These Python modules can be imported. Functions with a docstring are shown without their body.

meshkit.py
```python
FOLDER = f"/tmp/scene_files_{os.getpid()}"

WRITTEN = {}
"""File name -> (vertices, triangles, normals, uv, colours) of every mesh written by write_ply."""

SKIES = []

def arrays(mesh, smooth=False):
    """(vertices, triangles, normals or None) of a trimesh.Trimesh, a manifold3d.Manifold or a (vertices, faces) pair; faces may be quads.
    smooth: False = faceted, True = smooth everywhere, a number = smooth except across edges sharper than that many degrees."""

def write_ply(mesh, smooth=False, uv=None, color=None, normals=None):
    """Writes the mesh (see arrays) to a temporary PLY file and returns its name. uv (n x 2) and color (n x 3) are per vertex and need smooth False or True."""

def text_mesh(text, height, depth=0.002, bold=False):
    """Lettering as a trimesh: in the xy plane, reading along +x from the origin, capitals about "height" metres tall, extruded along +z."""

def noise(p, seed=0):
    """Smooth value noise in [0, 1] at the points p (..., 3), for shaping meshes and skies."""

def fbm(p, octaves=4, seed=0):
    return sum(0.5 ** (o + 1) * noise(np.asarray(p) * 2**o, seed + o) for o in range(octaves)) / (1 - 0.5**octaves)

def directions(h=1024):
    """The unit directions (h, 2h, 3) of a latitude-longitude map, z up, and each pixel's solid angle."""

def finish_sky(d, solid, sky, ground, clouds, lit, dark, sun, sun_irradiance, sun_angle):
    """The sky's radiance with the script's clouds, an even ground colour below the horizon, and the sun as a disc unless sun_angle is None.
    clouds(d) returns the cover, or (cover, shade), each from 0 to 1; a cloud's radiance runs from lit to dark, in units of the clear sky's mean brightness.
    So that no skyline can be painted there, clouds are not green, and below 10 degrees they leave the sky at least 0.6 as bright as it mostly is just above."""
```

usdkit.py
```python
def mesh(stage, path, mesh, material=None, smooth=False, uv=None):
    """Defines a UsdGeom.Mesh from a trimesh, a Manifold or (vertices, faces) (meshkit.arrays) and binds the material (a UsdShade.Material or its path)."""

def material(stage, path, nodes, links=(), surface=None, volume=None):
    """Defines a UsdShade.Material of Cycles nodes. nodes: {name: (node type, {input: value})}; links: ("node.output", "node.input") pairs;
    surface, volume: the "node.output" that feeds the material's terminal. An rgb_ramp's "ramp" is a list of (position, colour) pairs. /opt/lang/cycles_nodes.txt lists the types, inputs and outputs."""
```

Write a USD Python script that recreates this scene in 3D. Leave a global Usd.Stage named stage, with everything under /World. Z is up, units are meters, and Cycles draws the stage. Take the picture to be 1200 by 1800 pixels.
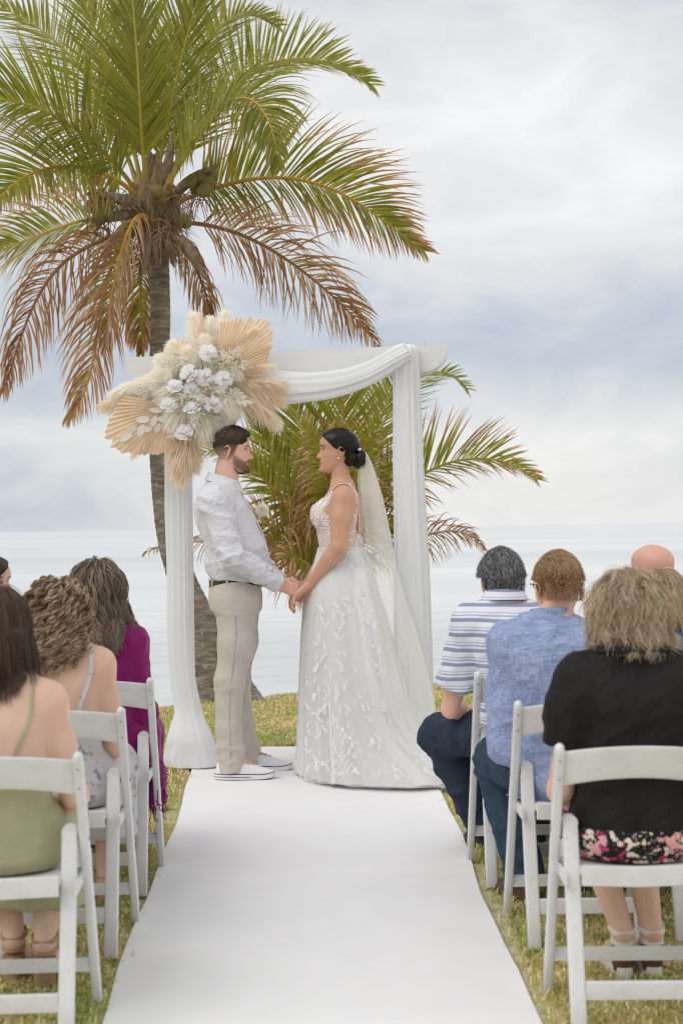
import math
import numpy as np
import trimesh, manifold3d, usdkit, meshkit
from pxr import Usd, UsdGeom, UsdLux, UsdShade, Gf, Sdf, Vt

stage = Usd.Stage.CreateInMemory()
UsdGeom.SetStageUpAxis(stage, 'Z')
UsdGeom.SetStageMetersPerUnit(stage, 1.0)
UsdGeom.Xform.Define(stage, '/World')
stage.SetDefaultPrim(stage.GetPrimAtPath('/World'))
UsdGeom.Scope.Define(stage, '/World/Looks')
PI = math.pi

# ------------------------------------------------------------------ camera
F = 2500.0                                   # focal length in pixels of the 1200 px wide photograph
YAW, PITCH, ROLL = math.radians(1.7), math.radians(0.61), math.radians(0.8)
CAM = np.array([0.0, 0.0, 1.53])
fw = np.array([math.sin(YAW) * math.cos(PITCH), math.cos(YAW) * math.cos(PITCH), math.sin(PITCH)])
hr = np.array([math.cos(YAW), -math.sin(YAW), 0.0])
hv = np.cross(hr, fw)
rt = math.cos(ROLL) * hr - math.sin(ROLL) * hv
up = math.sin(ROLL) * hr + math.cos(ROLL) * hv
cam = UsdGeom.Camera.Define(stage, '/World/camera')
mat = Gf.Matrix4d(*rt, 0, *up, 0, *(-fw), 0, *CAM, 1)
cam.AddTransformOp().Set(mat)
cam.CreateHorizontalApertureAttr(24.0)
cam.CreateVerticalApertureAttr(36.0)
cam.CreateFocalLengthAttr(24.0 * F / 1200.0)
cam.CreateFStopAttr(3.2)
cam.CreateFocusDistanceAttr(7.25)
cam.CreateClippingRangeAttr(Gf.Vec2f(0.1, 30000.0))
cam.CreateExposureAttr(0.50)

# ------------------------------------------------------------------ sky and sun (bright overcast, sun high behind thin cloud)
SUN_AZ, SUN_EL = math.radians(-128.0), math.radians(50.0)      # azimuth from +y towards +x
sun_dir = np.array([math.sin(SUN_AZ) * math.cos(SUN_EL), math.cos(SUN_AZ) * math.cos(SUN_EL), math.sin(SUN_EL)])
dome = UsdLux.DomeLight.Define(stage, '/World/sky')
dome.CreateIntensityAttr(1.0)
usdkit.material(stage, '/World/Looks/sky_material', {
    'sky': ('sky_texture', {'sky_type': 'single_scattering', 'sun_disc': False, 'sun_elevation': SUN_EL, 'sun_rotation': SUN_AZ, 'aerosol_density': 2.0}),
    'tc': ('texture_coordinate', {}),
    'sep': ('separate_xyz', {}),
    'mp': ('mapping', {'mapping_type': 'point', 'scale': (1.0, 1.0, 2.0), 'location': (0.35, 0.1, 0.15)}),
    'n1': ('noise_texture', {'scale': 3.1, 'detail': 7.0, 'roughness': 0.52, 'distortion': 0.25}),
    'n2': ('noise_texture', {'scale': 9.0, 'detail': 6.0, 'roughness': 0.6, 'distortion': 0.5}),
    'mixn': ('math', {'math_type': 'multiply_add', 'value2': 0.75}),
    'band': ('rgb_ramp', {'ramp': [(0.0, (0.56,) * 3), (0.03, (0.54,) * 3), (0.06, (0.50,) * 3), (0.08, (0.33,) * 3), (0.12, (0.14,) * 3), (0.17, (0.34,) * 3), (0.24, (0.52,) * 3), (0.4, (0.56,) * 3), (1.0, (0.56,) * 3)]}),
    'sumb': ('math', {'math_type': 'add'}),
    'shift': ('math', {'math_type': 'subtract', 'value2': 0.83}),
    'con': ('math', {'math_type': 'multiply_add', 'value2': 1.55, 'value3': -0.30, 'use_clamp': True}),
    'shade': ('rgb_ramp', {'ramp': [(0.0, (3.75, 4.15, 4.70)), (0.2, (4.35, 4.68, 5.12)), (0.42, (5.2, 5.36, 5.55)), (0.58, (5.75, 5.78, 5.80)), (0.8, (6.3, 6.28, 6.24)), (1.0, (6.9, 6.85, 6.8))]}),
    'cov': ('mix_color', {'fac': 0.93, 'use_clamp': False}),
    'low': ('map_range', {'from_min': 0.0, 'from_max': 0.10, 'to_min': 1.0, 'to_max': 0.0, 'clamp': True}), 'xx': ('map_range', {'from_min': -0.2, 'from_max': 0.25, 'to_min': -0.20, 'to_max': 0.06, 'clamp': True}), 'lx': ('math', {'math_type': 'multiply_add'}),
    'bg': ('background_shader', {'strength': 0.1}),
}, [('tc.generated', 'mp.vector'), ('mp.vector', 'n1.vector'), ('mp.vector', 'n2.vector'), ('tc.generated', 'sep.vector'),
    ('sep.z', 'band.fac'), ('n2.fac', 'mixn.value1'), ('n1.fac', 'mixn.value3'), ('mixn.value', 'sumb.value1'), ('band.color', 'sumb.value2'),
    ('sep.z', 'low.value'), ('sep.x', 'xx.value'), ('low.result', 'lx.value1'), ('xx.result', 'lx.value2'), ('sumb.value', 'lx.value3'), ('lx.value', 'shift.value1'), ('shift.value', 'con.value1'), ('con.value', 'shade.fac'), ('sky.color', 'cov.a'), ('shade.color', 'cov.b'), ('cov.result', 'bg.color')], surface='bg.background')
UsdShade.MaterialBindingAPI.Apply(dome.GetPrim()).Bind(UsdShade.Material.Get(stage, '/World/Looks/sky_material'))
dome.GetPrim().SetCustomDataByKey('kind', 'structure')
sun = UsdLux.DistantLight.Define(stage, '/World/sun')
sun.CreateIntensityAttr(0.22)
sun.CreateAngleAttr(42.0)
sun.CreateColorAttr(Gf.Vec3f(1.0, 0.975, 0.94))
sun.CreateNormalizeAttr(True)
zx = np.cross([0, 0, 1.0], sun_dir); zx /= np.linalg.norm(zx)
zy = np.cross(sun_dir, zx)
sun.AddTransformOp().Set(Gf.Matrix4d(*zx, 0, *zy, 0, *sun_dir, 0, 0, 0, 30, 1))


# ------------------------------------------------------------------ places
def P(px, py, d):
    """the point seen at a pixel of the photograph, d metres in front of the camera"""
    return CAM + d * (fw + (px - 600.0) / F * rt + (900.0 - py) / F * up)


def lawn_edge(x):
    return 10.65 + 1.5 * np.tanh(np.asarray(x) / 2.2) + 0.12 * np.sin(np.asarray(x) * 2.3 + 1)


def gz(x, y):
    """height of the ground: a lawn that rises gently to the arch, then a bank down to the beach"""
    x, y = np.asarray(x, float), np.asarray(y, float)
    z = 0.033 * np.minimum(y, 7.6)
    t = np.clip((y - 7.6) / 1.0, 0, 1)
    z = z + 0.033 * (t - 0.5 * t * t)
    z = z + 0.012 * (meshkit.fbm(np.stack([x * 1.3, y * 1.3, 0 * x], -1), 3, 5) - 0.5) * np.clip((y - 1) / 2, 0, 1)
    s = np.clip((y - lawn_edge(x)) / 2.6, 0, 1)
    z = z - 0.95 * s * s * (3 - 2 * s) * 1.0
    b = np.clip((y - lawn_edge(x) - 2.6) / 30.0, 0, 1)
    return z - 1.5 * b


def G(px, py):
    d = fw + (px - 600.0) / F * rt + (900.0 - py) / F * up
    t = 7.0
    for _ in range(40):
        p = CAM + t * d
        t += (p[2] - float(gz(p[0], p[1]))) / -d[2] * 0.8
    return CAM + t * d


# ------------------------------------------------------------------ writing helpers
used = {}
CD = Sdf.ValueTypeNames.Color3fArray


def numbered(path):
    n = used.get(path, -1) + 1
    used[path] = n
    return path if n == 0 else f'{path}_{n:03d}'


def tag(prim, label=None, category=None, group=None, kind=None):
    for k, v in (('label', label), ('category', category), ('group', group), ('kind', kind)):
        if v:
            prim.SetCustomDataByKey(k, v)
    return prim


def thing(name, label, category, loc=(0, 0, 0), rotz=0.0, group=None, scale=1.0):
    x = UsdGeom.Xform.Define(stage, numbered('/World/' + name))
    x.AddTranslateOp().Set(Gf.Vec3d(*map(float, loc)))
    x.AddRotateZOp().Set(math.degrees(rotz))
    if scale != 1.0:
        x.AddScaleOp().Set(Gf.Vec3f(scale, scale, scale))
    return tag(x.GetPrim(), label, category, group)


def obj(name, mesh, material, parent=None, smooth=False, cd=None, kind=None, label=None):
    base = str(parent.GetPath()) if parent is not None else '/World'
    path = numbered(base + '/' + name)
    m = usdkit.mesh(stage, path, mesh, material if not isinstance(material, str) else '/World/Looks/' + material, smooth)
    if cd is not None:
        UsdGeom.PrimvarsAPI(m).CreatePrimvar('Cd', CD, 'vertex').Set(Vt.Vec3fArray.FromNumpy(np.asarray(cd, np.float32)))
    return tag(m.GetPrim(), label, None, None, kind)


def curves(name, pts, widths, material, parent=None, cd=None, kind=None, label=None):
    """pts (n, k, 3); widths: a number, (k,) or (n, k)"""
    base = str(parent.GetPath()) if parent is not None else '/World'
    path = numbered(base + '/' + name)
    n, k = pts.shape[:2]
    c = UsdGeom.BasisCurves.Define(stage, path)
    c.CreateTypeAttr('linear')
    c.CreatePointsAttr(Vt.Vec3fArray.FromNumpy(np.ascontiguousarray(pts.reshape(-1, 3), np.float32)))
    c.CreateCurveVertexCountsAttr(Vt.IntArray.FromNumpy(np.full(n, k, np.int32)))
    w = np.broadcast_to(np.asarray(widths, np.float32), (n, k)).reshape(-1)
    c.CreateWidthsAttr(Vt.FloatArray.FromNumpy(np.ascontiguousarray(w)))
    c.SetWidthsInterpolation('vertex')
    mt = UsdShade.Material.Get(stage, '/World/Looks/' + material)
    UsdShade.MaterialBindingAPI.Apply(c.GetPrim()).Bind(mt)
    return tag(c.GetPrim(), label, None, None, kind)


def copy_of(proto, loc, rotz, label, group=None):
    was = proto.GetCustomData()
    r = thing(proto.GetName(), label, was['category'], loc, rotz, group or was.get('group'))
    r.GetReferences().AddInternalReference(proto.GetPath())
    r.SetInstanceable(True)
    return r


# ------------------------------------------------------------------ materials
def mat_basic(name, col, rough=0.6, col2=None, scale=12.0, detail=4.0, bump=0.0, bscale=150.0, stretch=(1, 1, 1), sheen=0.0, spec=0.3, sss=0.0, sssr=(1, 0.3, 0.15), cd=False, trans=0.0, transcol=None, ramp=(0.35, 0.65), metal=0.0, crumple=0.0, cscale=16.0):
    nodes = {'tc': ('texture_coordinate', {}), 'mp': ('mapping', {'mapping_type': 'point', 'scale': stretch}),
             'n': ('noise_texture', {'scale': scale, 'detail': detail, 'roughness': 0.6}),
             'r': ('rgb_ramp', {'ramp': [(ramp[0], col), (ramp[1], col2 if col2 is not None else tuple(0.86 * c for c in col))]}),
             'p': ('principled_bsdf', {'roughness': rough, 'specular_ior_level': spec, 'sheen_weight': sheen, 'metallic': metal, 'subsurface_weight': sss, 'subsurface_radius': sssr, 'subsurface_scale': 0.006})}
    links = [('tc.object', 'mp.vector'), ('mp.vector', 'n.vector'), ('n.fac', 'r.fac')]
    src = 'r.color'
    if cd:
        nodes['at'] = ('attribute', {'attribute': 'Cd'})
        nodes['mul'] = ('mix_color', {'blend_type': 'multiply', 'fac': 1.0})
        links += [('at.color', 'mul.a'), ('r.color', 'mul.b')]
        src = 'mul.result'
    links.append((src, 'p.base_color'))
    if bump:
        nodes['bn'] = ('noise_texture', {'scale': bscale, 'detail': 3.0})
        nodes['b'] = ('bump', {'strength': bump, 'distance': 0.004})
        links += [('mp.vector', 'bn.vector'), ('bn.fac', 'b.height'), ('b.normal', 'p.normal')]
    if crumple:
        nodes['cn'] = ('noise_texture', {'scale': cscale, 'detail': 3.0, 'roughness': 0.45, 'distortion': 1.6})
        nodes['ca'] = ('math', {'math_type': 'subtract', 'value2': 0.5}); nodes['cb'] = ('math', {'math_type': 'absolute'}); nodes['cc'] = ('math', {'math_type': 'power', 'value2': 0.6})
        nodes['cbump'] = ('bump', {'strength': crumple, 'distance': 0.02, 'invert': True})
        links += [('mp.vector', 'cn.vector'), ('cn.fac', 'ca.value1'), ('ca.value', 'cb.value1'), ('cb.value', 'cc.value1'), ('cc.value', 'cbump.height')]
        if bump:
            links += [('b.normal', 'cbump.normal')]
            links.remove(('b.normal', 'p.normal'))
        links.append(('cbump.normal', 'p.normal'))
    surface = 'p.BSDF'
    if trans:
        nodes['tr'] = ('translucent_bsdf', {})
        nodes['mx'] = ('mix_closure', {'fac': trans})
        links += [(src, 'tr.color'), ('p.BSDF', 'mx.closure1'), ('tr.BSDF', 'mx.closure2')]
        surface = 'mx.closure'
    usdkit.material(stage, '/World/Looks/' + name, nodes, links, surface=surface)
    return name


def mat_sheer(name, col, opacity, scale=400.0):
    """tulle: part cloth that scatters and lets light through, part nothing between the threads"""
    usdkit.material(stage, '/World/Looks/' + name, {
        'd': ('diffuse_bsdf', {'color': col}), 't': ('translucent_bsdf', {'color': col}), 'dt': ('mix_closure', {'fac': 0.45}),
        'c': ('transparent_bsdf', {'color': (1, 1, 1)}), 'lw': ('layer_weight', {'blend': 0.35}),
        'f': ('math', {'math_type': 'multiply_add', 'value2': 0.55, 'value3': opacity, 'use_clamp': True}), 'm': ('mix_closure', {}),
    }, [('d.BSDF', 'dt.closure1'), ('t.BSDF', 'dt.closure2'), ('lw.facing', 'f.value1'), ('f.value', 'm.fac'), ('c.BSDF', 'm.closure1'), ('dt.closure', 'm.closure2')], surface='m.closure')
    return name


rng = np.random.default_rng(7)


def unit(v):
    v = np.asarray(v, float)
    return v / (np.linalg.norm(v, axis=-1, keepdims=True) + 1e-12)


def box(lo, hi):
    m = trimesh.creation.box(np.subtract(hi, lo)); m.apply_translation(np.add(lo, hi) / 2.0)
    return m


def rounded_bar(points, w, h, r=0.006, side=(1, 0, 0)):
    """a bar of rounded rectangular section (w along side, h across) along a polyline"""
    pts = np.asarray(points, float)
    t = np.gradient(pts, axis=0); t = unit(t)
    s = unit(np.broadcast_to(np.asarray(side, float), t.shape) - t * (t @ np.asarray(side, float))[:, None])
    n = np.cross(t, s)
    prof = []
    for cx, cy, a0 in ((w / 2 - r, h / 2 - r, 0), (-w / 2 + r, h / 2 - r, 90), (-w / 2 + r, -h / 2 + r, 180), (w / 2 - r, -h / 2 + r, 270)):
        for a in (0, 45, 90):
            prof.append((cx + r * math.cos(math.radians(a0 + a)), cy + r * math.sin(math.radians(a0 + a))))
    prof = np.array(prof)
    return loft(pts[:, None] + prof[None, :, :1] * s[:, None] + prof[None, :, 1:] * n[:, None])


def loft(rings, closed=True, caps=True):
    """(n, k, 3) rings -> a closed skin"""
    rings = np.asarray(rings, float)
    n, k = rings.shape[:2]
    i, j = np.meshgrid(np.arange(n - 1), np.arange(k if closed else k - 1), indexing='ij')
    a, b = i * k + j, i * k + (j + 1) % k
    c, d = b + k, a + k
    f = np.concatenate([np.stack([a, b, c], -1).reshape(-1, 3), np.stack([a, c, d], -1).reshape(-1, 3)])
    v = rings.reshape(-1, 3)
    if caps and closed:
        v = np.vstack([v, rings[0].mean(0), rings[-1].mean(0)])
        q = np.arange(k)
        f = np.vstack([f, np.stack([np.full(k, n * k), (q + 1) % k, q], 1), np.stack([np.full(k, n * k + 1), (n - 1) * k + q, (n - 1) * k + (q + 1) % k], 1)])
    m = trimesh.Trimesh(v, f, process=False)
    return m


def tube(pts, r, sides=8):
    pts = np.asarray(pts, float)
    t = unit(np.gradient(pts, axis=0))
    ref = np.array([0.31, 0.17, 0.93]) if abs(t[:, 2]).mean() < 0.8 else np.array([1.0, 0.1, 0.05])
    a = unit(np.cross(t, ref)); b = np.cross(t, a)
    ang = np.linspace(0, 2 * PI, sides, endpoint=False)
    rr = np.broadcast_to(np.asarray(r, float), (len(pts),))
    return loft(pts[:, None] + rr[:, None, None] * (np.cos(ang)[None, :, None] * a[:, None] + np.sin(ang)[None, :, None] * b[:, None]))


def spline(ctrl, n):
    """a smooth curve through the control points"""
    from scipy.interpolate import CubicSpline, PchipInterpolator
    c = np.asarray(ctrl, float)
    s = np.concatenate([[0], np.cumsum(np.linalg.norm(np.diff(c, axis=0), axis=1))]) if c.ndim > 1 else np.arange(len(c))
    return CubicSpline(s, c)(np.linspace(0, s[-1], n))


cat = trimesh.util.concatenate
# ------------------------------------------------------------------ ground, sea
usdkit.material(stage, '/World/Looks/lawn_material', {
    'g': ('geometry', {}), 'sp': ('separate_xyz', {}),
    'n1': ('noise_texture', {'scale': 1.6, 'detail': 5.0, 'roughness': 0.65}), 'n2': ('noise_texture', {'scale': 26.0, 'detail': 5.0, 'roughness': 0.7}), 'n3': ('noise_texture', {'scale': 160.0, 'detail': 2.0}),
    'r1': ('rgb_ramp', {'ramp': [(0.3, (0.48, 0.41, 0.27)), (0.45, (0.66, 0.58, 0.42)), (0.52, (0.54, 0.50, 0.25)), (0.62, (0.42, 0.43, 0.16)), (0.75, (0.70, 0.62, 0.46))]}),
    'a': ('math', {'math_type': 'multiply_add', 'value2': 0.55}), 'sc': ('math', {'math_type': 'multiply', 'value2': 0.66}),
    'r3': ('rgb_ramp', {'ramp': [(0.3, (0.55,) * 3), (0.7, (1.15,) * 3)]}), 'mul': ('mix_color', {'blend_type': 'multiply', 'fac': 1.0}),
    'sand': ('rgb_ramp', {'ramp': [(0.35, (0.52, 0.44, 0.33)), (0.65, (0.62, 0.54, 0.42))]}),
    'zr': ('map_range', {'from_min': 0.02, 'from_max': 0.17, 'to_min': 1.0, 'to_max': 0.0, 'clamp': True}), 'yr': ('map_range', {'from_min': 9.0, 'from_max': 9.3, 'to_min': 0.0, 'to_max': 1.0, 'clamp': True}),
    'ml': ('math', {'math_type': 'multiply'}), 'mx': ('mix_color', {}),
    'b': ('bump', {'strength': 0.7, 'distance': 0.02}), 'p': ('principled_bsdf', {'roughness': 0.95, 'specular_ior_level': 0.1})},
    [('g.position', 'n1.vector'), ('g.position', 'n2.vector'), ('g.position', 'n3.vector'), ('g.position', 'sp.vector'), ('n1.fac', 'a.value1'), ('n2.fac', 'a.value3'), ('a.value', 'sc.value1'), ('sc.value', 'r1.fac'), ('n3.fac', 'r3.fac'),
     ('r1.color', 'mul.a'), ('r3.color', 'mul.b'), ('n2.fac', 'sand.fac'), ('sp.z', 'zr.value'), ('sp.y', 'yr.value'), ('zr.result', 'ml.value1'), ('yr.result', 'ml.value2'), ('ml.value', 'mx.fac'), ('mul.result', 'mx.a'), ('sand.color', 'mx.b'),
     ('n2.fac', 'b.height'), ('b.normal', 'p.normal'), ('mx.result', 'p.base_color')], surface='p.BSDF')
xs = np.unique(np.concatenate([np.linspace(-60, -8, 14), np.linspace(-8, 8, 161), np.linspace(8, 60, 14)]))
ys = np.unique(np.concatenate([np.linspace(-40, 1, 14), np.linspace(1, 16, 151), np.linspace(16, 60, 24)]))
X, Y = np.meshgrid(xs, ys, indexing='ij')
gv = np.stack([X, Y, gz(X, Y)], -1)
ground = loft(gv, closed=False, caps=False); ground.invert()
if ground.face_normals[0][2] < 0:
    ground.invert()
tag(obj('ground', ground, 'lawn_material', smooth=True), kind='structure')

usdkit.material(stage, '/World/Looks/sea_material', {
    'g': ('geometry', {}), 'm1': ('mapping', {'mapping_type': 'point', 'scale': (0.32, 1.0, 1.0)}), 'm2': ('mapping', {'mapping_type': 'point', 'scale': (0.012, 0.05, 1.0)}), 'sp': ('separate_xyz', {}),
    'w1': ('noise_texture', {'scale': 1.5, 'detail': 5.0, 'roughness': 0.6}), 'w2': ('noise_texture', {'scale': 0.35, 'detail': 3.0}), 'ws': ('math', {'math_type': 'multiply_add', 'value2': 2.2}),
    'b': ('bump', {'strength': 1.0, 'distance': 0.10}),
    'n': ('noise_texture', {'scale': 1.0, 'detail': 4.0}), 'r': ('rgb_ramp', {'ramp': [(0.32, (0.58, 0.60, 0.595)), (0.5, (0.68, 0.695, 0.685)), (0.68, (0.77, 0.775, 0.76))]}),
    'p': ('principled_bsdf', {'roughness': 0.22, 'ior': 1.333, 'specular_ior_level': 0.5})},
    [('g.position', 'm1.vector'), ('g.position', 'm2.vector'), ('m1.vector', 'w1.vector'), ('m1.vector', 'w2.vector'), ('w2.fac', 'ws.value1'), ('w1.fac', 'ws.value3'), ('ws.value', 'b.height'), ('b.normal', 'p.normal'),
     ('m2.vector', 'n.vector'), ('n.fac', 'r.fac'), ('r.color', 'p.base_color')], surface='p.BSDF')
SEA = -0.72
xs = np.concatenate([-np.geomspace(9000, 40, 14), np.linspace(-30, 30, 121), np.geomspace(40, 9000, 14)])
ys = np.concatenate([np.linspace(11.5, 40, 130), np.geomspace(42, 12000, 40)])
X, Y = np.meshgrid(xs, ys, indexing='ij')
near = np.clip(1 - (Y - 20) / 40.0, 0, 1)
Z = SEA + near * (0.10 * np.sin(Y * 2.1 + 0.25 * X + 2.0 * meshkit.noise(np.stack([X * 0.25, Y * 0.2, 0 * X], -1), 3)) ** 3 + 0.05 * (meshkit.fbm(np.stack([X * 0.5, Y * 1.6, 0 * X], -1), 3, 2) - 0.5))
sea = loft(np.stack([X, Y, Z], -1), closed=False, caps=False)
if sea.face_normals[0][2] < 0:
    sea.invert()
tag(obj('sea', sea, 'sea_material', smooth=True), kind='structure')

# ------------------------------------------------------------------ grass blades: short dry lawn, one mass that nobody could count
usdkit.material(stage, '/World/Looks/grass_material', {
    'at': ('attribute', {'attribute': 'Cd'}), 'g': ('geometry', {}), 'n': ('noise_texture', {'scale': 2.4, 'detail': 5.0, 'roughness': 0.7}), 'r': ('rgb_ramp', {'ramp': [(0.36, (1.45, 1.3, 1.3)), (0.5, (1.2, 1.18, 1.12)), (0.64, (0.95, 1.12, 0.75))]}),
    'mul': ('mix_color', {'blend_type': 'multiply', 'fac': 1.0, 'use_clamp': False}), 'p': ('principled_bsdf', {'roughness': 0.7, 'specular_ior_level': 0.2}), 't': ('translucent_bsdf', {}), 'm': ('mix_closure', {'fac': 0.4})},
    [('at.color', 'mul.a'), ('g.position', 'n.vector'), ('n.fac', 'r.fac'), ('r.color', 'mul.b'), ('mul.result', 'p.base_color'), ('mul.result', 't.color'), ('p.BSDF', 'm.closure1'), ('t.BSDF', 'm.closure2')], surface='m.closure')


def grass_tuft(seed, nb=14):
    g = np.random.default_rng(seed)
    V, Fc, C = [], [], []
    for _ in range(nb):
        b = np.array([*(g.normal(0, 0.022, 2)), 0.0]); a = g.uniform(0, 2 * PI); lean = g.uniform(0.3, 1.5); L = g.uniform(0.018, 0.045); w = g.uniform(0.0012, 0.0028)
        d = np.array([math.cos(a), math.sin(a), 0]); s = np.array([-d[1], d[0], 0]) * w
        m = b + d * L * 0.35 * lean + [0, 0, L * 0.62]; t = b + d * L * 0.95 * lean + [0, 0, L * max(0.25, 1 - 0.55 * lean)]
        o = len(V)
        V += [b - s, b + s, m - s * 0.8, m + s * 0.8, t]
        Fc += [(o, o + 1, o + 3), (o, o + 3, o + 2), (o + 2, o + 3, o + 4)]
        k = g.random()
        c = np.array([0.38, 0.40, 0.12]) if k < 0.32 else np.array([0.58, 0.55, 0.24]) if k < 0.60 else np.array([0.80, 0.71, 0.51]) if k < 0.94 else np.array([0.30, 0.19, 0.10])
        C += [c * g.uniform(0.75, 1.2)] * 5
    return trimesh.Trimesh(np.array(V), np.array(Fc), process=False), np.array(C)


inst = UsdGeom.PointInstancer.Define(stage, '/World/grass')
tag(inst.GetPrim(), 'short dry green and straw coloured grass of the lawn', 'grass', kind='stuff')
for k in range(7):
    tm, tc = grass_tuft(100 + k)
    pr = obj('tuft', tm, 'grass_material', inst.GetPrim(), cd=tc)
    inst.CreatePrototypesRel().AddTarget(pr.GetPath())
gr = np.random.default_rng(11)
N = 150000
gy = 3.3 + (12.4 - 3.3) * gr.random(N) ** 1.25
gx = (0.06 + 0.03 * gy) + (gr.random(N) * 2 - 1) * (0.27 * gy + 0.55)
keep = (gy < lawn_edge(gx) + 0.1) & ~((gx > -0.625) & (gx < 0.715) & (gy < 8.22))
gx, gy = gx[keep], gy[keep]
dens = meshkit.fbm(np.stack([gx * 2.2, gy * 2.2, 0 * gx], -1), 4, 9)
keep = gr.random(len(gx)) < np.clip((dens - 0.30) * 4.2, 0.22, 1)
gx, gy = gx[keep], gy[keep]
n = len(gx)
inst.CreatePositionsAttr(Vt.Vec3fArray.FromNumpy(np.stack([gx, gy, gz(gx, gy) - 0.001], 1).astype(np.float32)))
inst.CreateProtoIndicesAttr(Vt.IntArray.FromNumpy(gr.integers(0, 7, n).astype(np.int32)))
ang = gr.random(n) * 2 * PI
q = np.zeros((n, 4), np.float32)
inst.CreateOrientationsAttr(Vt.QuathArray([Gf.Quath(float(math.cos(a / 2)), 0, 0, float(math.sin(a / 2))) for a in ang]))
sc = (0.55 + 0.65 * gr.random(n)).astype(np.float32)
inst.CreateScalesAttr(Vt.Vec3fArray.FromNumpy(np.stack([sc, sc, sc], 1)))

# ------------------------------------------------------------------ aisle carpet
mat_basic('carpet_material', (0.85, 0.845, 0.845), 0.9, (0.82, 0.815, 0.815), scale=5.0, detail=8, bump=0.35, bscale=420.0, sheen=0.1, spec=0.1)
us = np.linspace(0, 1, 41); vs = np.linspace(1.5, 8.12, 180)
U, V = np.meshgrid(us, vs, indexing='ij')
wl = -0.575 + 0.009 * np.sin(V * 2.2 + 0.5) + 0.004 * np.sin(V * 5.1)
wr = 0.66 + 0.013 * np.sin(V * 1.9 + 2.0) + 0.005 * np.sin(V * 4.3 + 1)
Xc = wl + (wr - wl) * U
Yc = V + 0.03 * np.sin(U * 3) * (V > 8)
rip = meshkit.fbm(np.stack([Xc * 2.5, Yc * 1.2, 0 * Xc], -1), 3, 4) - 0.5
Zc = gz(Xc, Yc) + 0.011 + 0.014 * rip + 0.0035 * (1 - np.abs(2 * meshkit.noise(np.stack([Xc * 1.1 + 0.4 * Yc, Yc * 2.6, 0 * Xc], -1), 21) - 1)) ** 6 + 0.006 * np.exp(-((U - 0.0) / 0.03) ** 2) * np.sin(Yc * 6) ** 2 + 0.006 * np.exp(-((U - 1) / 0.03) ** 2) * np.sin(Yc * 5.2 + 1) ** 2
top = np.stack([Xc, Yc, Zc], -1)
bot = top - [0, 0, 0.006]
ringz = np.concatenate([top, bot[::-1]], 0).transpose(1, 0, 2)
carpet = loft(ringz)
if carpet.volume < 0:
    carpet.invert()
tag(obj('aisle_carpet', carpet, 'carpet_material', smooth=40), 'long white carpet runner laid along the grass aisle to the arch', 'carpet')
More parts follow.
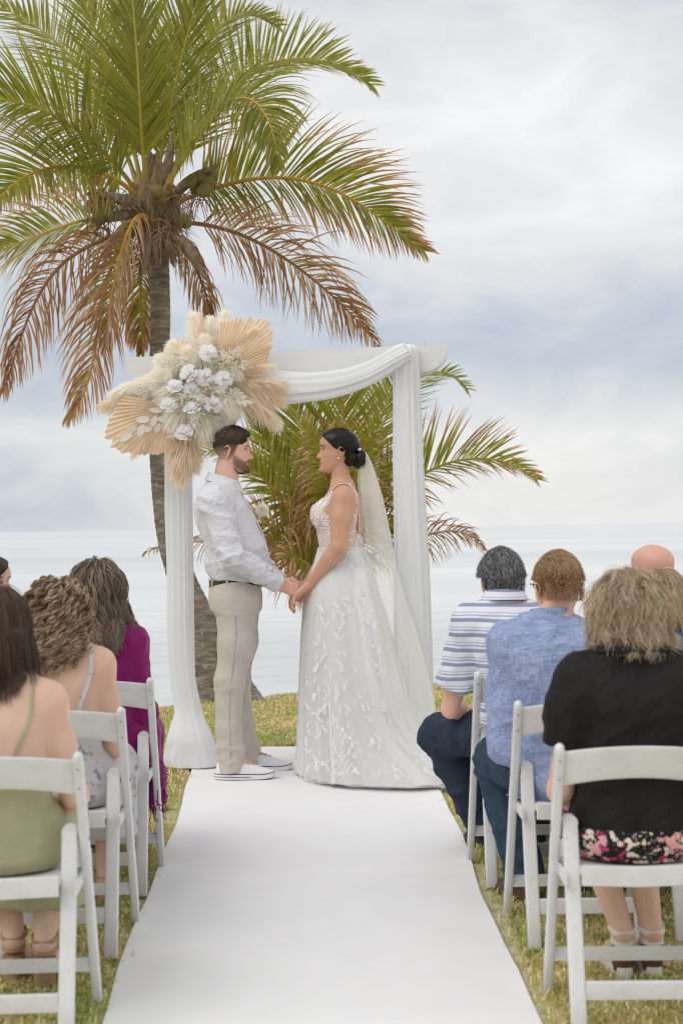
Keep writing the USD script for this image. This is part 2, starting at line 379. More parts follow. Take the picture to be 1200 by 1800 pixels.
# ------------------------------------------------------------------ white folding chairs
usdkit.material(stage, '/World/Looks/chair_material', {
    'tc': ('texture_coordinate', {}), 'g': ('geometry', {}), 'n': ('noise_texture', {'scale': 9.0, 'detail': 6.0, 'roughness': 0.7}), 'r': ('rgb_ramp', {'ramp': [(0.3, (0.63, 0.63, 0.63)), (0.6, (0.72, 0.72, 0.72))]}),
    'n2': ('noise_texture', {'scale': 60.0, 'detail': 5.0, 'roughness': 0.75}), 'r2': ('rgb_ramp', {'ramp': [(0.28, (0.55, 0.5, 0.45)), (0.40, (1, 1, 1))]}), 'm': ('mix_color', {'blend_type': 'multiply', 'fac': 0.7}),
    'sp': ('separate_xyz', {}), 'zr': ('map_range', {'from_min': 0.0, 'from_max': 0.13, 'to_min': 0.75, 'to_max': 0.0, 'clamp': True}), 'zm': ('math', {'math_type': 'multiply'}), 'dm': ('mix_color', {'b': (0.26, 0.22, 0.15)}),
    'b': ('bump', {'strength': 0.12, 'distance': 0.003}), 'p': ('principled_bsdf', {'roughness': 0.42, 'specular_ior_level': 0.4})},
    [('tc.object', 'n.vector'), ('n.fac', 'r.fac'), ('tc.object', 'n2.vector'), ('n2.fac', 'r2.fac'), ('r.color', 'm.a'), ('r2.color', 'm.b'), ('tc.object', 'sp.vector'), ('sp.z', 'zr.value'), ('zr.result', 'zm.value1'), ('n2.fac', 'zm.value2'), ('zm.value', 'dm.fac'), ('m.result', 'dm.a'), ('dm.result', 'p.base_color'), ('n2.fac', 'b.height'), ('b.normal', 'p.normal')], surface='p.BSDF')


def make_chair(loc, rotz, label):
    t = thing('folding_chair', label, 'chair', loc, rotz, 'white folding chairs beside the aisle')
    post = lambda z: np.array([-0.185 + (0.80 - z) / 0.80 * 0.375, z])
    for s in (1, -1):
        zz = np.concatenate([np.linspace(0.0, 0.785, 8)])
        pts = [(s * 0.2125, *post(z)) for z in zz]
        bar = rounded_bar(pts, 0.026, 0.040, 0.008)
        cap = trimesh.creation.icosphere(2, 1.0); cap.apply_scale([0.013, 0.020, 0.016]); cap.apply_translation((s * 0.2125, *post(0.785)))
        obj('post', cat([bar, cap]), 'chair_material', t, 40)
        a, b = np.array([s * 0.174, *post(0.565)]), np.array([s * 0.174, -0.205, 0.0])
        a[1] += 0.004
        pts = [a + (b - a) * k for k in np.linspace(0, 1, 8)]
        leg = rounded_bar(pts, 0.043, 0.030, 0.008)
        cap = trimesh.creation.cylinder(0.0212, 0.028, sections=24); cap.apply_transform(trimesh.transformations.rotation_matrix(PI / 2, [1, 0, 0])); cap.apply_translation(a)
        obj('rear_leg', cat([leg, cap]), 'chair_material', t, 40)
        pin = trimesh.creation.cylinder(0.006, 0.058, sections=12); pin.apply_transform(trimesh.transformations.rotation_matrix(PI / 2, [0, 1, 0])); pin.apply_translation((s * 0.2, *post(0.545)))
        obj('pivot_pin', pin, 'bolt_material', t, 40)
        obj('seat_bracket', rounded_bar([(s * 0.1985, -0.15, 0.425), (s * 0.1985, 0.02, 0.428), (s * 0.1985, 0.16, 0.43)], 0.010, 0.035, 0.003), 'chair_material', t, 40)
    x = np.linspace(-0.2, 0.2, 21)
    rr = []
    prof = [(-1, -1), (-1, 1), (1, 1), (1, -1)]
    for xi in x:
        k = 1 - (xi / 0.2) ** 2
        zb, zt = 0.675 + 0.026 * k, 0.777 + 0.018 * k
        yb, yt = post(zb)[0] - 0.022 * k, post(zt)[0] - 0.022 * k
        ring = []
        for ang in np.linspace(0, 2 * PI, 24, endpoint=False):
            cz, cy = np.sign(math.sin(ang)) * abs(math.sin(ang)) ** 0.35, np.sign(math.cos(ang)) * abs(math.cos(ang)) ** 0.5
            u = (cz + 1) / 2
            ring.append((xi, yb + (yt - yb) * u + 0.0085 * cy, zb + (zt - zb) * u))
        rr.append(ring)
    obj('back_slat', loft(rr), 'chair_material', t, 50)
    for s in (1, -1):
        for z in (0.70, 0.755):
            sc_ = trimesh.creation.cylinder(0.0045, 0.003, sections=12); sc_.apply_transform(trimesh.transformations.rotation_matrix(PI / 2, [1, 0, 0])); sc_.apply_translation((s * 0.2125, post(z)[0] - 0.0205, z))
            obj('screw', sc_, 'bolt_material', t, 40)
    obj('seat_rail', rounded_bar([(-0.152, -0.150, 0.435), (0, -0.152, 0.431), (0.152, -0.150, 0.435)], 0.056, 0.022, 0.006, side=(0, 0, 1)), 'chair_material', t, 40)
    obj('seat_rail', rounded_bar([(-0.198, 0.185, 0.435), (0, 0.190, 0.435), (0.198, 0.185, 0.435)], 0.050, 0.022, 0.006, side=(0, 0, 1)), 'chair_material', t, 40)
    xs_, ys_ = np.linspace(-0.192, 0.192, 13), np.linspace(-0.138, 0.176, 13)
    A, B = np.meshgrid(xs_, ys_, indexing='ij')
    narrow = np.where(B < -0.02, 0.78, 1.0)
    top = np.stack([A * narrow, B, 0.452 - 0.010 * (1 - (A / 0.2) ** 2) * (1 - ((B - 0.02) / 0.16) ** 2).clip(0)], -1)
    seat = loft(np.concatenate([top, (top - [0, 0, 0.022])[:, ::-1]], 1))
    obj('seat', seat, 'seat_pad_material', t, 40)
    for z, y in ((0.14, None), (0.345, None)):
        if z == 0.14:
            obj('stretcher', rounded_bar([(-0.2, *post(z)), (0.2, *post(z))], 0.040, 0.020, 0.005, side=(0, 0, 1)), 'chair_material', t, 40)
    yb = -0.205 + 0.13 / 0.565 * (post(0.565)[0] + 0.205)
    obj('stretcher', rounded_bar([(-0.153, yb, 0.13), (0.153, yb, 0.13)], 0.050, 0.020, 0.005, side=(0, 0, 1)), 'chair_material', t, 40)
    return t


mat_basic('bolt_material', (0.35, 0.34, 0.33), 0.35, metal=0.8)
mat_basic('seat_pad_material', (0.72, 0.71, 0.69), 0.5, (0.66, 0.65, 0.63))
CH = {}
spots = [
    ('L1', -0.605 - 0.2125, 4.01, 0.02, 'white folding chair under the woman in the green dress, nearest on the left'),
    ('L2', -0.583 - 0.2125, 4.78, 0.005, 'white folding chair under the curly haired woman in the floral dress'),
    ('L3', -0.562 - 0.2125, 5.48, 0.0, 'white folding chair under the woman in the magenta dress'),
    ('L6', -1.28, 5.50, 0.02, 'white folding chair at the far left edge, hidden behind the curly haired woman'),
    ('R1', 0.705 + 0.2125, 4.01, -0.05, 'white folding chair under the woman in the black blouse, nearest on the right'),
    ('R2', 0.704 + 0.2125, 4.78, -0.015, 'white folding chair under the man in the blue shirt'),
    ('R3', 0.660 + 0.2125, 5.48, -0.01, 'white folding chair under the grey haired man in the striped shirt'),
    ('R5', 0.704 + 0.2125 + 0.485, 4.80, -0.02, 'white folding chair at the right edge under the woman with long blonde hair'),
    ('R6', 0.690 + 0.2125 + 0.48, 5.50, 0.0, 'white folding chair at the right edge under the bald man'),
]
proto = None
for key, x, y, r, lab in spots:
    loc = (x, y, float(gz(x, y)) + 0.004)
    if proto is None:
        proto = make_chair(loc, r, lab)
    else:
        copy_of(proto, loc, r, lab)
    CH[key] = (x, y, loc[2], r)
# ------------------------------------------------------------------ coconut palms
usdkit.material(stage, '/World/Looks/bark_material', {
    'tc': ('texture_coordinate', {}), 'mp': ('mapping', {'mapping_type': 'point', 'scale': (1, 1, 5.0)}), 'n': ('noise_texture', {'scale': 7.0, 'detail': 7.0, 'roughness': 0.7}),
    'r': ('rgb_ramp', {'ramp': [(0.3, (0.10, 0.08, 0.062)), (0.5, (0.22, 0.185, 0.15)), (0.68, (0.38, 0.34, 0.285))]}),
    'v': ('noise_texture', {'scale': 16.0, 'detail': 5.0}), 'r2': ('rgb_ramp', {'ramp': [(0.60, (0, 0, 0)), (0.68, (1, 1, 1))]}), 'm': ('mix_color', {'b': (0.36, 0.34, 0.29)}),
    'b': ('bump', {'strength': 0.9, 'distance': 0.012}), 'p': ('principled_bsdf', {'roughness': 0.95, 'specular_ior_level': 0.1})},
    [('tc.object', 'mp.vector'), ('mp.vector', 'n.vector'), ('n.fac', 'r.fac'), ('tc.object', 'v.vector'), ('v.fac', 'r2.fac'), ('r2.color', 'm.fac'), ('r.color', 'm.a'), ('m.result', 'p.base_color'), ('n.fac', 'b.height'), ('b.normal', 'p.normal')], surface='p.BSDF')
usdkit.material(stage, '/World/Looks/palm_leaf_material', {
    'at': ('attribute', {'attribute': 'Cd'}), 'tc': ('texture_coordinate', {}), 'n': ('noise_texture', {'scale': 22.0, 'detail': 4.0}), 'r': ('rgb_ramp', {'ramp': [(0.35, (0.8, 0.8, 0.8)), (0.65, (1.0, 1.0, 1.0))]}),
    'mul': ('mix_color', {'blend_type': 'multiply', 'fac': 1.0}), 'p': ('principled_bsdf', {'roughness': 0.42, 'specular_ior_level': 0.4}), 't': ('translucent_bsdf', {}),
    'g': ('hsv', {'saturation': 1.1, 'value': 2.1}), 'm': ('mix_closure', {'fac': 0.42})},
    [('at.color', 'mul.a'), ('tc.object', 'n.vector'), ('n.fac', 'r.fac'), ('r.color', 'mul.b'), ('mul.result', 'p.base_color'), ('mul.result', 'g.color'), ('g.color', 't.color'), ('p.BSDF', 'm.closure1'), ('t.BSDF', 'm.closure2')], surface='m.closure')
mat_basic('rachis_material', (1, 1, 1), 0.5, (0.8, 0.8, 0.8), scale=30, cd=True, bump=0.2)
mat_basic('coconut_material', (0.13, 0.15, 0.03), 0.45, (0.22, 0.15, 0.05), scale=6)
mat_basic('fibre_material', (0.19, 0.125, 0.075), 0.95, (0.38, 0.27, 0.16), scale=14, stretch=(4, 4, 0.6), bump=0.8, bscale=60, spec=0.1)
mat_basic('spathe_material', (0.30, 0.24, 0.18), 0.85, (0.16, 0.11, 0.075), scale=10, stretch=(3, 3, 0.6), bump=0.5, bscale=40, spec=0.1)

GREEN, OLIVE, YEL, ORANGE, BROWN, DRY = (np.array(c) for c in ((0.185, 0.205, 0.024), (0.29, 0.275, 0.05), (0.42, 0.34, 0.055), (0.60, 0.32, 0.05), (0.38, 0.205, 0.10), (0.56, 0.42, 0.26)))


def frond(parent, base, ctrl, normal, Lmax=0.5, n=78, dry=0.0, droop=0.5, fold=0.35, seed=0, width=0.021, rach=ORANGE, tipdry=0.3, stalk=0.14, label=None, torn=0.05, fwd=None):
    """one palm frond: a curved rachis and two rows of narrow leaflets. ctrl: points in the parent's space"""
    g = np.random.default_rng(seed)
    c = np.array(ctrl, float) - base
    pts = spline(c, 60)
    s = np.linspace(0, 1, 60)
    r = 0.016 * (1 - s) ** 0.8 + 0.0028
    r[:6] += np.linspace(0.016, 0, 6)
    rm = tube(pts, r, 7)
    rc = np.array(rach)[None] * np.ones((60, 1))
    rc = rc * (1 - s[:, None] * 0.25) + s[:, None] * 0.25 * (BROWN if dry > 0.5 else YEL)
    rc[:5] = rc[:5] * 0.6 + 0.4 * np.array([0.3, 0.22, 0.11])
    cdv = np.repeat(rc, 7, 0)
    cdv = np.vstack([cdv, rc[:1], rc[-1:]])
    rp = obj('frond', rm, 'rachis_material', parent, True, cd=cdv, label=label)
    T = unit(np.gradient(pts, axis=0))
    N = unit(np.asarray(normal, float)[None] - T * (T @ np.asarray(normal, float))[:, None])
    S = np.cross(T, N)
    V, Fc, C = [], [], []
    ks = np.linspace(0, 1, 7)
    n = int(n * 1.35)
    for side in (1, -1):
        for i in range(n):
            if g.random() < torn:
                continue
            u = stalk + (1 - stalk) * ((i + 0.5 + g.normal(0, 0.22)) / n)
            u = min(max(u, 0), 0.999)
            f = u * 59; k = int(f); w = f - k
            b = pts[k] * (1 - w) + pts[k + 1] * w
            t, nn, sd = T[k], N[k], S[k] * side
            q = max(0.0, (u - stalk) / (1 - stalk))
            L = 1.22 * Lmax * (0.42 + 0.58 * max(0.0, math.sin(PI * min(1, q * 1.05 + 0.12))) ** 0.7) * (1 - 0.55 * q ** 6) * g.uniform(0.86, 1.06)
            fw_ = (0.5 if fwd is None else fwd) + 0.8 * q ** 1.6 + g.normal(0, 0.06)
            d = unit(sd * (1 - 0.25 * q) + t * fw_ + nn * (fold + g.normal(0, 0.06)))
            dr = droop * .62 * g.uniform(0.75, 1.3) * (1 + 0.9 * dry)
            isdry = g.random() < dry
            if isdry:
                dr *= 1.5
            step = L / 6
            p = b.copy(); line = [p.copy()]
            dd = d.copy()
            for j in range(6):
                dd = unit(dd + np.array([0, 0, -1.0]) * dr * 0.34 * ((j + 1) / 6) ** 0.8 + g.normal(0, 0.035 + 0.07 * isdry, 3))
                p = p + dd * step; line.append(p.copy())
            line = np.array(line)
            lt = unit(np.gradient(line, axis=0))
            tw = g.normal(0, .35)
            wn = unit(np.cross(lt, np.broadcast_to(nn * 0.85 + t * (0.5 + tw), lt.shape)))
            prof = np.array([0.55, 0.95, 1.0, 0.9, 0.72, 0.45, 0.06]) * width * 0.40 * (0.7 if isdry else 1) * g.uniform(0.85, 1.1)
            crease = np.cross(wn, lt) * (prof * (1.6 if isdry else 0.55))[:, None]
            o = len(V)
            for a, h, cr in zip(line, wn * prof[:, None], crease):
                V += [a - h, a + cr, a + h]
            for j in range(6):
                q0 = o + 3 * j
                for e in (0, 1):
                    Fc += [(q0 + e, q0 + e + 1, q0 + e + 4), (q0 + e, q0 + e + 4, q0 + e + 3)]
            col = GREEN * g.uniform(0.8, 1.25) + (OLIVE - GREEN) * g.random()
            col = col + (YEL - col) * (g.random() ** 2) * (0.25 + 0.6 * min(1, dry * 1.5))
            end = (BROWN if g.random() < 0.6 else DRY) * g.uniform(0.8, 1.2)
            if isdry:
                col = BROWN + (DRY - BROWN) * g.random()
                end = col * 0.8
            for a in ks:
                m = np.clip((a - (1 - tipdry * g.uniform(0.6, 1.4) - 0.45 * dry - 0.35 * tipdry * q)) * 4, 0, 1)
                m = m * (1 if not isdry else 0.5)
                C += [col + (end - col) * m] * 3
    m = trimesh.Trimesh(np.array(V), np.array(Fc), process=False)
    obj('leaflets', m, 'palm_leaf_material', rp, False, cd=np.array(C), kind='stuff')
    return rp


def trunk(parent, name, pts, radii, rings=0.055, sides=28, seed=3):
    n = 260
    line = spline(pts, n)
    s = np.concatenate([[0], np.cumsum(np.linalg.norm(np.diff(line, axis=0), axis=1))])
    r = np.interp(np.linspace(0, 1, n), np.linspace(0, 1, len(radii)), radii)
    t = unit(np.gradient(line, axis=0))
    a = unit(np.cross(t, [0, 1.0, 0.05])); b = np.cross(t, a)
    ang = np.linspace(0, 2 * PI, sides, endpoint=False)
    sl = s[:, None] + 0.012 * np.sin(ang * 2 + 1)[None] + 0.015 * meshkit.noise(np.stack([np.cos(ang)[None] * 1.3 + 0 * s[:, None], np.sin(ang)[None] * 1.3 + 0 * s[:, None], s[:, None] * 2 + 0 * ang[None]], -1), seed)
    saw = (sl / rings) % 1.0
    R = r[:, None] * (1 + 0.05 * (1 - saw) ** 2 - 0.02) + 0.10 * r[:, None] * (meshkit.fbm(np.stack([np.cos(ang)[None] * 2 + 0 * s[:, None], np.sin(ang)[None] * 2 + 0 * s[:, None], s[:, None] * 5 + 0 * ang[None]], -1), 4, seed + 1) - 0.5)
    m = loft(line[:, None] + R[..., None] * (np.cos(ang)[None, :, None] * a[:, None] + np.sin(ang)[None, :, None] * b[:, None]))
    if m.volume < 0:
        m.invert()
    return obj(name, m, 'bark_material', parent, 50)


D1 = 10.4
b1 = G(392, 1233)
p1 = thing('palm_tree', 'tall coconut palm with leaning grey trunk and big green and browning crown', 'palm tree', b1)
W = lambda px, py, dd=0.0: P(px, py, D1 + dd) - b1
base_r = [0.215, 0.17, 0.135, 0.115, 0.10, 0.09, 0.084, 0.079, 0.076, 0.075, 0.074, 0.073, 0.073, 0.074, 0.078]
trunk(p1, 'trunk', [W(400, 1262), W(383, 1200), W(362, 1120), W(335, 1055), W(304, 970), W(288, 880), W(280, 740), W(281, 600), W(281, 500), W(278, 430), W(270, 360)], base_r)
rootm = trunk(p1, 'root_flare', [W(452, 1250, -0.05), W(438, 1228, -0.03), W(418, 1195, 0.0), W(398, 1150, 0.02)], [0.09, 0.085, 0.075, 0.04], seed=9)
up_, toc = np.array([0, 0, 1.0]), -fw
O1 = np.zeros(3)
fr = [
    # control points (px, py, depth), normal blend (up, towards camera, right), options
    ([(258, 330, -.05), (252, 270, -.15), (243, 130, -.3), (226, -45, -.2)], (0.1, 1, 0), dict(Lmax=.44, n=76, droop=.10, fold=.15, dry=0, tipdry=.05, rach=YEL, width=.025, fwd=1.15)),
    ([(250, 335, 0), (232, 250, .1), (190, 110, .2), (120, -60, .3)], (0.3, 1, .3), dict(Lmax=.5, n=58, droop=.25, dry=0, tipdry=.1, rach=YEL, width=.024, fwd=.95)),
    ([(246, 335, .05), (205, 230, .2), (120, 95, .45), (-20, 5, .7)], (.8, .5, .2), dict(Lmax=.5, n=85, droop=.45, dry=0, tipdry=.1, rach=YEL)),
    ([(246, 345, 0), (190, 275, -.2), (90, 200, -.5), (-60, 180, -.9)], (1, .25, .2), dict(Lmax=.55, n=85, droop=.5, dry=.0, tipdry=.15, rach=YEL)),
    ([(248, 355, -.05), (195, 310, -.25), (110, 292, -.55), (30, 320, -.9), (-25, 375, -1.1)], (1, .2, 0), dict(Lmax=.52, n=80, droop=1.0, dry=.05, tipdry=.35, rach=ORANGE)),
    ([(246, 372, .05), (190, 375, .3), (90, 405, .6), (-30, 450, .9)], (1, .1, 0), dict(Lmax=.5, n=75, droop=1.2, dry=.08, tipdry=.35, rach=ORANGE)),
    ([(250, 395, .0), (205, 412, -.1), (120, 455, -.15), (60, 535, -.2), (5, 690, -.2)], (1, .1, .2), dict(Lmax=.42, n=66, droop=2.2, dry=.9, tipdry=.6, rach=BROWN, torn=.2)),
    ([(252, 400, -.1), (220, 420, -.25), (185, 510, -.35), (120, 735, -.4)], (.4, .8, -.3), dict(Lmax=.42, n=66, droop=1.3, dry=.5, tipdry=.7, rach=ORANGE, torn=.15)),
    ([(256, 385, -.2), (238, 385, -.4), (212, 450, -.5), (188, 610, -.5)], (.3, .8, -.5), dict(Lmax=.36, n=60, droop=1.6, dry=.6, tipdry=.6, rach=ORANGE, torn=.2)),
    ([(262, 395, .1), (252, 430, .2), (247, 510, .25), (248, 620, .25)], (.1, 1, -.2), dict(Lmax=.3, n=55, droop=2.0, dry=.3, tipdry=.5, rach=YEL)),
    ([(270, 330, .1), (288, 250, .15), (320, 100, .2), (362, -40, .2)], (.15, 1, -.2), dict(Lmax=.52, n=66, droop=.15, dry=0, tipdry=.08, rach=YEL, width=.024, fwd=.95)),
    ([(272, 335, .15), (310, 220, .35), (355, 95, .6), (415, 28, .8), (490, 45, .95)], (.8, .5, -.2), dict(Lmax=.46, n=85, droop=.45, dry=0, tipdry=.12, rach=YEL)),
    ([(284, 345, -.1), (318, 285, -.3), (378, 203, -.55), (430, 172, -.8), (468, 205, -1.0), (488, 290, -1.1)], (.75, .66, -.25), dict(Lmax=.50, n=92, droop=1.15, dry=.0, tipdry=.12, rach=ORANGE, width=.024)),
    ([(278, 335, .2), (345, 225, .5), (440, 125, .8), (540, 103, 1.05), (655, 150, 1.3)], (1, .35, -.2), dict(Lmax=.58, n=92, droop=.45, dry=.0, tipdry=.1, rach=YEL, width=.023)),
    ([(290, 365, 0), (350, 340, -.1), (470, 312, -.2), (590, 335, -.25), (670, 385, -.25), (745, 440, -.25)], (.9, .35, 0), dict(Lmax=.55, n=92, droop=1.0, dry=.06, tipdry=.42, rach=ORANGE, width=.024)),
    ([(288, 390, .05), (350, 393, .1), (430, 415, .2), (530, 475, .25), (600, 535, .3), (662, 605, .3)], (.9, .4, .1), dict(Lmax=.46, n=80, droop=1.3, dry=.72, tipdry=.6, rach=BROWN, torn=.12)),
    ([(282, 405, .15), (320, 435, .3), (350, 485, .4), (372, 565, .45)], (.3, .9, .2), dict(Lmax=.3, n=45, droop=2.0, dry=.95, tipdry=.6, rach=BROWN * .6, torn=.2)),
]
for i, (c, nb, kw) in enumerate(fr):
    if nb[1] < .65:
        nb = (nb[0] * .45, 1.0, nb[2]); kw['droop'] = kw['droop'] * .62
    nrm = nb[0] * up_ + nb[1] * toc + nb[2] * rt
    frond(p1, O1, [W(*q) for q in c], nrm, seed=50 + i, **kw)
# fibre collar, dead spathes and coconut bunches under the crown
g = np.random.default_rng(5)
ring = []
for z, r in ((440, .085), (420, .115), (395, .16), (370, .175), (345, .15), (310, .09), (270, .03)):
    c = W(270 if z < 400 else 276, z)
    ring.append([c + r * (1 + 0.25 * g.normal()) * (math.cos(a) * rt + math.sin(a) * fw) + np.array([0, 0, g.normal(0, .02)]) for a in np.linspace(0, 2 * PI, 26, endpoint=False)])
obj('crown_fibre', loft(np.array(ring)), 'fibre_material', p1, 60)
pts, wd = [], []
for i in range(420):
    a = g.uniform(0, 2 * PI); z = g.uniform(330, 440)
    c = W(271, z) + (0.10 + 0.06 * g.random()) * (math.cos(a) * rt + math.sin(a) * fw)
    d = unit(math.cos(a) * rt + math.sin(a) * fw + np.array([0, 0, g.uniform(-1.3, .5)]))
    L = g.uniform(.08, .25)
    k = np.linspace(0, 1, 6)[:, None]
    pts.append(c + d * L * k + np.array([0, 0, -1]) * L * 0.7 * k ** 2 + g.normal(0, .006, (6, 3)))
curves('crown_fibre', np.array(pts), np.array([.006, .005, .004, .003, .002, .001]), 'fibre_material', p1, kind='stuff')


def spathe(c, name='dead_spathe'):
    line = spline([W(*q) for q in c], 18)
    k = np.linspace(0, 1, 18)
    m = tube(line, 0.004 + 0.035 * np.sin(PI * k ** 0.8), 9)
    m.vertices += (meshkit.noise(m.vertices * 30, 4)[:, None] - .5) * .02
    obj(name, m, 'spathe_material', p1, 50)


for c in ([(300, 420, -.12), (335, 440, -.3), (355, 480, -.35), (368, 500, -.35)], [(255, 375, -.1), (215, 378, -.3), (170, 385, -.45), (140, 388, -.5)], [(255, 365, -.15), (215, 350, -.35), (180, 343, -.45), (150, 338, -.5)],
          [(290, 345, -.1), (295, 300, -.2), (300, 260, -.25), (302, 235, -.25)], [(262, 400, -.2), (258, 430, -.28), (250, 470, -.3), (243, 500, -.28)], [(300, 350, -.1), (330, 320, -.3), (360, 300, -.35), (388, 288, -.35)], [(276, 410, -.2), (272, 440, -.25), (274, 470, -.25)], [(245, 395, -.1), (215, 415, -.2), (198, 430, -.2)], [(292, 420, -.1), (303, 450, -.2), (305, 470, -.2)]):
    spathe(c)


def coconut(q, r):
    m = trimesh.creation.icosphere(3, 1.0)
    v = m.vertices; v[:, 2] *= 1.25
    v *= 1 + 0.06 * np.cos(3 * np.arctan2(v[:, 1], v[:, 0]))[:, None] * (1 - np.abs(v[:, 2:]) / 1.3)
    m.vertices = v * r
    m.apply_transform(trimesh.transformations.euler_matrix(*g.normal(0, .5, 3))); m.apply_translation(W(*q))
    obj('coconut', m, 'coconut_material', p1, True)


for q in [(168, 352, -.42), (182, 347, -.38), (178, 364, -.48), (190, 360, -.4), (160, 362, -.45), (186, 372, -.45), (172, 374, -.5), (352, 316, -.32), (366, 322, -.36), (345, 328, -.3), (359, 334, -.4), (372, 310, -.3), (338, 318, -.35), (279, 338, -.25), (287, 346, -.22), (326, 388, -.2), (228, 405, -.25)]:
    coconut(q, .042 + .008 * g.random())
pts = []
for cx, cy in ((175, 360), (356, 322), (330, 350), (215, 355), (300, 410), (180, 390)):
    for i in range(26):
        c = W(cx + g.normal(0, 10), cy + g.normal(0, 8), -.35)
        k = np.linspace(0, 1, 6)[:, None]
        L = g.uniform(.08, .2)
        pts.append(c + unit(g.normal(0, 1, 3) + [0, 0, -.5]) * L * k + np.array([0, 0, -1.0]) * L * .6 * k ** 2)
curves('fruit_stalks', np.array(pts), .006, 'fibre_material', p1, kind='stuff')

D2 = 12.2
b2 = np.array([*(P(588, 1190, D2)[:2]), 0.0]); b2[2] = float(gz(b2[0], b2[1])) - .05
p2 = thing('palm_tree', 'low young coconut palm behind the couple with green and dried fronds', 'palm tree', b2)
W2 = lambda px, py, dd=0.0: P(px, py, D2 + dd) - b2
trunk(p2, 'trunk', [W2(588, 1245), W2(590, 1150), W2(592, 1060), W2(590, 960)], [.17, .13, .11, .09], seed=21)
fr = [
    ([(592, 985, 0), (597, 880, -.1), (602, 760, -.2), (606, 640, -.15)], (.15, 1, 0), dict(Lmax=.62, n=50, droop=.25, dry=.0, tipdry=.15, rach=ORANGE, width=.026, fwd=.95)),
    ([(586, 985, 0), (565, 880, .1), (535, 770, .2), (500, 672, .3)], (.15, 1, .2), dict(Lmax=.55, n=47, droop=.2, dry=.0, tipdry=.15, rach=YEL, width=.028, fwd=.95)),
    ([(584, 985, 0), (545, 900, 0), (490, 810, 0), (436, 725, 0)], (.3, .9, .3), dict(Lmax=.40, n=43, droop=.15, fold=.5, dry=.0, tipdry=.15, rach=YEL, width=.028, fwd=.95)),
    ([(582, 990, -.1), (540, 930, -.3), (480, 862, -.5), (425, 800, -.6)], (.5, .8, .2), dict(Lmax=.45, n=46, droop=.35, dry=.02, tipdry=.25, rach=ORANGE, width=.026)),
    ([(580, 995, -.2), (556, 960, -.4), (552, 880, -.55), (545, 770, -.6)], (.1, 1, .2), dict(Lmax=.33, n=46, droop=2.0, dry=.85, tipdry=.6, rach=ORANGE, torn=.1)),
    ([(582, 1000, -.1), (530, 955, -.3), (470, 925, -.5), (425, 915, -.7)], (.9, .5, 0), dict(Lmax=.45, n=43, droop=.9, dry=.1, tipdry=.4, rach=ORANGE)),
    ([(582, 1010, -.2), (545, 1000, -.4), (500, 960, -.6), (455, 950, -.8)], (.9, .5, 0), dict(Lmax=.45, n=41, droop=1.2, dry=.25, tipdry=.5, rach=ORANGE)),
    ([(584, 1020, -.25), (563, 1010, -.5), (530, 985, -.7), (495, 985, -.9)], (.9, .5, 0), dict(Lmax=.42, n=40, droop=1.5, dry=.35, tipdry=.5, rach=YEL)),
    ([(600, 985, 0), (660, 905, -.1), (735, 838, -.25), (830, 806, -.4), (942, 842, -.5)], (.7, .7, -.1), dict(Lmax=.52, n=57, droop=.35, dry=.04, tipdry=.42, rach=YEL, width=.025)),
    ([(600, 1000, 0), (680, 965, .1), (760, 938, .2), (812, 936, .3), (852, 968, .3)], (.8, .5, 0), dict(Lmax=.28, n=43, droop=1.2, dry=.9, tipdry=.6, rach=DRY, torn=.15)),
    ([(598, 975, .2), (640, 850, .5), (700, 700, .8), (760, 655, 1.0), (822, 684, 1.2)], (.9, .4, -.2), dict(Lmax=.46, n=54, droop=.25, dry=.0, tipdry=.12, rach=YEL)),
    ([(597, 980, .1), (628, 860, .2), (665, 750, .3), (700, 640, .4)], (.3, .9, -.3), dict(Lmax=.5, n=47, droop=.3, dry=.0, tipdry=.2, rach=YEL, width=.026)),
    ([(600, 985, .1), (640, 900, .1), (690, 840, .1), (720, 800, .1)], (.4, .8, -.3), dict(Lmax=.48, n=43, droop=.5, dry=.1, tipdry=.4, rach=YEL)),
    ([(600, 995, 0), (640, 945, -.1), (680, 925, -.2), (715, 925, -.3)], (.8, .5, -.1), dict(Lmax=.4, n=36, droop=1.0, dry=.15, tipdry=.4, rach=YEL)),
    ([(580, 1000, .2), (480, 970, .5), (360, 952, .7), (252, 972, .8)], (.9, .4, 0), dict(Lmax=.26, n=43, droop=1.5, dry=.95, tipdry=.6, rach=DRY, torn=.2)),
    ([(584, 985, .2), (520, 850, .5), (430, 790, .7), (350, 800, .9)], (.9, .4, .1), dict(Lmax=.4, n=47, droop=.5, dry=.05, tipdry=.2, rach=YEL)),
    ([(590, 980, -.2), (578, 880, -.5), (560, 800, -.8), (530, 740, -1.0)], (.4, .8, .2), dict(Lmax=.46, n=43, droop=.5, dry=.1, tipdry=.4, rach=ORANGE)),
    ([(594, 980, -.2), (612, 880, -.5), (640, 790, -.8), (668, 740, -1.0)], (.4, .8, -.2), dict(Lmax=.46, n=43, droop=.5, dry=.05, tipdry=.3, rach=ORANGE)),
]
for i, (c, nb, kw) in enumerate(fr):
    if nb[1] < .65:
        nb = (nb[0] * .45, 1.0, nb[2]); kw['droop'] = kw['droop'] * .62
    nrm = nb[0] * up_ + nb[1] * toc + nb[2] * rt
    frond(p2, O1, [W2(*q) for q in c], nrm, seed=150 + i, **kw)
ring = []
for z, r in ((1080, .12), (1040, .16), (1000, .17), (965, .10), (920, .03)):
    ring.append([W2(590, z) + r * (1 + 0.2 * g.normal()) * (math.cos(a) * rt + math.sin(a) * fw) for a in np.linspace(0, 2 * PI, 22, endpoint=False)])
obj('crown_fibre', loft(np.array(ring)), 'fibre_material', p2, 60)
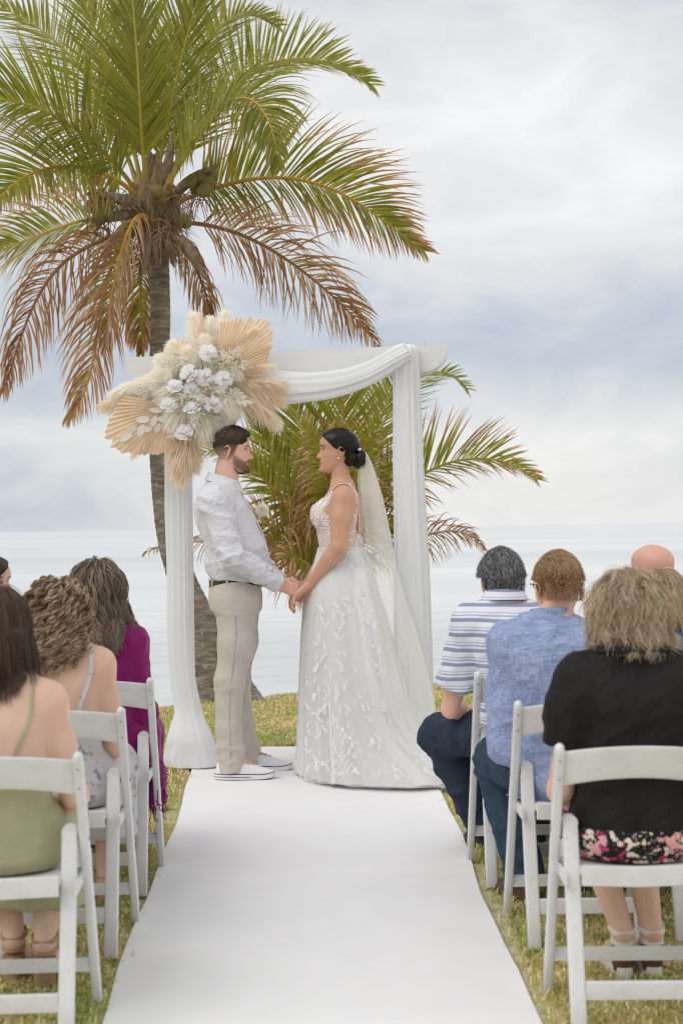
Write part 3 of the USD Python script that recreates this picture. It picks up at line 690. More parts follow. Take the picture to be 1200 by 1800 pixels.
# ------------------------------------------------------------------ white wedding arch with draped cloth
mat_basic('arch_paint_material', (0.77, 0.77, 0.775), 0.55, (0.73, 0.73, 0.735), scale=4, bump=0.1, bscale=90, stretch=(1, 1, 6))
mat_basic('drape_material', (0.94, 0.945, 0.965), 0.85, (0.92, 0.925, 0.95), scale=3, trans=0.35, spec=0.12, sheen=0.15)
A0, A1 = P(218, 628, 7.66), P(789, 605, 7.46)
ab = np.array([*( (A0 + A1) / 2)[:2], 0.0]); ab[2] = float(gz(ab[0], ab[1]))
arch = thing('wedding_arch', 'white painted timber arch with scalloped beam end framing the couple', 'arch', ab)
e = unit(A1 - A0); nrm = unit(np.cross(e, [0, 0, 1.0])); ez = np.cross(nrm, e)    # nrm points away from the camera or towards it, see below
if nrm[1] < 0:
    nrm = -nrm
L = np.linalg.norm(A1 - A0)
H = 0.142
prof = [(0.0, 0.0)]
for k in np.linspace(0, 1, 9):
    a = k * PI / 2
    prof.append((0.012 + 0.135 * (1 - math.cos(a)) ** 0.9 * 1.0, -0.03 - (H - 0.03) * math.sin(a)))
right = [(L - x_, z_) for x_, z_ in prof][::-1]
poly = np.array(prof + right)
from shapely.geometry import Polygon


def beam_at(off):
    bm = trimesh.creation.extrude_polygon(Polygon(poly).buffer(-0.003).buffer(0.003), 0.042, engine='earcut')
    v = bm.vertices.copy()
    bm.vertices = A0 - ab + v[:, :1] * e + v[:, 1:2] * np.array([0, 0, 1.0]) * 1.0 + (v[:, 2:] + off) * nrm
    if bm.volume < 0:
        bm.invert()
    return bm


obj('beam', beam_at(0.0), 'arch_paint_material', arch, 30)
obj('beam', beam_at(0.11), 'arch_paint_material', arch, 30)
for px_, dd, ptop in ((318, 7.60, 640), (716, 7.45, 625)):
    tpt = P(px_, ptop, dd) + nrm * 0.079
    gpt = np.array([tpt[0], tpt[1], float(gz(tpt[0], tpt[1]))])
    obj('post', rounded_bar([gpt - ab, (gpt + tpt) / 2 - ab, tpt - ab], 0.062, 0.066, 0.004, side=e), 'arch_paint_material', arch, 40)
    obj('foot_plate', rounded_bar([gpt - ab + [0, 0, 0.004], gpt - ab + [0, 0, 0.012], gpt - ab + [0, 0, 0.022]], 0.2, 0.26, 0.004, side=e), 'arch_paint_material', arch, 40)


def pleated(stations, seed, n=150, amp=0.16, freq=4.2, zf=0.25, rows=170):
    """a cloth that hangs round something: stations (point, half width, half depth) from the top down"""
    st = np.array([[*p, w, d] for p, w, d in stations])
    from scipy.interpolate import PchipInterpolator
    s = np.concatenate([[0], np.cumsum(np.linalg.norm(np.diff(st[:, :3], axis=0), axis=1) + 1e-6)])
    u = np.linspace(0, s[-1], rows)
    q = PchipInterpolator(s, st)(u)
    ang = np.linspace(0, 2 * PI, n, endpoint=False)
    ca, sa = np.cos(ang), np.sin(ang)
    pos = np.stack([ca[None] * freq + 0 * u[:, None], sa[None] * freq + 0 * u[:, None], u[:, None] * zf + 0 * ang[None]], -1)
    nz = meshkit.noise(pos, seed); fine = meshkit.noise(pos * [2.3, 2.3, 1.5], seed + 1)
    fold = 1 - np.abs(2 * nz - 1) * 2
    R = 1 + amp * (fold * 0.8 + (fine - 0.5) * 0.7)
    sq = lambda c: np.sign(c) * np.abs(c) ** 0.75
    rings = q[:, None, :3] + (R * sq(ca)[None] * q[:, 3:4])[..., None] * e + (R * sq(sa)[None] * q[:, 4:5])[..., None] * nrm
    return rings


def G2(px, py, off=0.0):
    p = G(px, py); p[2] += off
    return p


d0 = P(318, 680, 7.58) + nrm * .05
gl = np.array([*G(333, 1345)[:2]]); gzl = float(gz(*gl))
ld = thing('drape', 'white cloth drape hanging down the left arch post and pooling on the carpet edge', 'drape', (gl[0], gl[1], gzl))
o = np.array([gl[0], gl[1], gzl])
S = []
for px_, py_, w_, dp in ((320, 660, 26, .06), (316, 720, 27, .065), (315, 820, 27, .07), (316, 900, 28, .07), (318, 1000, 26, .07), (319, 1100, 26, .075), (322, 1190, 25, .075), (329, 1250, 27, .08), (331, 1285, 34, .10), (333, 1312, 44, .13), (334, 1340, 50, .16), (334, 1364, 54, .18)):
    c = P(px_, py_, 7.55) + nrm * .06
    S.append((c - o - e * .022 * min(1, max(0, (1340 - py_) / 200)), w_ / 2500 * 7.55 * (.80 if py_ < 1260 else .92), dp * .72))
R_ = pleated(S, 5, amp=.13, freq=3.2)
fl = np.clip((R_[..., 2] - 0.30) / -0.30, 0, 1)
blk = meshkit.fbm(R_ * [7, 7, 9], 3, 8) - .5
R_ += (fl ** 1.0)[..., None] * blk[..., None] * np.array([.05, .05, .03])
lump = np.exp(-((R_[..., 2] - .17) / .10) ** 2) * (R_[..., 1] < 0)
R_[..., 1] -= .035 * lump
R_[..., 2] = np.maximum(R_[..., 2], 0.014)
obj('cloth', loft(R_), 'drape_material', ld, True)

dg = P(722, 1352, 7.42) + nrm * .05; dg[2] = float(gz(dg[0], dg[1]))
rd = thing('drape', 'white cloth swagged under the beam and hanging down the right arch post behind the bride', 'drape', dg)
S = []
for px_, py_, w_, dp in ((712, 604, 16, .05), (712, 606, 22, .085), (713, 616, 24, .10), (714, 645, 25, .09), (716, 690, 25, .075), (718, 800, 27, .075), (721, 900, 29, .08), (724, 1000, 32, .085), (727, 1150, 35, .09), (728, 1280, 38, .10), (728, 1345, 44, .12), (728, 1362, 47, .13)):
    c = P(px_, py_, 7.42) + nrm * .055
    S.append((c - dg - e * .008, w_ / 2500 * 7.42 * .88, dp * .85))
R_ = pleated(S, 15, amp=.17)
R_[..., 2] = np.maximum(R_[..., 2], 0.014)
obj('hanging_panel', loft(R_), 'drape_material', rd, True)
# the swag: a gathered length of cloth along a hanging curve
ctr = [(360, 655, 7.50), (420, 668, 7.46), (480, 679, 7.44), (540, 680, 7.43), (600, 672, 7.42), (655, 652, 7.42), (694, 630, 7.41), (716, 618, 7.41)]
hh = [30, 28, 25, 24, 23, 20, 18, 15]
line = spline([P(*c) - dg for c in ctr], 90)
hw = np.interp(np.linspace(0, 1, 90), np.linspace(0, 1, len(hh)), hh) / 2500 * 7.43
ang = np.linspace(0, 2 * PI, 90, endpoint=False)
t = unit(np.gradient(line, axis=0)); vv = unit(np.array([0, 0, 1.0])[None] - t * t[:, 2:]); dd_ = np.cross(t, vv)
u = np.linspace(0, 1, 90)
pos = np.stack([np.cos(ang)[None] * 5 + 0 * u[:, None], np.sin(ang)[None] * 3.2 + 0 * u[:, None] + 0.5 * u[:, None], u[:, None] * 1.4 + 0 * ang[None]], -1)
nz = meshkit.noise(pos, 33); fold = 1 - np.abs(2 * nz - 1) * 2
R1 = 1 + .22 * fold + .1 * (meshkit.noise(pos * 2.1, 35) - .5)
rings = line[:, None] + (R1 * np.cos(ang)[None] * hw[:, None])[..., None] * vv[:, None] + (R1 * np.sin(ang)[None] * .042)[..., None] * dd_[:, None]
obj('swag', loft(rings), 'drape_material', rd, True)

# ------------------------------------------------------------------ dried flower arrangement on the left corner
usdkit.material(stage, '/World/Looks/pampas_material', {'g': ('geometry', {}), 'n': ('noise_texture', {'scale': 14.0, 'detail': 4.0}), 'r': ('rgb_ramp', {'ramp': [(0.35, (0.97, 0.92, 0.82)), (0.65, (0.985, 0.965, 0.91))]}), 'p': ('principled_bsdf', {'roughness': 0.9, 'specular_ior_level': 0.1}), 't': ('translucent_bsdf', {}), 'm': ('mix_closure', {'fac': 0.55})},
                [('g.position', 'n.vector'), ('n.fac', 'r.fac'), ('r.color', 'p.base_color'), ('r.color', 't.color'), ('p.BSDF', 'm.closure1'), ('t.BSDF', 'm.closure2')], surface='m.closure')
usdkit.material(stage, '/World/Looks/tan_pampas_material', {'g': ('geometry', {}), 'n': ('noise_texture', {'scale': 14.0, 'detail': 4.0}), 'r': ('rgb_ramp', {'ramp': [(0.35, (0.92, 0.79, 0.64)), (0.65, (0.97, 0.89, 0.78))]}), 'p': ('principled_bsdf', {'roughness': 0.9, 'specular_ior_level': 0.1}), 't': ('translucent_bsdf', {}), 'm': ('mix_closure', {'fac': 0.55})},
                [('g.position', 'n.vector'), ('n.fac', 'r.fac'), ('r.color', 'p.base_color'), ('r.color', 't.color'), ('p.BSDF', 'm.closure1'), ('t.BSDF', 'm.closure2')], surface='m.closure')
mat_basic('dried_fan_material', (1.0, 0.82, 0.61), 0.7, (0.96, 0.75, 0.53), scale=20, cd=True, trans=0.3, spec=0.2)
mat_basic('rose_material', (0.95, 0.95, 0.96), 0.6, (0.93, 0.93, 0.95), scale=20, trans=0.4, spec=0.2)
mat_basic('white_leaf_material', (0.86, 0.84, 0.79), 0.6, (0.80, 0.78, 0.72), scale=20, trans=0.3, spec=0.25)
mat_basic('spray_material', (0.95, 0.92, 0.84), 0.85, (0.92, 0.87, 0.77), scale=20, spec=0.1, trans=0.2)
mat_basic('stem_material', (0.05, 0.07, 0.02), 0.6)
mat_basic('foam_material', (0.70, 0.60, 0.46), 0.95, (0.6, 0.5, 0.38), scale=40, bump=1, bscale=60)
fc = P(340, 690, 7.50)
fl = thing('flower_arrangement', 'large dried arrangement of pampas, palm fans and white roses on the arch corner', 'flowers', fc, scale=.945)
Q = lambda px, py, off=0.0: P(px, py, 7.50 - off) - fc         # off: metres in front of the beam
ex, ey, ezz = rt, fw, up
core = trimesh.creation.icosphere(3, 1.0); core.vertices = core.vertices * (1 + .15 * (meshkit.noise(core.vertices * 4, 2)[:, None] - .5)) * np.array([.15, .07, .13])
core.apply_translation(Q(345, 685, .04))
obj('flower_foam', core, 'foam_material', fl, True)


def fan(px, py, off, a0, a1, lens, n, tilt=0.0, seed=0):
    g = np.random.default_rng(seed)
    c = Q(px, py, off); V, Fc, C = [], [], []
    K = 2 * n
    ks = np.linspace(0.12, 1, 9)
    for i in range(K + 1):
        a = math.radians(a0 + (a1 - a0) * i / K)
        L_ = np.interp(i / K, np.linspace(0, 1, len(lens)), lens) / 2500 * 7.5 * (1 + (.03 * g.normal() if i % 2 else 0))
        d = math.cos(a) * ex + math.sin(a) * ezz
        for k in ks:
            z = ((i % 2) - .5) * .010 * k ** 0.8 + .03 * math.sin(PI * k) + tilt * k
            V.append(c + d * L_ * k - ey * z)
            C.append(np.array([1, 1, 1]) * (1.0 - .22 * (i % 2)) * g.uniform(.93, 1.05))
    m = 9
    for i in range(K):
        for j in range(m - 1):
            q = i * m + j
            Fc += [(q, q + m, q + m + 1), (q, q + m + 1, q + 1)]
    obj('palm_fan', trimesh.Trimesh(np.array(V), np.array(Fc), process=False), 'dried_fan_material', fl, False, cd=np.clip(np.array(C), 0, 1))


fan(392, 655, .12, 92, -6, [92, 100, 110, 132, 118, 95, 82, 70], 25, .03, 1)
fan(302, 715, .12, 168, 278, [92, 108, 135, 125, 100, 88, 80], 25, .03, 2)
fan(330, 655, .03, 75, 170, [50, 62, 72, 66, 55, 48], 13, .0, 3)
fan(365, 690, .05, -75, 5, [70, 78, 74, 62, 55], 10, .0, 4)


def plume(a, b, tan=False, n=650, spread=.06, seed=0, bend=.03):
    g = np.random.default_rng(seed)
    A, B = Q(*a), Q(*b)
    L_ = np.linalg.norm(B - A)
    mid = (A + B) / 2 + np.array([0, 0, bend]) + g.normal(0, .01, 3)
    line = spline([A, mid, B], 30)
    t = unit(np.gradient(line, axis=0))
    u = g.uniform(.12, 1, n) ** .85
    k = np.clip((u * 29).astype(int), 0, 28); w = (u * 29 - k)[:, None]
    base = line[k] * (1 - w) + line[np.minimum(k + 1, 29)] * w
    rd_ = g.normal(0, 1, (n, 3)); rd_ -= t[k] * (rd_ * t[k]).sum(1)[:, None]; rd_ = unit(rd_)
    d = unit(t[k] * g.uniform(.7, 1.6, (n, 1)) + rd_ * g.uniform(.25, 1.0, (n, 1)))
    ln = spread * 1.5 * (1.15 - .75 * u) * g.uniform(.6, 1.2, n)
    s = np.linspace(0, 1, 6)
    pts = base[:, None] + d[:, None] * (ln[:, None] * s)[..., None] + np.array([0, 0, -1.0]) * (ln[:, None] * .35 * s ** 2)[..., None] + g.normal(0, .0025, (n, 6, 3)) * s[None, :, None]
    stem = tube(line[:22], .0022, 5)
    mname = 'tan_pampas_material' if tan else 'pampas_material'
    pr = obj('pampas_plume', stem, 'spray_material', fl, True)
    curves('plume_hairs', pts, np.array([.0020, .0022, .0021, .0018, .0014, .0008]), mname, pr, kind='stuff')


PL = [((352, 640, .06), (340, 548, .06), 0), ((362, 640, .05), (372, 556, .04), 0), ((372, 640, .07), (398, 545, .06), 0), ((345, 650, .08), (305, 600, .09), 0), ((335, 660, .08), (282, 625, .08), 0), ((330, 665, .1), (268, 660, .1), 0),
      ((375, 645, .10), (425, 588, .12), 1), ((388, 665, .13), (484, 600, .17), 2), ((392, 675, .12), (502, 672, .14), 1), ((390, 685, .12), (500, 700, .13), 1), ((385, 690, .12), (492, 742, .13), 1), ((395, 680, .1), (470, 660, .1), 0),
      ((330, 735, .12), (318, 848, .13), 1), ((318, 735, .12), (308, 835, .11), 1), ((340, 735, .11), (338, 820, .10), 1), ((312, 735, .12), (228, 806, .17), 2),
      ((310, 690, .10), (176, 712, .10), 1), ((312, 685, .11), (195, 690, .12), 0), ((315, 690, .12), (215, 728, .11), 1), ((318, 675, .1), (235, 680, .1), 0),
      ((378, 650, .14), (455, 570, .18), 2), ((395, 650, .14), (488, 640, .17), 2), ((300, 725, .14), (205, 770, .17), 2), ((360, 640, .13), (352, 545, .14), 2),
      ((345, 670, .14), (300, 650, .16), 0), ((350, 665, .14), (330, 612, .16), 0), ((358, 660, .14), (362, 590, .15), 0), ((360, 690, .14), (410, 720, .16), 0), ((350, 700, .14), (362, 765, .15), 0), ((345, 700, .14), (300, 745, .16), 0), ((365, 675, .14), (420, 650, .16), 0), ((355, 705, .12), (392, 768, .12), 0), ((340, 690, .14), (282, 690, .16), 0)]
for i, (a, b, tn) in enumerate(PL):
    plume(a, b, bool(tn), n=420 if tn == 2 else 1100, spread=.05 if tn == 2 else .098, seed=300 + i, bend=.02 if b[1] < 700 else .03)


def spray(a, b, seed, n=26, sub=7):
    g = np.random.default_rng(seed)
    A, B = Q(*a), Q(*b)
    line = spline([A, (A + B) / 2 + g.normal(0, .012, 3), B], 20)
    pts, tips = [], []
    for i in range(n):
        u = g.uniform(.15, 1); p = line[int(u * 19)]
        d = unit(unit(B - A) * .8 + g.normal(0, .7, 3))
        Lb = g.uniform(.03, .075) * (1.2 - .6 * u)
        for j in range(sub):
            q = p + d * Lb * (j + 1) / sub
            dd = unit(d + g.normal(0, .8, 3))
            s = np.linspace(0, 1, 4)[:, None]
            pts.append(q + dd * s * g.uniform(.008, .02)); tips.append(pts[-1][-1])
        s = np.linspace(0, 1, 4)[:, None]
        pts.append(p + d * Lb * s)
    pr = obj('bleached_spray', tube(line, .0016, 5), 'spray_material', fl, True)
    curves('sprigs', np.array(pts), .0022, 'spray_material', pr, kind='stuff')
    bl = []
    base = trimesh.creation.icosphere(0, .0032)
    V, Fc = [], []
    for tp in tips:
        V.append(base.vertices * g.uniform(.6, 1.3) + tp); Fc.append(base.faces + 12 * (len(V) - 1))
    obj('buds', trimesh.Trimesh(np.vstack(V), np.vstack(Fc), process=False), 'spray_material', pr, False, kind='stuff')


for i, (a, b) in enumerate([((385, 660, .16), (432, 612, .19)), ((385, 665, .17), (440, 640, .19)), ((380, 690, .16), (425, 690, .2)), ((335, 710, .17), (328, 778, .19)), ((322, 715, .17), (302, 772, .19)), ((362, 715, .15), (385, 782, .14)), ((370, 715, .15), (402, 775, .12)), ((310, 690, .16), (250, 690, .17)), ((350, 700, .17), (345, 745, .2)), ((345, 690, .18), (316, 700, .21)), ((365, 650, .17), (395, 625, .2)), ((372, 690, .17), (390, 690, .21)), ((352, 690, .18), (352, 700, .22)), ((330, 640, .15), (282, 632, .16))]):
    spray(a, b, 400 + i)


def leaf_mesh(p, d, n, L_, w, cup=.25):
    d, n = unit(d), unit(n)
    s = np.cross(d, n)
    V = []
    ks = np.linspace(0, 1, 8)
    for k in ks:
        hw_ = w * max(0.0, math.sin(PI * min(1, k * .93 + .05))) ** .8
        c = p + d * L_ * k + n * (.18 * L_ * math.sin(PI * k) * cup)
        V += [c - s * hw_ + n * hw_ * .25, c, c + s * hw_ + n * hw_ * .25]
    Fc = []
    for j in range(7):
        for q in (0, 1):
            a = 3 * j + q
            Fc += [(a, a + 1, a + 4), (a, a + 4, a + 3)]
    return trimesh.Trimesh(np.array(V), np.array(Fc), process=False)


g = np.random.default_rng(12)
for (a, b, k, L_) in [((395, 688, .17), (436, 705, .2), 7, .05), ((315, 700, .17), (225, 765, .19), 7, .075), ((300, 690, .15), (245, 690, .16), 4, .06), ((320, 725, .16), (262, 755, .18), 4, .06), ((375, 725, .15), (395, 760, .15), 5, .045)]:
    A, B = Q(*a), Q(*b)
    pr = obj('white_leaf_sprig', tube(np.linspace(A, B, 8), .0015, 5), 'white_leaf_material', fl, True)
    dirb = unit(B - A)
    for i in range(k):
        u = .25 + .75 * i / (k - 1)
        sd = np.cross(dirb, -ey) * (1 if i % 2 else -1)
        d = dirb + sd * (0.75 if i < k - 1 else 0.05) + g.normal(0, .12, 3)
        obj('leaf', leaf_mesh(A + (B - A) * u, d, -ey + g.normal(0, .3, 3), L_ * g.uniform(.85, 1.1), L_ * .27), 'white_leaf_material', pr, True)


def rose(px, py, off, r, seed):
    g = np.random.default_rng(seed)
    c = Q(px, py, off)
    n = unit(-ey + .35 * ezz + g.normal(0, .28, 3))
    a1_ = unit(np.cross(n, [.2, .3, .9])); a2_ = np.cross(n, a1_)
    ms = []
    layers = [(3, .30, .98, .05), (4, .52, .90, .14), (5, .78, .74, .30), (5, 1.0, .52, .60)]
    for li, (cnt, rad, hgt, open_) in enumerate(layers):
        for i in range(cnt):
            a = 2 * PI * (i + .5 * (li % 2) + .13 * g.normal()) / cnt
            us, vs = np.linspace(-1, 1, 8), np.linspace(0, 1, 8)
            V = []
            for v in vs:
                for u_ in us:
                    wdt = (2.4 * PI / cnt / 2) * (.45 + .55 * math.sin(min(1, v * 1.25) * PI / 2)) * (1 if v < .8 else 1 - (v - .8) * 1.2)
                    th = a + u_ * wdt * .75
                    rr_ = r * rad * (.25 + .75 * v ** (.6 + .3 * open_)) * (1 + open_ * .22 * max(0, v - .72) * 4)
                    z = r * (hgt * (v ** .9) - .25 * rad - open_ * .35 * max(0, v - .7) * 2 - .10 * u_ ** 2 * v) + .003 * math.sin(5 * u_ + seed + i) * v
                    V.append(c + (math.cos(th) * a1_ + math.sin(th) * a2_) * rr_ + n * z)
            Fc = []
            for q in range(7):
                for w_ in range(7):
                    k = q * 8 + w_
                    Fc += [(k, k + 1, k + 9), (k, k + 9, k + 8)]
            ms.append(trimesh.Trimesh(np.array(V), np.array(Fc), process=False))
    rp = obj('rose', cat(ms), 'rose_material', fl, True)


for i, (x_, y_) in enumerate([(367, 616), (331, 654), (361, 661), (396, 666), (305, 678), (337, 685), (294, 713), (338, 720), (376, 712), (322, 764)]):
    rose(x_, y_, .215 + .01 * math.sin(i * 2.1), .044 + .003 * math.sin(i), 500 + i)
for a, b in (((358, 645, .2), (354, 628, .2)), ((327, 735, .2), (326, 755, .2)), ((379, 668, .2), (388, 655, .2)), ((322, 668, .2), (315, 690, .18))):
    obj('stem', tube(np.linspace(Q(*a), Q(*b), 5), .0025, 6), 'stem_material', fl, True)
# ------------------------------------------------------------------ people: one continuous body from a distance field, clothes from the same field grown a little
def surface_nets(d, lo, h):
    """smooth closed surface of the zero level of a distance grid"""
    s = d < 0
    nx, ny, nz = d.shape
    c = np.zeros((nx - 1, ny - 1, nz - 1), np.int8)
    offs = [(i, j, k) for i in (0, 1) for j in (0, 1) for k in (0, 1)]
    for i, j, k in offs:
        c += s[i:nx - 1 + i, j:ny - 1 + j, k:nz - 1 + k]
    act = np.nonzero((c > 0) & (c < 8))
    idx = np.full(c.shape, -1, np.int64)
    idx[act] = np.arange(len(act[0]))
    val = np.stack([d[act[0] + i, act[1] + j, act[2] + k] for i, j, k in offs], 1)
    acc = np.zeros((len(act[0]), 3)); cnt = np.zeros(len(act[0]))
    for a in range(8):
        for b in range(a + 1, 8):
            oa, ob = np.array(offs[a]), np.array(offs[b])
            if abs(oa - ob).sum() != 1:
                continue
            va, vb = val[:, a], val[:, b]
            m = (va < 0) != (vb < 0)
            t = va[m] / (va[m] - vb[m])
            acc[m] += oa + t[:, None] * (ob - oa)
            cnt[m] += 1
    v = (np.stack(act, 1) + acc / cnt[:, None]) * h + lo
    F_ = []
    for ax in range(3):
        sl0 = [slice(1, -1)] * 3; sl1 = [slice(1, -1)] * 3
        sl0[ax] = slice(0, d.shape[ax] - 1); sl1[ax] = slice(1, d.shape[ax])
        a, b = s[tuple(sl0)], s[tuple(sl1)]
        e_ = np.nonzero(a != b)
        p = [e_[0] + (1 if ax != 0 else 0), e_[1] + (1 if ax != 1 else 0), e_[2] + (1 if ax != 2 else 0)]
        u, w = (ax + 1) % 3, (ax + 2) % 3

        def cell(du, dw):
            q = [x.copy() for x in p]
            q[u] = q[u] - du; q[w] = q[w] - dw
            return idx[q[0], q[1], q[2]]
        q0, q1, q2, q3 = cell(1, 1), cell(0, 1), cell(0, 0), cell(1, 0)
        ins = a[e_]
        A = np.where(ins[:, None], np.stack([q0, q1, q2], 1), np.stack([q0, q2, q1], 1))
        B = np.where(ins[:, None], np.stack([q0, q2, q3], 1), np.stack([q0, q3, q2], 1))
        F_ += [A, B]
    f = np.vstack(F_)
    return trimesh.Trimesh(v, f[(f >= 0).all(1)], process=False)


def rot(ax, deg):
    return trimesh.transformations.rotation_matrix(math.radians(deg), ax)[:3, :3]


class Body:
    def __init__(self):
        self.prims = []

    def cone(self, tag_, a, b, ra, rb, flat=False, k=None):
        self.prims.append((tag_, 'cone', (np.asarray(a, float), np.asarray(b, float), ra, rb, flat), k))

    def chain(self, tag_, pts, radii, k=None):
        for i in range(len(pts) - 1):
            self.cone(tag_, pts[i], pts[i + 1], radii[i], radii[i + 1], k=k)

    def ell(self, tag_, c, r, R=None, k=None):
        self.prims.append((tag_, 'ell', (np.asarray(c, float), np.asarray(r, float), np.eye(3) if R is None else R), k))

    def stack(self, tag_, nodes, p=2.3, k=None):
        """nodes (z, centre x, centre y, half width, half depth) from low to high"""
        self.prims.append((tag_, 'stack', (np.asarray(nodes, float), p), k))

    def mesh(self, tags, grow=0.0, k=0.02, h=0.008, clips=(), cuts=()):
        from scipy.interpolate import PchipInterpolator
        use = [q for q in self.prims if q[0] in tags]
        bb = []
        for _, kind, a, _k in use:
            if kind == 'cone':
                r = max(a[2], a[3]) + grow
                bb.append((np.minimum(a[0], a[1]) - r, np.maximum(a[0], a[1]) + r))
            elif kind == 'ell':
                r = a[1].max() + grow
                bb.append((a[0] - r, a[0] + r))
            else:
                n = a[0]
                bb.append((np.array([(n[:, 1] - n[:, 3]).min(), (n[:, 2] - n[:, 4]).min(), n[0, 0]]) - grow, np.array([(n[:, 1] + n[:, 3]).max(), (n[:, 2] + n[:, 4]).max(), n[-1, 0]]) + grow))
        pad = k + 3 * h
        lo = np.min([b[0] for b in bb], 0) - pad; hi = np.max([b[1] for b in bb], 0) + pad
        n = np.ceil((hi - lo) / h).astype(int) + 1
        ax = [lo[i] + h * np.arange(n[i]) for i in range(3)]
        D = np.full(n, 0.25, np.float32)
        for (_, kind, a, pk), (b0, b1) in zip(use, bb):
            kk = pk or k
            i0 = np.maximum(np.floor((b0 - kk - 2.5 * h - lo) / h).astype(int), 0); i1 = np.minimum(np.ceil((b1 + kk + 2.5 * h - lo) / h).astype(int) + 1, n)
            sl = tuple(slice(i0[i], i1[i]) for i in range(3))
            X, Y, Z = ax[0][sl[0], None, None], ax[1][None, sl[1], None], ax[2][None, None, sl[2]]
            if kind == 'cone':
                p0, p1, ra, rb, flat = a
                dv = p1 - p0; L2 = dv @ dv + 1e-12
                t = ((X - p0[0]) * dv[0] + (Y - p0[1]) * dv[1] + (Z - p0[2]) * dv[2]) / L2
                tc = np.clip(t, 0, 1)
                e_ = np.sqrt((X - p0[0] - tc * dv[0]) ** 2 + (Y - p0[1] - tc * dv[1]) ** 2 + (Z - p0[2] - tc * dv[2]) ** 2) - (ra + (rb - ra) * tc) - grow
                if flat:
                    e_ = np.maximum(e_, (t - 1) * math.sqrt(L2))
            elif kind == 'ell':
                c, r, R = a
                q = [(X - c[0]) * R[0, i] + (Y - c[1]) * R[1, i] + (Z - c[2]) * R[2, i] for i in range(3)]
                k0 = np.sqrt(sum((q[i] / (r[i] + grow)) ** 2 for i in range(3)))
                k1 = np.sqrt(sum((q[i] / (r[i] + grow) ** 2) ** 2 for i in range(3)))
                e_ = k0 * (k0 - 1) / np.maximum(k1, 1e-6)
            else:
                nd, pw = a
                zc = np.clip(Z.ravel(), nd[0, 0], nd[-1, 0])
                q = PchipInterpolator(nd[:, 0], nd[:, 1:])(zc)
                cx, cy, w, dd = (q[:, i][None, None, :] for i in range(4))
                w, dd = w + grow, dd + grow
                rho = (np.abs((X - cx) / w) ** pw + np.abs((Y - cy) / dd) ** pw) ** (1 / pw)
                e_ = (rho - 1) * np.minimum(w, dd)
                over = np.maximum(nd[0, 0] - grow - Z, Z - nd[-1, 0] - grow)
                e_ = np.maximum(e_, over)
            o = D[sl]
            hh = np.clip(0.5 + 0.5 * (e_ - o) / kk, 0, 1)
            D[sl] = e_ * (1 - hh) + o * hh - kk * hh * (1 - hh)
        X, Y, Z = ax[0][:, None, None], ax[1][None, :, None], ax[2][None, None, :]
        for f in clips:
            D = np.maximum(D, f(X, Y, Z).astype(np.float32))
        for f in cuts:
            D = np.maximum(D, -f(X, Y, Z).astype(np.float32))
        D[0], D[-1], D[:, 0], D[:, -1], D[:, :, 0], D[:, :, -1] = (.25,) * 6
        return surface_nets(D, lo, h)


def plane(p, n):
    """clip: keep what lies behind the plane through p with outward normal n"""
    p, n = np.asarray(p, float), unit(n)
    return lambda X, Y, Z: (X - p[0]) * n[0] + (Y - p[1]) * n[1] + (Z - p[2]) * n[2]


def normals_of(m):
    return meshkit.arrays(m, True)[2]


def wrinkle(m, amp, freq, seed=0, axis=(0, 0, 1), stretch=2.5, where=None, sharp=1.5):
    """cloth folds: ridges that run along axis, pushed out along the normals"""
    v = np.array(m.vertices); n = normals_of(m)
    a = unit(np.asarray(axis, float))
    al = (v @ a)[:, None] * a
    q = ((v - al) + al / stretch) * freq
    q = q + 0.35 * np.stack([meshkit.noise(q * .6 + 9, seed + 5), meshkit.noise(q * .6 + 19, seed + 6), meshkit.noise(q * .6 + 29, seed + 7)], 1)
    f = (1 - np.abs(2 * meshkit.noise(q, seed) - 1)) ** sharp - 0.35 + 0.4 * (meshkit.noise(q * 2.3, seed + 2) - .5)
    w = 1.0 if where is None else where(v)
    m.vertices = v + n * (amp * f * w)[:, None]
    return m


def lay_on(line, surface, lift):
    """moves a line of points onto a surface"""
    from scipy.spatial import cKDTree
    v = np.asarray(surface.vertices); n = normals_of(surface)
    _, i = cKDTree(v).query(line, k=6)
    p, m = v[i].mean(1), unit(n[i].mean(1))
    out = p + m * lift
    for _ in range(3):
        out[1:-1] = (out[:-2] + 2 * out[1:-1] + out[2:]) / 4
    return out, m


def union(meshes):
    try:
        ms = [manifold3d.Manifold(manifold3d.Mesh(np.asarray(m.vertices, np.float32), np.asarray(m.faces, np.uint32))) for m in meshes]
        if any(m.is_empty() for m in ms):
            raise ValueError
        u = manifold3d.Manifold.batch_boolean(ms, manifold3d.OpType.Add).to_mesh()
        return trimesh.Trimesh(np.array(u.vert_properties[:, :3], float), np.array(u.tri_verts), process=False)
    except Exception:
        return cat(meshes)


HZ = [-.112, -.106, -.096, -.085, -.07, -.058, -.045, -.03, -.015, 0, .012, .025, .04, .055, .07, .085, .097, .106, .112]
HF = [.050, .078, .087, .082, .082, .081, .080, .078, .075, .074, .077, .085, .088, .086, .080, .066, .047, .025, .0]
HB = [.020, .0, -.015, -.03, -.045, -.053, -.061, -.072, -.085, -.095, -.100, -.104, -.106, -.103, -.095, -.08, -.062, -.04, -.01]
HW = [.018, .029, .041, .049, .056, .060, .063, .066, .069, .071, .073, .075, .0765, .076, .072, .062, .048, .030, .006]
HC = [.042, .040, .034, .026, .012, .004, -.002, -.007, -.010, -.012, -.012, -.012, -.010, -.010, -.010, -.010, -.010, -.010, -.008]


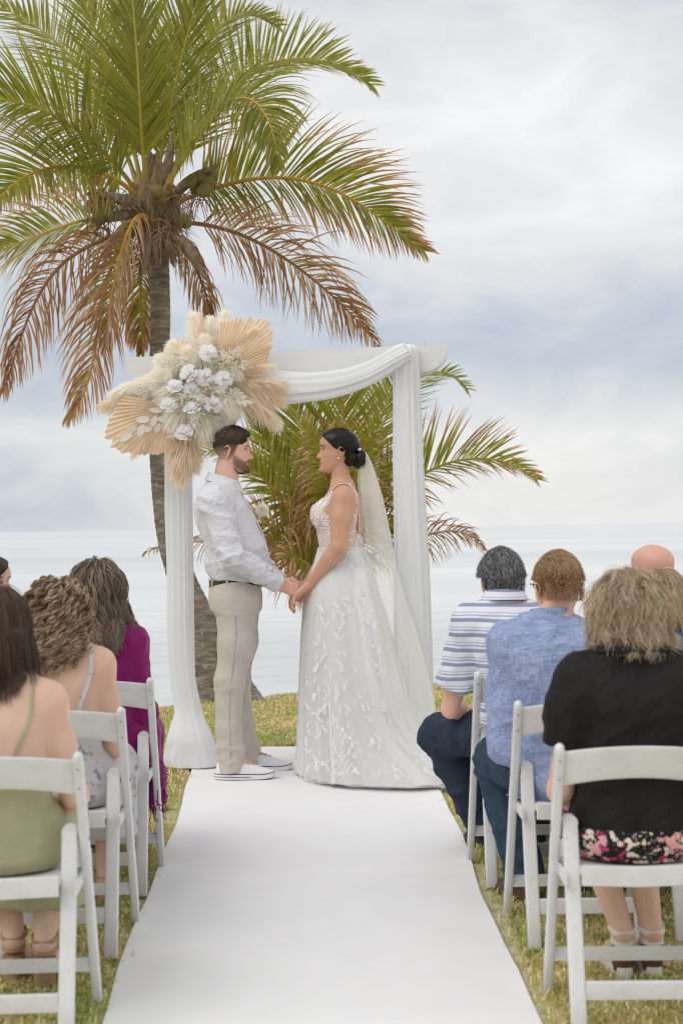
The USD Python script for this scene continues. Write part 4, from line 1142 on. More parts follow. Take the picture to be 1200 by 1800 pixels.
def head_mesh(nose=1.0, jaw=1.0, wide=1.0, res=1.0, lips=1.0, smile=0.0, chin=0.0):
    from scipy.interpolate import PchipInterpolator
    rows, cols = int(120 * res), int(150 * res)
    u = np.linspace(0, PI, rows)
    z = -.112 * np.cos(u)
    I = lambda t: PchipInterpolator(HZ, t)(z)
    yf, yb, w, yc = I(HF), I(HB), I(HW) * wide, I(HC)
    low = np.clip((-z - .02) / .07, 0, 1)
    w = w * (1 + (jaw - 1) * low)
    th = np.linspace(-PI, PI, cols, endpoint=False)
    s, c = np.sin(th), np.cos(th)
    pw = lambda q, n: np.sign(q) * np.abs(q) ** (2 / n)
    x = w[:, None] * pw(s, 2.25)[None]
    y = yc[:, None] + np.where(c[None] > 0, (yf - yc)[:, None], (yc - yb)[:, None]) * pw(c, 2.2)[None]
    Z = np.broadcast_to(z[:, None], x.shape).copy()
    front = np.clip(c, 0, 1)[None] ** .5
    zz = Z
    N = PchipInterpolator([-.05, -.043, -.038, -.033, -.026, -.015, 0, .012, .024, .04], [0, .001, .011, .0225, .0255, .019, .0115, .006, .0015, 0])(np.clip(zz, -.05, .04)) * nose
    sg = PchipInterpolator([-.05, -.035, -.028, -.015, 0, .03, .04], [.014, .0165, .015, .0115, .0095, .009, .009])(np.clip(zz, -.05, .04))
    dy = N * np.exp(-np.abs(x / sg) ** 2.4)
    ax_ = np.abs(x)
    gz_ = lambda cx, cz, sx, sz, sq=ax_: np.exp(-((sq - cx) / sx) ** 2 - ((zz - cz) / sz) ** 2)
    dy += -.0095 * gz_(.031, .013, .016, .012) + .0062 * gz_(.031, .010, .012, .0075) + .0035 * gz_(.028, .029, .022, .006) + .0045 * gz_(.045, -.018, .018, .015)
    dy += lips * (.0050 * gz_(0, -.0595, .021, .0045) + .0052 * gz_(0, -.071, .019, .0048)) - .0045 * np.exp(-(x / .024) ** 4 - ((zz + .0653 - smile * .006 * (ax_ / .024) ** 2) / .0019) ** 2)
    dy += chin * gz_(0, -.098, .02, .012) + .004 * smile * gz_(.040, -.040, .014, .014)
    y = y + dy * front
    return np.stack([x, y, Z], -1)


def ear_mesh():
    b = Body()
    ring = [(0, .002 + .017 * math.cos(a) * (1.0 if math.sin(a) > 0 else .62), .004 + .027 * math.sin(a)) for a in np.linspace(-.9, PI + .75, 12)]
    b.chain('e', [(x + .006 - .006 * (y > .01), y, z) for x, y, z in ring], [.0036] * 12)
    b.ell('e', (0.0, .000, .004), (.004, .014, .022))
    b.ell('e', (.002, .006, -.024), (.0045, .0065, .009))
    b.cone('e', (.002, .012, .004), (.003, .013, -.012), .004, .004)
    m = b.mesh({'e'}, k=.004, h=.0024)
    return m


EAR = ear_mesh()
SKINS = dict(fair=(.66, .46, .365), pale=(.66, .49, .40), tan=(.57, .335, .225), ruddy=(.74, .465, .365), warm=(.63, .43, .325))
usdkit.material(stage, '/World/Looks/skin_material', {
    'at': ('attribute', {'attribute': 'Cd'}), 'tc': ('texture_coordinate', {}), 'n': ('noise_texture', {'scale': 9.0, 'detail': 5.0}), 'r': ('rgb_ramp', {'ramp': [(0.3, (1.0, .93, .90)), (0.7, (1.0, 1.0, 1.0))]}),
    'n2': ('noise_texture', {'scale': 300.0, 'detail': 2.0}), 'b': ('bump', {'strength': 0.12, 'distance': 0.002}), 'mul': ('mix_color', {'blend_type': 'multiply', 'fac': 1.0}),
    'p': ('principled_bsdf', {'roughness': 0.5, 'specular_ior_level': 0.4, 'subsurface_weight': 0.22, 'subsurface_radius': (1.0, .35, .2), 'subsurface_scale': 0.008})},
    [('at.color', 'mul.a'), ('tc.object', 'n.vector'), ('n.fac', 'r.fac'), ('r.color', 'mul.b'), ('mul.result', 'p.base_color'), ('tc.object', 'n2.vector'), ('n2.fac', 'b.height'), ('b.normal', 'p.normal')], surface='p.BSDF')


def make_head(center, R, scale=1.0, ears=True, **kw):
    """closed head mesh placed in the person's space, and a function that gives the head's own coordinates"""
    g_ = head_mesh(**kw)
    m = loft(g_[:, ::1])
    if m.volume < 0:
        m.invert()
    ms = [m]
    if ears:
        for s in (1, -1):
            em = EAR.copy()
            v = em.vertices @ rot([0, 0, 1], -22).T
            v = v @ rot([1, 0, 0], -8).T
            v = v * [s, 1, 1] * 1.0 + [s * .0725 * kw.get('wide', 1.0), -.027, -.009]
            em = trimesh.Trimesh(v, em.faces if s > 0 else em.faces[:, ::-1], process=False)
            ms.append(em)
    out = []
    for q in ms:
        out.append(trimesh.Trimesh(q.vertices * scale @ R.T + center, q.faces, process=False))
    return out, (lambda v: ((np.asarray(v) - center) @ R) / scale)


def smooth01(x, a, b):
    t = np.clip((x - a) / (b - a), 0, 1)
    return t * t * (3 - 2 * t)


def face_colour(q, skin, lip=(.42, .17, .15), brow=(.05, .035, .025), beard=None, scalp=None, brow_w=1.0, eye=(.06, .04, .03), flush=.12, scalp_fn=None):
    """vertex colours of a head from its own coordinates q: skin, lips, brows, eyes, stubble, cropped hair"""
    x, y, z = np.abs(q[:, 0]), q[:, 1], q[:, 2]
    c = np.broadcast_to(np.asarray(skin, float), (len(q), 3)).copy()
    mix = lambda w, col: c + (np.asarray(col) - c) * w[:, None]
    fr_ = smooth01(y, .03, .05)
    c = mix(flush * fr_ * np.exp(-((x - .045) / .022) ** 2 - ((z + .03) / .022) ** 2), np.asarray(skin) * [1.0, .72, .70])
    c = mix(.35 * flush / .12 * (x > .070) * (y < .02) * (y > -.05) * (np.abs(z + .005) < .04), np.asarray(skin) * [1.0, .66, .60])
    c = mix(.35 * fr_ * np.exp(-(x / .016) ** 2 - ((z + .030) / .010) ** 2), np.asarray(skin) * [1.0, .78, .74])
    if scalp is not None:
        fn = scalp_fn or (lambda x, y, z: smooth01(z + .55 * np.clip(-y - .01, -.08, .1), .0, .03) * smooth01(.072 - y + 0 * z, .0, .01))
        ear = smooth01(x, .0785, .0810) * (y < .02) * (y > -.07) * (z < .035)
        c = mix(fn(x, y, z) * (1 - .9 * ear), scalp)
    if beard is not None:
        line = -.018 - .55 * np.clip(y - .012, 0, 1)
        w = smooth01(line - z, -.008, .016) * smooth01(y, -.006, .016)
        w = np.maximum(w, .95 * np.exp(-((z + .0495) / .0055) ** 4) * (x < .030) * fr_)
        w = w * (1 - .9 * np.exp(-(x / .024) ** 4 - ((z + .0655) / .0075) ** 4) * fr_)
        w = w * smooth01(z - (-.068 - .62 * y), -.010, .010)
        w = np.maximum(w, .5 * smooth01(z, -.035, -.02) * (1 - smooth01(z, .0, .03)) * smooth01(y, -.004, .004) * (1 - smooth01(y, .014, .024)) * (x > .05))
        c = mix(.78 * np.clip(w, 0, 1), beard)
    c = mix(.85 * fr_ * np.exp(-(x / .0225) ** 4 - ((z + .0655) / .0085) ** 4), lip)
    c = mix(.6 * fr_ * np.exp(-(x / .023) ** 4 - ((z + .0655) / .0022) ** 2), np.asarray(lip) * .35)
    bz = .0265 + .004 * np.sin(np.clip((x - .012) / .04, 0, 1) * PI) - .12 * np.clip(x - .042, 0, 1)
    c = mix(.9 * brow_w * fr_ * smooth01(x, .010, .014) * (1 - smooth01(x, .050, .056)) * np.exp(-((z - bz) / .0036) ** 2), brow)
    ez_ = np.exp(-((x - .031) / .0135) ** 4 - ((z - .011) / .0046) ** 4) * fr_
    c = mix(.9 * ez_, (.62, .56, .52))
    c = mix(fr_ * np.exp(-((x - .030) / .0062) ** 4 - ((z - .011) / .0052) ** 4), eye)
    c = mix(.85 * fr_ * np.exp(-((x - .032) / .0155) ** 4 - ((z - .0158) / .0022) ** 2), (.03, .02, .018))
    c = mix(.35 * fr_ * np.exp(-((x - .032) / .0145) ** 4 - ((z - .0058) / .0018) ** 2), (.10, .06, .05))
    c = mix(.7 * fr_ * np.exp(-((x - .007) / .0035) ** 2 - ((z + .0385) / .002) ** 2), np.asarray(skin) * .35)
    return np.clip(c, 0, 1)


def hand(body, tag_, w, d, n, side, size=1.0, curl=(.35, .45, .35), spread=.10, thumb=.6, thumb_curl=.4):
    """wrist w, d towards the fingers, n out of the palm, side = the thumb's direction; fingers bend towards n"""
    w, d, n = np.asarray(w, float), unit(d), np.asarray(n, float)
    n = unit(n - d * (n @ d)); s = unit(np.asarray(side, float) - d * (np.asarray(side, float) @ d)); s = unit(s - n * (s @ n))
    z = size
    mids = [(.030, .092), (.010, .097), (-.010, .092), (-.028, .083)]
    lens = [(.044, .026, .020), (.048, .030, .021), (.045, .027, .020), (.035, .021, .018)]
    for i, ((o, l), fl_) in enumerate(zip(mids, lens)):
        k0 = w + s * o * .62 * z + d * .012 * z
        k1 = w + s * o * z + d * l * z
        body.cone(tag_, k0, k1, .0165 * z, .0125 * z, k=.014)
        ang = 0; p = k1
        sp = spread * (1.5 - i) / 1.5
        for j in range(3):
            ang += curl[j] * (1 + .12 * i)
            dd = unit(d * math.cos(ang) + n * math.sin(ang) + s * sp * math.cos(ang))
            q = p + dd * fl_[j] * z
            r0, r1 = (.0098, .0088, .0082)[j] * z, (.0088, .0082, .0068)[j] * z
            body.cone(tag_, p, q, r0, r1, k=.005)
            p = q
    b = w + s * .022 * z + d * .022 * z + n * .008 * z
    t1 = b + unit(s * .75 + d * .65 + n * .35 * thumb) * .038 * z
    t2 = t1 + unit(s * .35 * (1 - thumb_curl) + d * .9 + n * .5 * thumb) * .032 * z
    t3 = t2 + unit(-s * .25 * thumb_curl + d * .9 + n * .6 * thumb) * .026 * z
    body.cone(tag_, w + s * .010 * z + d * .008 * z, b, .017 * z, .016 * z, k=.012)
    body.cone(tag_, b, t1, .0155 * z, .0118 * z, k=.010)
    body.cone(tag_, t1, t2, .0112 * z, .0100 * z, k=.004)
    body.cone(tag_, t2, t3, .0100 * z, .0075 * z, k=.004)


# ------------------------------------------------------------------ hair
def mat_hair(name, dark, light, scale=60.0, rough=.45, stretch=(1, 1, .12)):
    usdkit.material(stage, '/World/Looks/' + name, {
        'tc': ('texture_coordinate', {}), 'mp': ('mapping', {'mapping_type': 'point', 'scale': stretch}), 'n': ('noise_texture', {'scale': scale, 'detail': 3.0, 'roughness': .6}),
        'r': ('rgb_ramp', {'ramp': [(0.3, dark), (0.7, light)]}), 'p': ('principled_bsdf', {'roughness': rough, 'specular_ior_level': 0.35}), 't': ('translucent_bsdf', {}), 'm': ('mix_closure', {'fac': .15})},
        [('tc.object', 'mp.vector'), ('mp.vector', 'n.vector'), ('n.fac', 'r.fac'), ('r.color', 'p.base_color'), ('r.color', 't.color'), ('p.BSDF', 'm.closure1'), ('t.BSDF', 'm.closure2')], surface='m.closure')
    return name


def grow_hair(hc, R, roots, n_steps, length, seed, radii=(.079, .108, .116), lift=.008, stiff=.55, grav=.5, flow=None, curl=0.0, curl_f=60.0, wave=0.0, wave_f=25.0, jitter=.12, bodies=(), clump=0.0, clump_n=60, hug=False):
    """strands from scalp directions (roots, unit vectors in head space): run over the head, then fall"""
    g = np.random.default_rng(seed)
    rad = np.asarray(radii)
    n = len(roots)
    lift_i = lift * (0.25 + 1.1 * g.random(n) ** .8)
    p = roots * (rad + lift_i[:, None] * .5)
    nrm_ = unit(roots / rad)
    fl_ = flow(roots) if flow is not None else np.stack([roots[:, 0] * .6, roots[:, 1] * .6 - .25, 0 * roots[:, 0] - .35], 1)
    d = unit(fl_ - nrm_ * (fl_ * nrm_).sum(1)[:, None] + nrm_ * .06 + g.normal(0, jitter, (n, 3)))
    down = R.T @ np.array([0, 0, -1.0])
    L_ = length(roots) if callable(length) else np.full(n, length)
    L_ = L_ * g.uniform(.75, 1.1, n)
    st = L_ / (n_steps - 1)
    out = [p.copy()]
    loc = [((np.asarray(c) - hc) @ R, r) for c, r in bodies]
    for i in range(n_steps - 1):
        d = unit(d * stiff + down * grav * (1 - stiff) * 2 * .5 + g.normal(0, jitter * .35, (n, 3)))
        p = p + d * st[:, None]
        q = p / (rad + lift_i[:, None])
        l = np.linalg.norm(q, axis=1)
        inside = (l < 1) | hug
        p = np.where(inside[:, None], p / np.maximum(l, .3)[:, None], p)
        far = (l > 1.0) & (l < 1.6) & (p[:, 2] > -.03) & ~inside
        p = np.where(far[:, None], p * (1 + (1 / np.maximum(l, .3) - 1) * .55)[:, None], p)
        nn = unit(p / (rad ** 2))
        d = np.where(inside[:, None], unit(d - nn * ((d * nn).sum(1) if hug else np.minimum(0, (d * nn).sum(1)))[:, None]), d)
        for c, r in loc:
            r_ = r + lift_i * .5
            v = p - c; l = np.linalg.norm(v, axis=1)
            ins = l < r_
            p = np.where(ins[:, None], c + v / np.maximum(l, 1e-6)[:, None] * r_[:, None], p)
        out.append(p.copy())
    S = np.stack(out, 1)
    if clump > 0:
        lead = g.choice(n, clump_n, replace=False)
        from scipy.spatial import cKDTree
        _, who = cKDTree(S[lead][:, n_steps // 2]).query(S[:, n_steps // 2])
        t = np.linspace(0, 1, n_steps) ** 1.2
        S = S + (S[lead][who] - S) * (clump * t)[None, :, None]
        ph_group = g.uniform(0, 2 * PI, clump_n)[who]
    else:
        ph_group = g.uniform(0, 2 * PI, n)
    if curl or wave:
        t = unit(np.gradient(S, axis=1))
        a = unit(np.cross(t, np.broadcast_to(np.array([.3, .9, .2]), t.shape))); b = np.cross(t, a)
        s = np.linspace(0, 1, n_steps)[None] * L_[:, None]
        ph = ph_group[:, None] + g.normal(0, .35, (n, 1))
        if curl:
            am = curl * np.clip(s / .04, 0, 1) * g.uniform(.6, 1.2, (n, 1))
            ff = curl_f * g.uniform(.85, 1.15, (n, 1))
            S = S + (am * np.cos(ff * s + ph))[..., None] * a + (am * np.sin(ff * s + ph))[..., None] * b
        if wave:
            am = wave * np.clip(s / .06, 0, 1)
            S = S + (am * np.sin(wave_f * s + ph))[..., None] * a
    return S @ R.T + hc


def scalp_roots(n, seed, fn):
    g = np.random.default_rng(seed)
    r = unit(g.normal(0, 1, (n * 6, 3)))
    r = r[fn(r)]
    return r[:n]


def hair_cap(center, R, scale, mask, thick, under=.07, res=.8, **kw):
    """hair that grows out of the head's own shape: mask(x, y, z) 0..1 in head space, thick(x, y, z) metres"""
    g_ = head_mesh(res=res, **dict(kw, nose=0.2))
    x, y, z = g_[..., 0], g_[..., 1], g_[..., 2]
    m = mask(np.abs(x), y, z)
    r = np.linalg.norm(g_ - [0, -.01, 0], axis=-1, keepdims=True)
    v = g_ + (g_ - [0, -.01, 0]) / r * (thick(np.abs(x), y, z) * m - under * .4 * (1 - m))[..., None]
    h = loft(v)
    if h.volume < 0:
        h.invert()
    h.vertices = h.vertices * scale @ R.T + center
    return h


def locks(guides, m, spread, seed, tip=.5, loose=.001):
    """every guide strand becomes a lock of m strands that keep together"""
    g = np.random.default_rng(seed)
    n, k = guides.shape[:2]
    off = g.normal(0, spread, (n, m, 1, 3)) * np.linspace(1, tip, k)[None, None, :, None]
    out = guides[:, None] + off + np.cumsum(g.normal(0, loose, (n, m, k, 3)), 2) * np.linspace(0, 1, k)[None, None, :, None]
    return out.reshape(n * m, k, 3)


def hair_parts(parent, base, strands, mats, width, taper=True, name='hair'):
    """a solid under-layer with three tones of strands on it"""
    hp = obj(name, base, mats[0], parent, True) if base is not None else parent
    n = len(strands); k = strands.shape[1]
    g = np.random.default_rng(n)
    pick = g.integers(0, len(mats) - 1 if len(mats) > 1 else 1, n)
    w = width * (np.linspace(1, .35, k) if taper else np.ones(k))
    for j in range(max(1, len(mats) - 1)):
        s = strands[pick == j]
        if len(s):
            curves('strands', s, w[None] * np.ones((len(s), 1)), mats[min(j + 1, len(mats) - 1)], hp, kind='stuff')
    return hp
# ------------------------------------------------------------------ the groom (faces +x in the world)
mat_basic('white_shirt_material', (0.80, 0.80, 0.85), 0.8, (0.76, 0.765, 0.82), scale=14, crumple=.34, cscale=10, bump=0.25, bscale=500, stretch=(1, 1, 2), spec=0.15, sheen=0.15, sss=0.0, trans=.12)
mat_basic('chino_material', (0.60, 0.545, 0.485), 0.85, (0.55, 0.50, 0.44), scale=10, crumple=.25, cscale=7, bump=0.25, bscale=600, spec=0.12)
mat_basic('belt_material', (0.075, 0.035, 0.02), 0.45, (0.05, 0.025, 0.015), scale=30)
mat_basic('canvas_material', (0.80, 0.80, 0.82), 0.8, (0.76, 0.76, 0.78), scale=20, bump=0.3, bscale=700, cd=True)
mat_basic('button_material', (0.8, 0.8, 0.8), 0.3)
mat_basic('seam_material', (0.46, 0.39, 0.32), 0.9)
mat_hair('dark_hair_base', (.03, .019, .013), (.07, .046, .03))
mat_hair('dark_hair_tone', (.045, .029, .019), (.13, .085, .058), rough=.35)
mat_hair('beard_tone', (.05, .028, .016), (.12, .07, .04))

gp = P(430, 1366, 7.36); gp[2] = float(gz(gp[0], gp[1])) + .014
groom = thing('person', 'bearded groom in white shirt and beige trousers, standing and holding the bride\'s hands', 'person', gp, -PI / 2)
U = lambda px, z, x=0.0: np.array([x, (px - 430) / 342.5, z])          # px along the photograph -> forward


def zz_(py):
    return (1366 - py) / 342.5


gb = Body()
tn = [(.90, 0, (418 - 430) / 342.5, .165, .125), (.96, 0, -.035, .172, .128), (1.01, 0, -.033, .162, .118), (1.07, 0, -.022, .165, .135), (1.14, 0, -.028, .170, .145), (1.22, 0, -.048, .178, .146), (1.30, 0, -.075, .186, .140), (1.38, 0, -.100, .190, .125), (1.44, 0, -.110, .165, .098), (1.485, 0, -.104, .115, .075), (1.52, 0, -.092, .062, .058)]
gb.stack('torso', tn, p=2.25)
hc = np.array([0, (416.5 - 430) / 342.5, 1.674])
gb.cone('neck', (0, -.085, 1.47), (0, -.066, 1.60), .065, .061, k=.03)
gb.ell('neck', (0, -.085, 1.49), (.095, .065, .035), k=.03)
for s in (1, -1):
    gb.cone('torso', (s * .15, -.118, 1.43), (s * .19, -.13, 1.405), .062, .064, k=.04)
sh = {1: np.array([.195, -.128, 1.405]), -1: np.array([-.195, -.118, 1.405])}
el = {1: np.array([.262, -.045, 1.135]), -1: np.array([-.255, -.02, 1.135])}
wr = {1: np.array([.135, .188, .988]), -1: np.array([-.12, .20, .985])}
for s in (1, -1):
    gb.cone('arm', sh[s], el[s], .060, .047, k=.03)
    gb.cone('arm', el[s], el[s] + (wr[s] - el[s]) * .35, .047, .045, k=.015)
    gb.cone('arm', el[s] + (wr[s] - el[s]) * .35, wr[s], .045, .029, k=.015)
    kn = np.array([s * .105, (407 - 430) / 342.5 + (.0 if s > 0 else .02), .50]); hp_ = np.array([s * .088, -.028, .90]); an = np.array([s * .115, (406 - 430) / 342.5 + (.01 if s > 0 else .085), .085])
    gb.cone('leg', hp_, kn, .078, .048, k=.04)
    gb.cone('leg', kn, an, .046, .034, k=.02)
    gb.cone('foot', an, an + [0, .10, -.035], .04, .03, k=.02)
heads, gq = make_head(hc, rot([1, 0, 0], -3), 1.0, nose=1.2, wide=1.02, jaw=1.10, smile=.8, chin=.004)
hb = Body()
hands_ = []
for s in (1, -1):
    b = Body()
    d = unit(wr[s] - el[s])
    b.cone('h', wr[s] - d * .05, wr[s], .030, .028, k=.012)
    dd = unit(np.array([-s * .25, .88, -.34]))
    hand(b, 'h', wr[s] + d * .005, dd, (-s * .80, .18, -.55), (-s * .3, .25, .9), 1.0, curl=(.45, .75, .5), thumb=.35, thumb_curl=.3)
    hands_.append(b.mesh({'h'}, k=.006, h=.0045))
skin_m = union([gb.mesh({'torso', 'neck', 'arm', 'leg', 'foot'}, k=.03, h=.009)] + heads + hands_)
q = gq(skin_m.vertices)
sk = np.array(SKINS['ruddy']) * [.97, .98, 1.0]
onhead = (np.abs(q) < [.1, .13, .125]).all(1) & (skin_m.vertices[:, 2] > 1.50)
cd = np.broadcast_to(sk, (len(q), 3)).copy()
def fade(x, y, z):
    t = smooth01(z, -.075, .030) ** .8
    yb = np.interp(z, [-.06, -.03, -.005, .02, .045, .07], [-.02, .006, .014, .026, .040, .048])
    return np.clip(t * (1 - smooth01(y - yb, -.008, .006)), 0, 1) * smooth01(z, -.088, -.055)


cd[onhead] = face_colour(q[onhead], sk, lip=(.46, .22, .18), beard=(.17, .095, .06), scalp=(.06, .04, .029), scalp_fn=lambda x, y, z: .95 * fade(x, y, z), eye=(.10, .12, .13))
cd[skin_m.vertices[:, 2] < 1.05] *= [1.0, .93, .90]
obj('body', skin_m, 'skin_material', groom, True, cd=cd)

# hair: a short textured top over faded sides
def top_mask(x, y, z):
    return smooth01(z + .30 * np.clip(-y - .05, -.02, .06), .010, .030) * (1 - smooth01(y + .9 * np.clip(.060 - z, 0, .1) + .35 * (.085 - z) * (z > .06), .074, .086))


tm = hair_cap(hc, rot([1, 0, 0], -3), 1.0, top_mask, lambda x, y, z: .0012 + .0155 * smooth01(z, .045, .098) + .011 * smooth01(y, .02, .07) * smooth01(z, .055, .085), under=.05, wide=1.02, jaw=1.1, res=1.1)
tm.vertices += normals_of(tm) * (.013 * (meshkit.fbm(tm.vertices * [55, 90, 70], 3, 3) - .45) * smooth01(tm.vertices[:, 2], hc[2] + .05, hc[2] + .085))[:, None]
roots = scalp_roots(2400, 5, lambda r: (r[:, 2] > .30) & (r[:, 1] < .72))
flow = lambda r: np.stack([.15 * r[:, 0], .8 + 0 * r[:, 0], .75 + .5 * r[:, 1]], 1)
st = grow_hair(hc + [0, -.004, .004], np.eye(3), roots, 6, lambda r: .005 + .026 * smooth01(r[:, 2], .50, .85), 3, radii=(.077, .104, .120), lift=.010, stiff=.9, grav=.1, flow=flow, jitter=.3, wave=.002, wave_f=120)
hp = hair_parts(groom, tm, st, ['dark_hair_base', 'dark_hair_tone', 'dark_hair_base'], .0022)
gq2 = np.random.default_rng(8)
# beard bristles
hv_ = np.asarray(skin_m.vertices)[onhead]; qh = q[onhead]; hn = normals_of(skin_m)[onhead]
bw = (qh[:, 2] < -.045) & (qh[:, 1] > .0) & (qh[:, 2] > -.113) & ~((np.abs(qh[:, 0]) < .022) & (np.abs(qh[:, 2] + .0655) < .008)) & (qh[:, 1] + .25 * (-qh[:, 2] - .05) > .012)
ib = np.nonzero(bw)[0]; ib = gq2.choice(ib, min(1500, len(ib)), replace=False)
k = np.linspace(0, 1, 4)[None, :, None]
bs = hv_[ib][:, None] + (unit(hn[ib] + [0, .35, -.7] + gq2.normal(0, .25, (len(ib), 3))))[:, None] * k * gq2.uniform(.003, .006, (len(ib), 1, 1))
curves('beard', bs, .0007, 'beard_tone', groom, kind='stuff')

# shirt, bloused over the belt
sb = Body(); sb.prims = [p for p in gb.prims if p[0] == 'torso']
for s in (1, -1):
    cu = wr[s] - unit(wr[s] - el[s]) * .006
    sb.cone('arm', sh[s] + [0, 0, .004], el[s], .064, .053, k=.045)
    sb.cone('arm', el[s], cu, .053, .036, flat=True, k=.02)
shirt = sb.mesh({'torso', 'arm'}, grow=.0095, k=.035, h=.0052, clips=[plane((0, 0, 1.005), (0, -.10, -1)), plane((0, 0, 1.503), (0, .35, 1))])
v = shirt.vertices
blow = np.exp(-((v[:, 2] - 1.065) / .055) ** 2) * (np.abs(v[:, 0]) < .24)
rad = unit(np.stack([v[:, 0] * .6, v[:, 1] + .03, 0 * v[:, 0]], 1)); isarm = (np.abs(v[:, 0]) > .205) | (v[:, 1] > .15)
shirt.vertices = v + rad * (blow * .014 * ~isarm)[:, None]
onarm = lambda v: 1.0 * ((np.abs(v[:, 0]) > .19) | (v[:, 1] > .13))
armax = unit(wr[1] - el[1])
shirt = wrinkle(shirt, .016, 15, 4, axis=(.2, .75, -.65), stretch=2.2, where=lambda v: onarm(v) * .9)
shirt = wrinkle(shirt, .015, 10, 14, axis=(0, .35, 1), stretch=2.6, where=lambda v: (1 - onarm(v)))
shirt = wrinkle(shirt, .007, 30, 54, axis=(.2, .75, -.65), stretch=2.2, sharp=2.5, where=lambda v: onarm(v) * (.4 + .6 * np.exp(-((v[:, 2] - 1.13) / .10) ** 2)))
shirt = wrinkle(shirt, .010, 26, 24, axis=(0, .6, .5), stretch=1.8, where=lambda v: np.exp(-((v[:, 2] - 1.12) / .09) ** 2))
shobj = obj('shirt', shirt, 'white_shirt_material', groom, True)
# collar: two leaves that stand round the neck and fold open
ang = np.linspace(-PI * .93, PI * .93, 60)
rows = []
for t_ in np.linspace(0, 1, 9):
    stand = min(1, t_ / .45); fall = max(0, (t_ - .45) / .55)
    r_ = .068 + .004 * stand + .022 * fall
    zc = 1.497 + .045 * stand - .046 * fall
    a = ang
    x = r_ * np.sin(a) * 1.02
    back = .5 - .5 * np.cos(a)                      # 0 at the nape, 1 at the throat
    y = -.088 - r_ * np.cos(a) * 1.05 + .012 * fall * back
    z = zc + .030 * (1 - back) - .018 * back - .030 * fall * back ** 3
    rows.append(np.stack([x, y, z], 1))
rows = np.array(rows)
nn_ = meshkit.arrays(loft(rows, closed=False, caps=False), True)[2].reshape(rows.shape)
thick = np.concatenate([rows + nn_ * .0012, (rows - nn_ * .0012)[::-1]], 0).transpose(1, 0, 2)
obj('collar', loft(thick), 'white_shirt_material', shobj, 50)
# cuffs
for s in (1, -1):
    d = unit(wr[s] - el[s])
    obj('cuff', tube([wr[s] - d * .068, wr[s] - d * .066, wr[s] - d * .03, wr[s] + d * .002, wr[s] + d * .003], np.array([.046, .0505, .0485, .0475, .0445]), 36), 'white_shirt_material', shobj, 50)
# placket and buttons down the front
pl = []
for z in np.linspace(1.05, 1.47, 30):
    nd = np.array(tn); cy = np.interp(z, nd[:, 0], nd[:, 2]); dp = np.interp(z, nd[:, 0], nd[:, 4])
    pl.append((0, cy + dp + .021 + .012 * math.exp(-((z - 1.065) / .055) ** 2), z))
obj('placket', rounded_bar(pl, .032, .006, .002), 'white_shirt_material', shobj, 50)
for i in range(3, 30, 5):
    bt = trimesh.creation.cylinder(.0055, .003, sections=14); bt.apply_transform(trimesh.transformations.rotation_matrix(PI / 2, [1, 0, 0])); bt.apply_translation(np.add(pl[i], [0, .0045, 0]))
    obj('button', bt, 'button_material', shobj, 40)

# trousers
tb = Body()
tb.stack('hip', [(.86, 0, -.034, .172, .128), (.93, 0, -.036, .178, .134), (.98, 0, -.036, .172, .126), (1.03, 0, -.034, .165, .121)], p=2.3)
for s in (1, -1):
    kn = np.array([s * .105, (407 - 430) / 342.5 + (.0 if s > 0 else .02), .50]); an = np.array([s * .115, (407 - 430) / 342.5 + (.008 if s > 0 else .085), .034])
    md = np.array([s * .112, (404.5 - 430) / 342.5 + (.0 if s > 0 else .055), .26])
    tb.cone('leg', (s * .088, -.026, .90), (s * .100, -.030 + (0 if s > 0 else .01), .68), .108, .084, k=.04)
    tb.cone('leg', (s * .100, -.030 + (0 if s > 0 else .01), .68), kn, .084, .068, k=.04)
    tb.cone('leg', kn, md, .068, .062, k=.03)
    tb.cone('leg', md, an, .062, .058, flat=True, k=.02)
tr = tb.mesh({'hip', 'leg'}, grow=.004, k=.03, h=.0065, clips=[plane((0, 0, 1.018), (0, 0, 1))])
tr = wrinkle(tr, .008, 9, 31, axis=(.1, .2, 1), stretch=3.5, where=lambda v: .35 + .65 * np.exp(-((v[:, 2] - .47) / .18) ** 2))
tr = wrinkle(tr, .020, 17, 41, axis=(1, .5, .25), stretch=1.8, where=lambda v: np.exp(-((v[:, 2] - .12) / .07) ** 2) + .3 * np.exp(-((v[:, 2] - .48) / .05) ** 2) + .25 * np.exp(-((v[:, 2] - .85) / .05) ** 2))
tro = obj('trousers', tr, 'chino_material', groom, True)
sv_ = np.array([[.205, -.030, .84], [.190, -.030, .68], [.178, -.055, .50], [.180, -.065, .26], [.178, -.060, .07]])
sl_, _ = lay_on(spline(sv_, 60), tr, .0006)
obj('side_seam', tube(sl_, .0016, 5), 'seam_material', tro, True)
wa = np.linspace(0, 2 * PI, 60, endpoint=False)


def waist_ring(z, grow, y0=-.034):
    e_ = 2 / 2.3
    return np.stack([(.165 + grow) * np.sign(np.cos(wa)) * np.abs(np.cos(wa)) ** e_, y0 + (.121 + grow) * np.sign(np.sin(wa)) * np.abs(np.sin(wa)) ** e_, z + 0 * wa], 1)


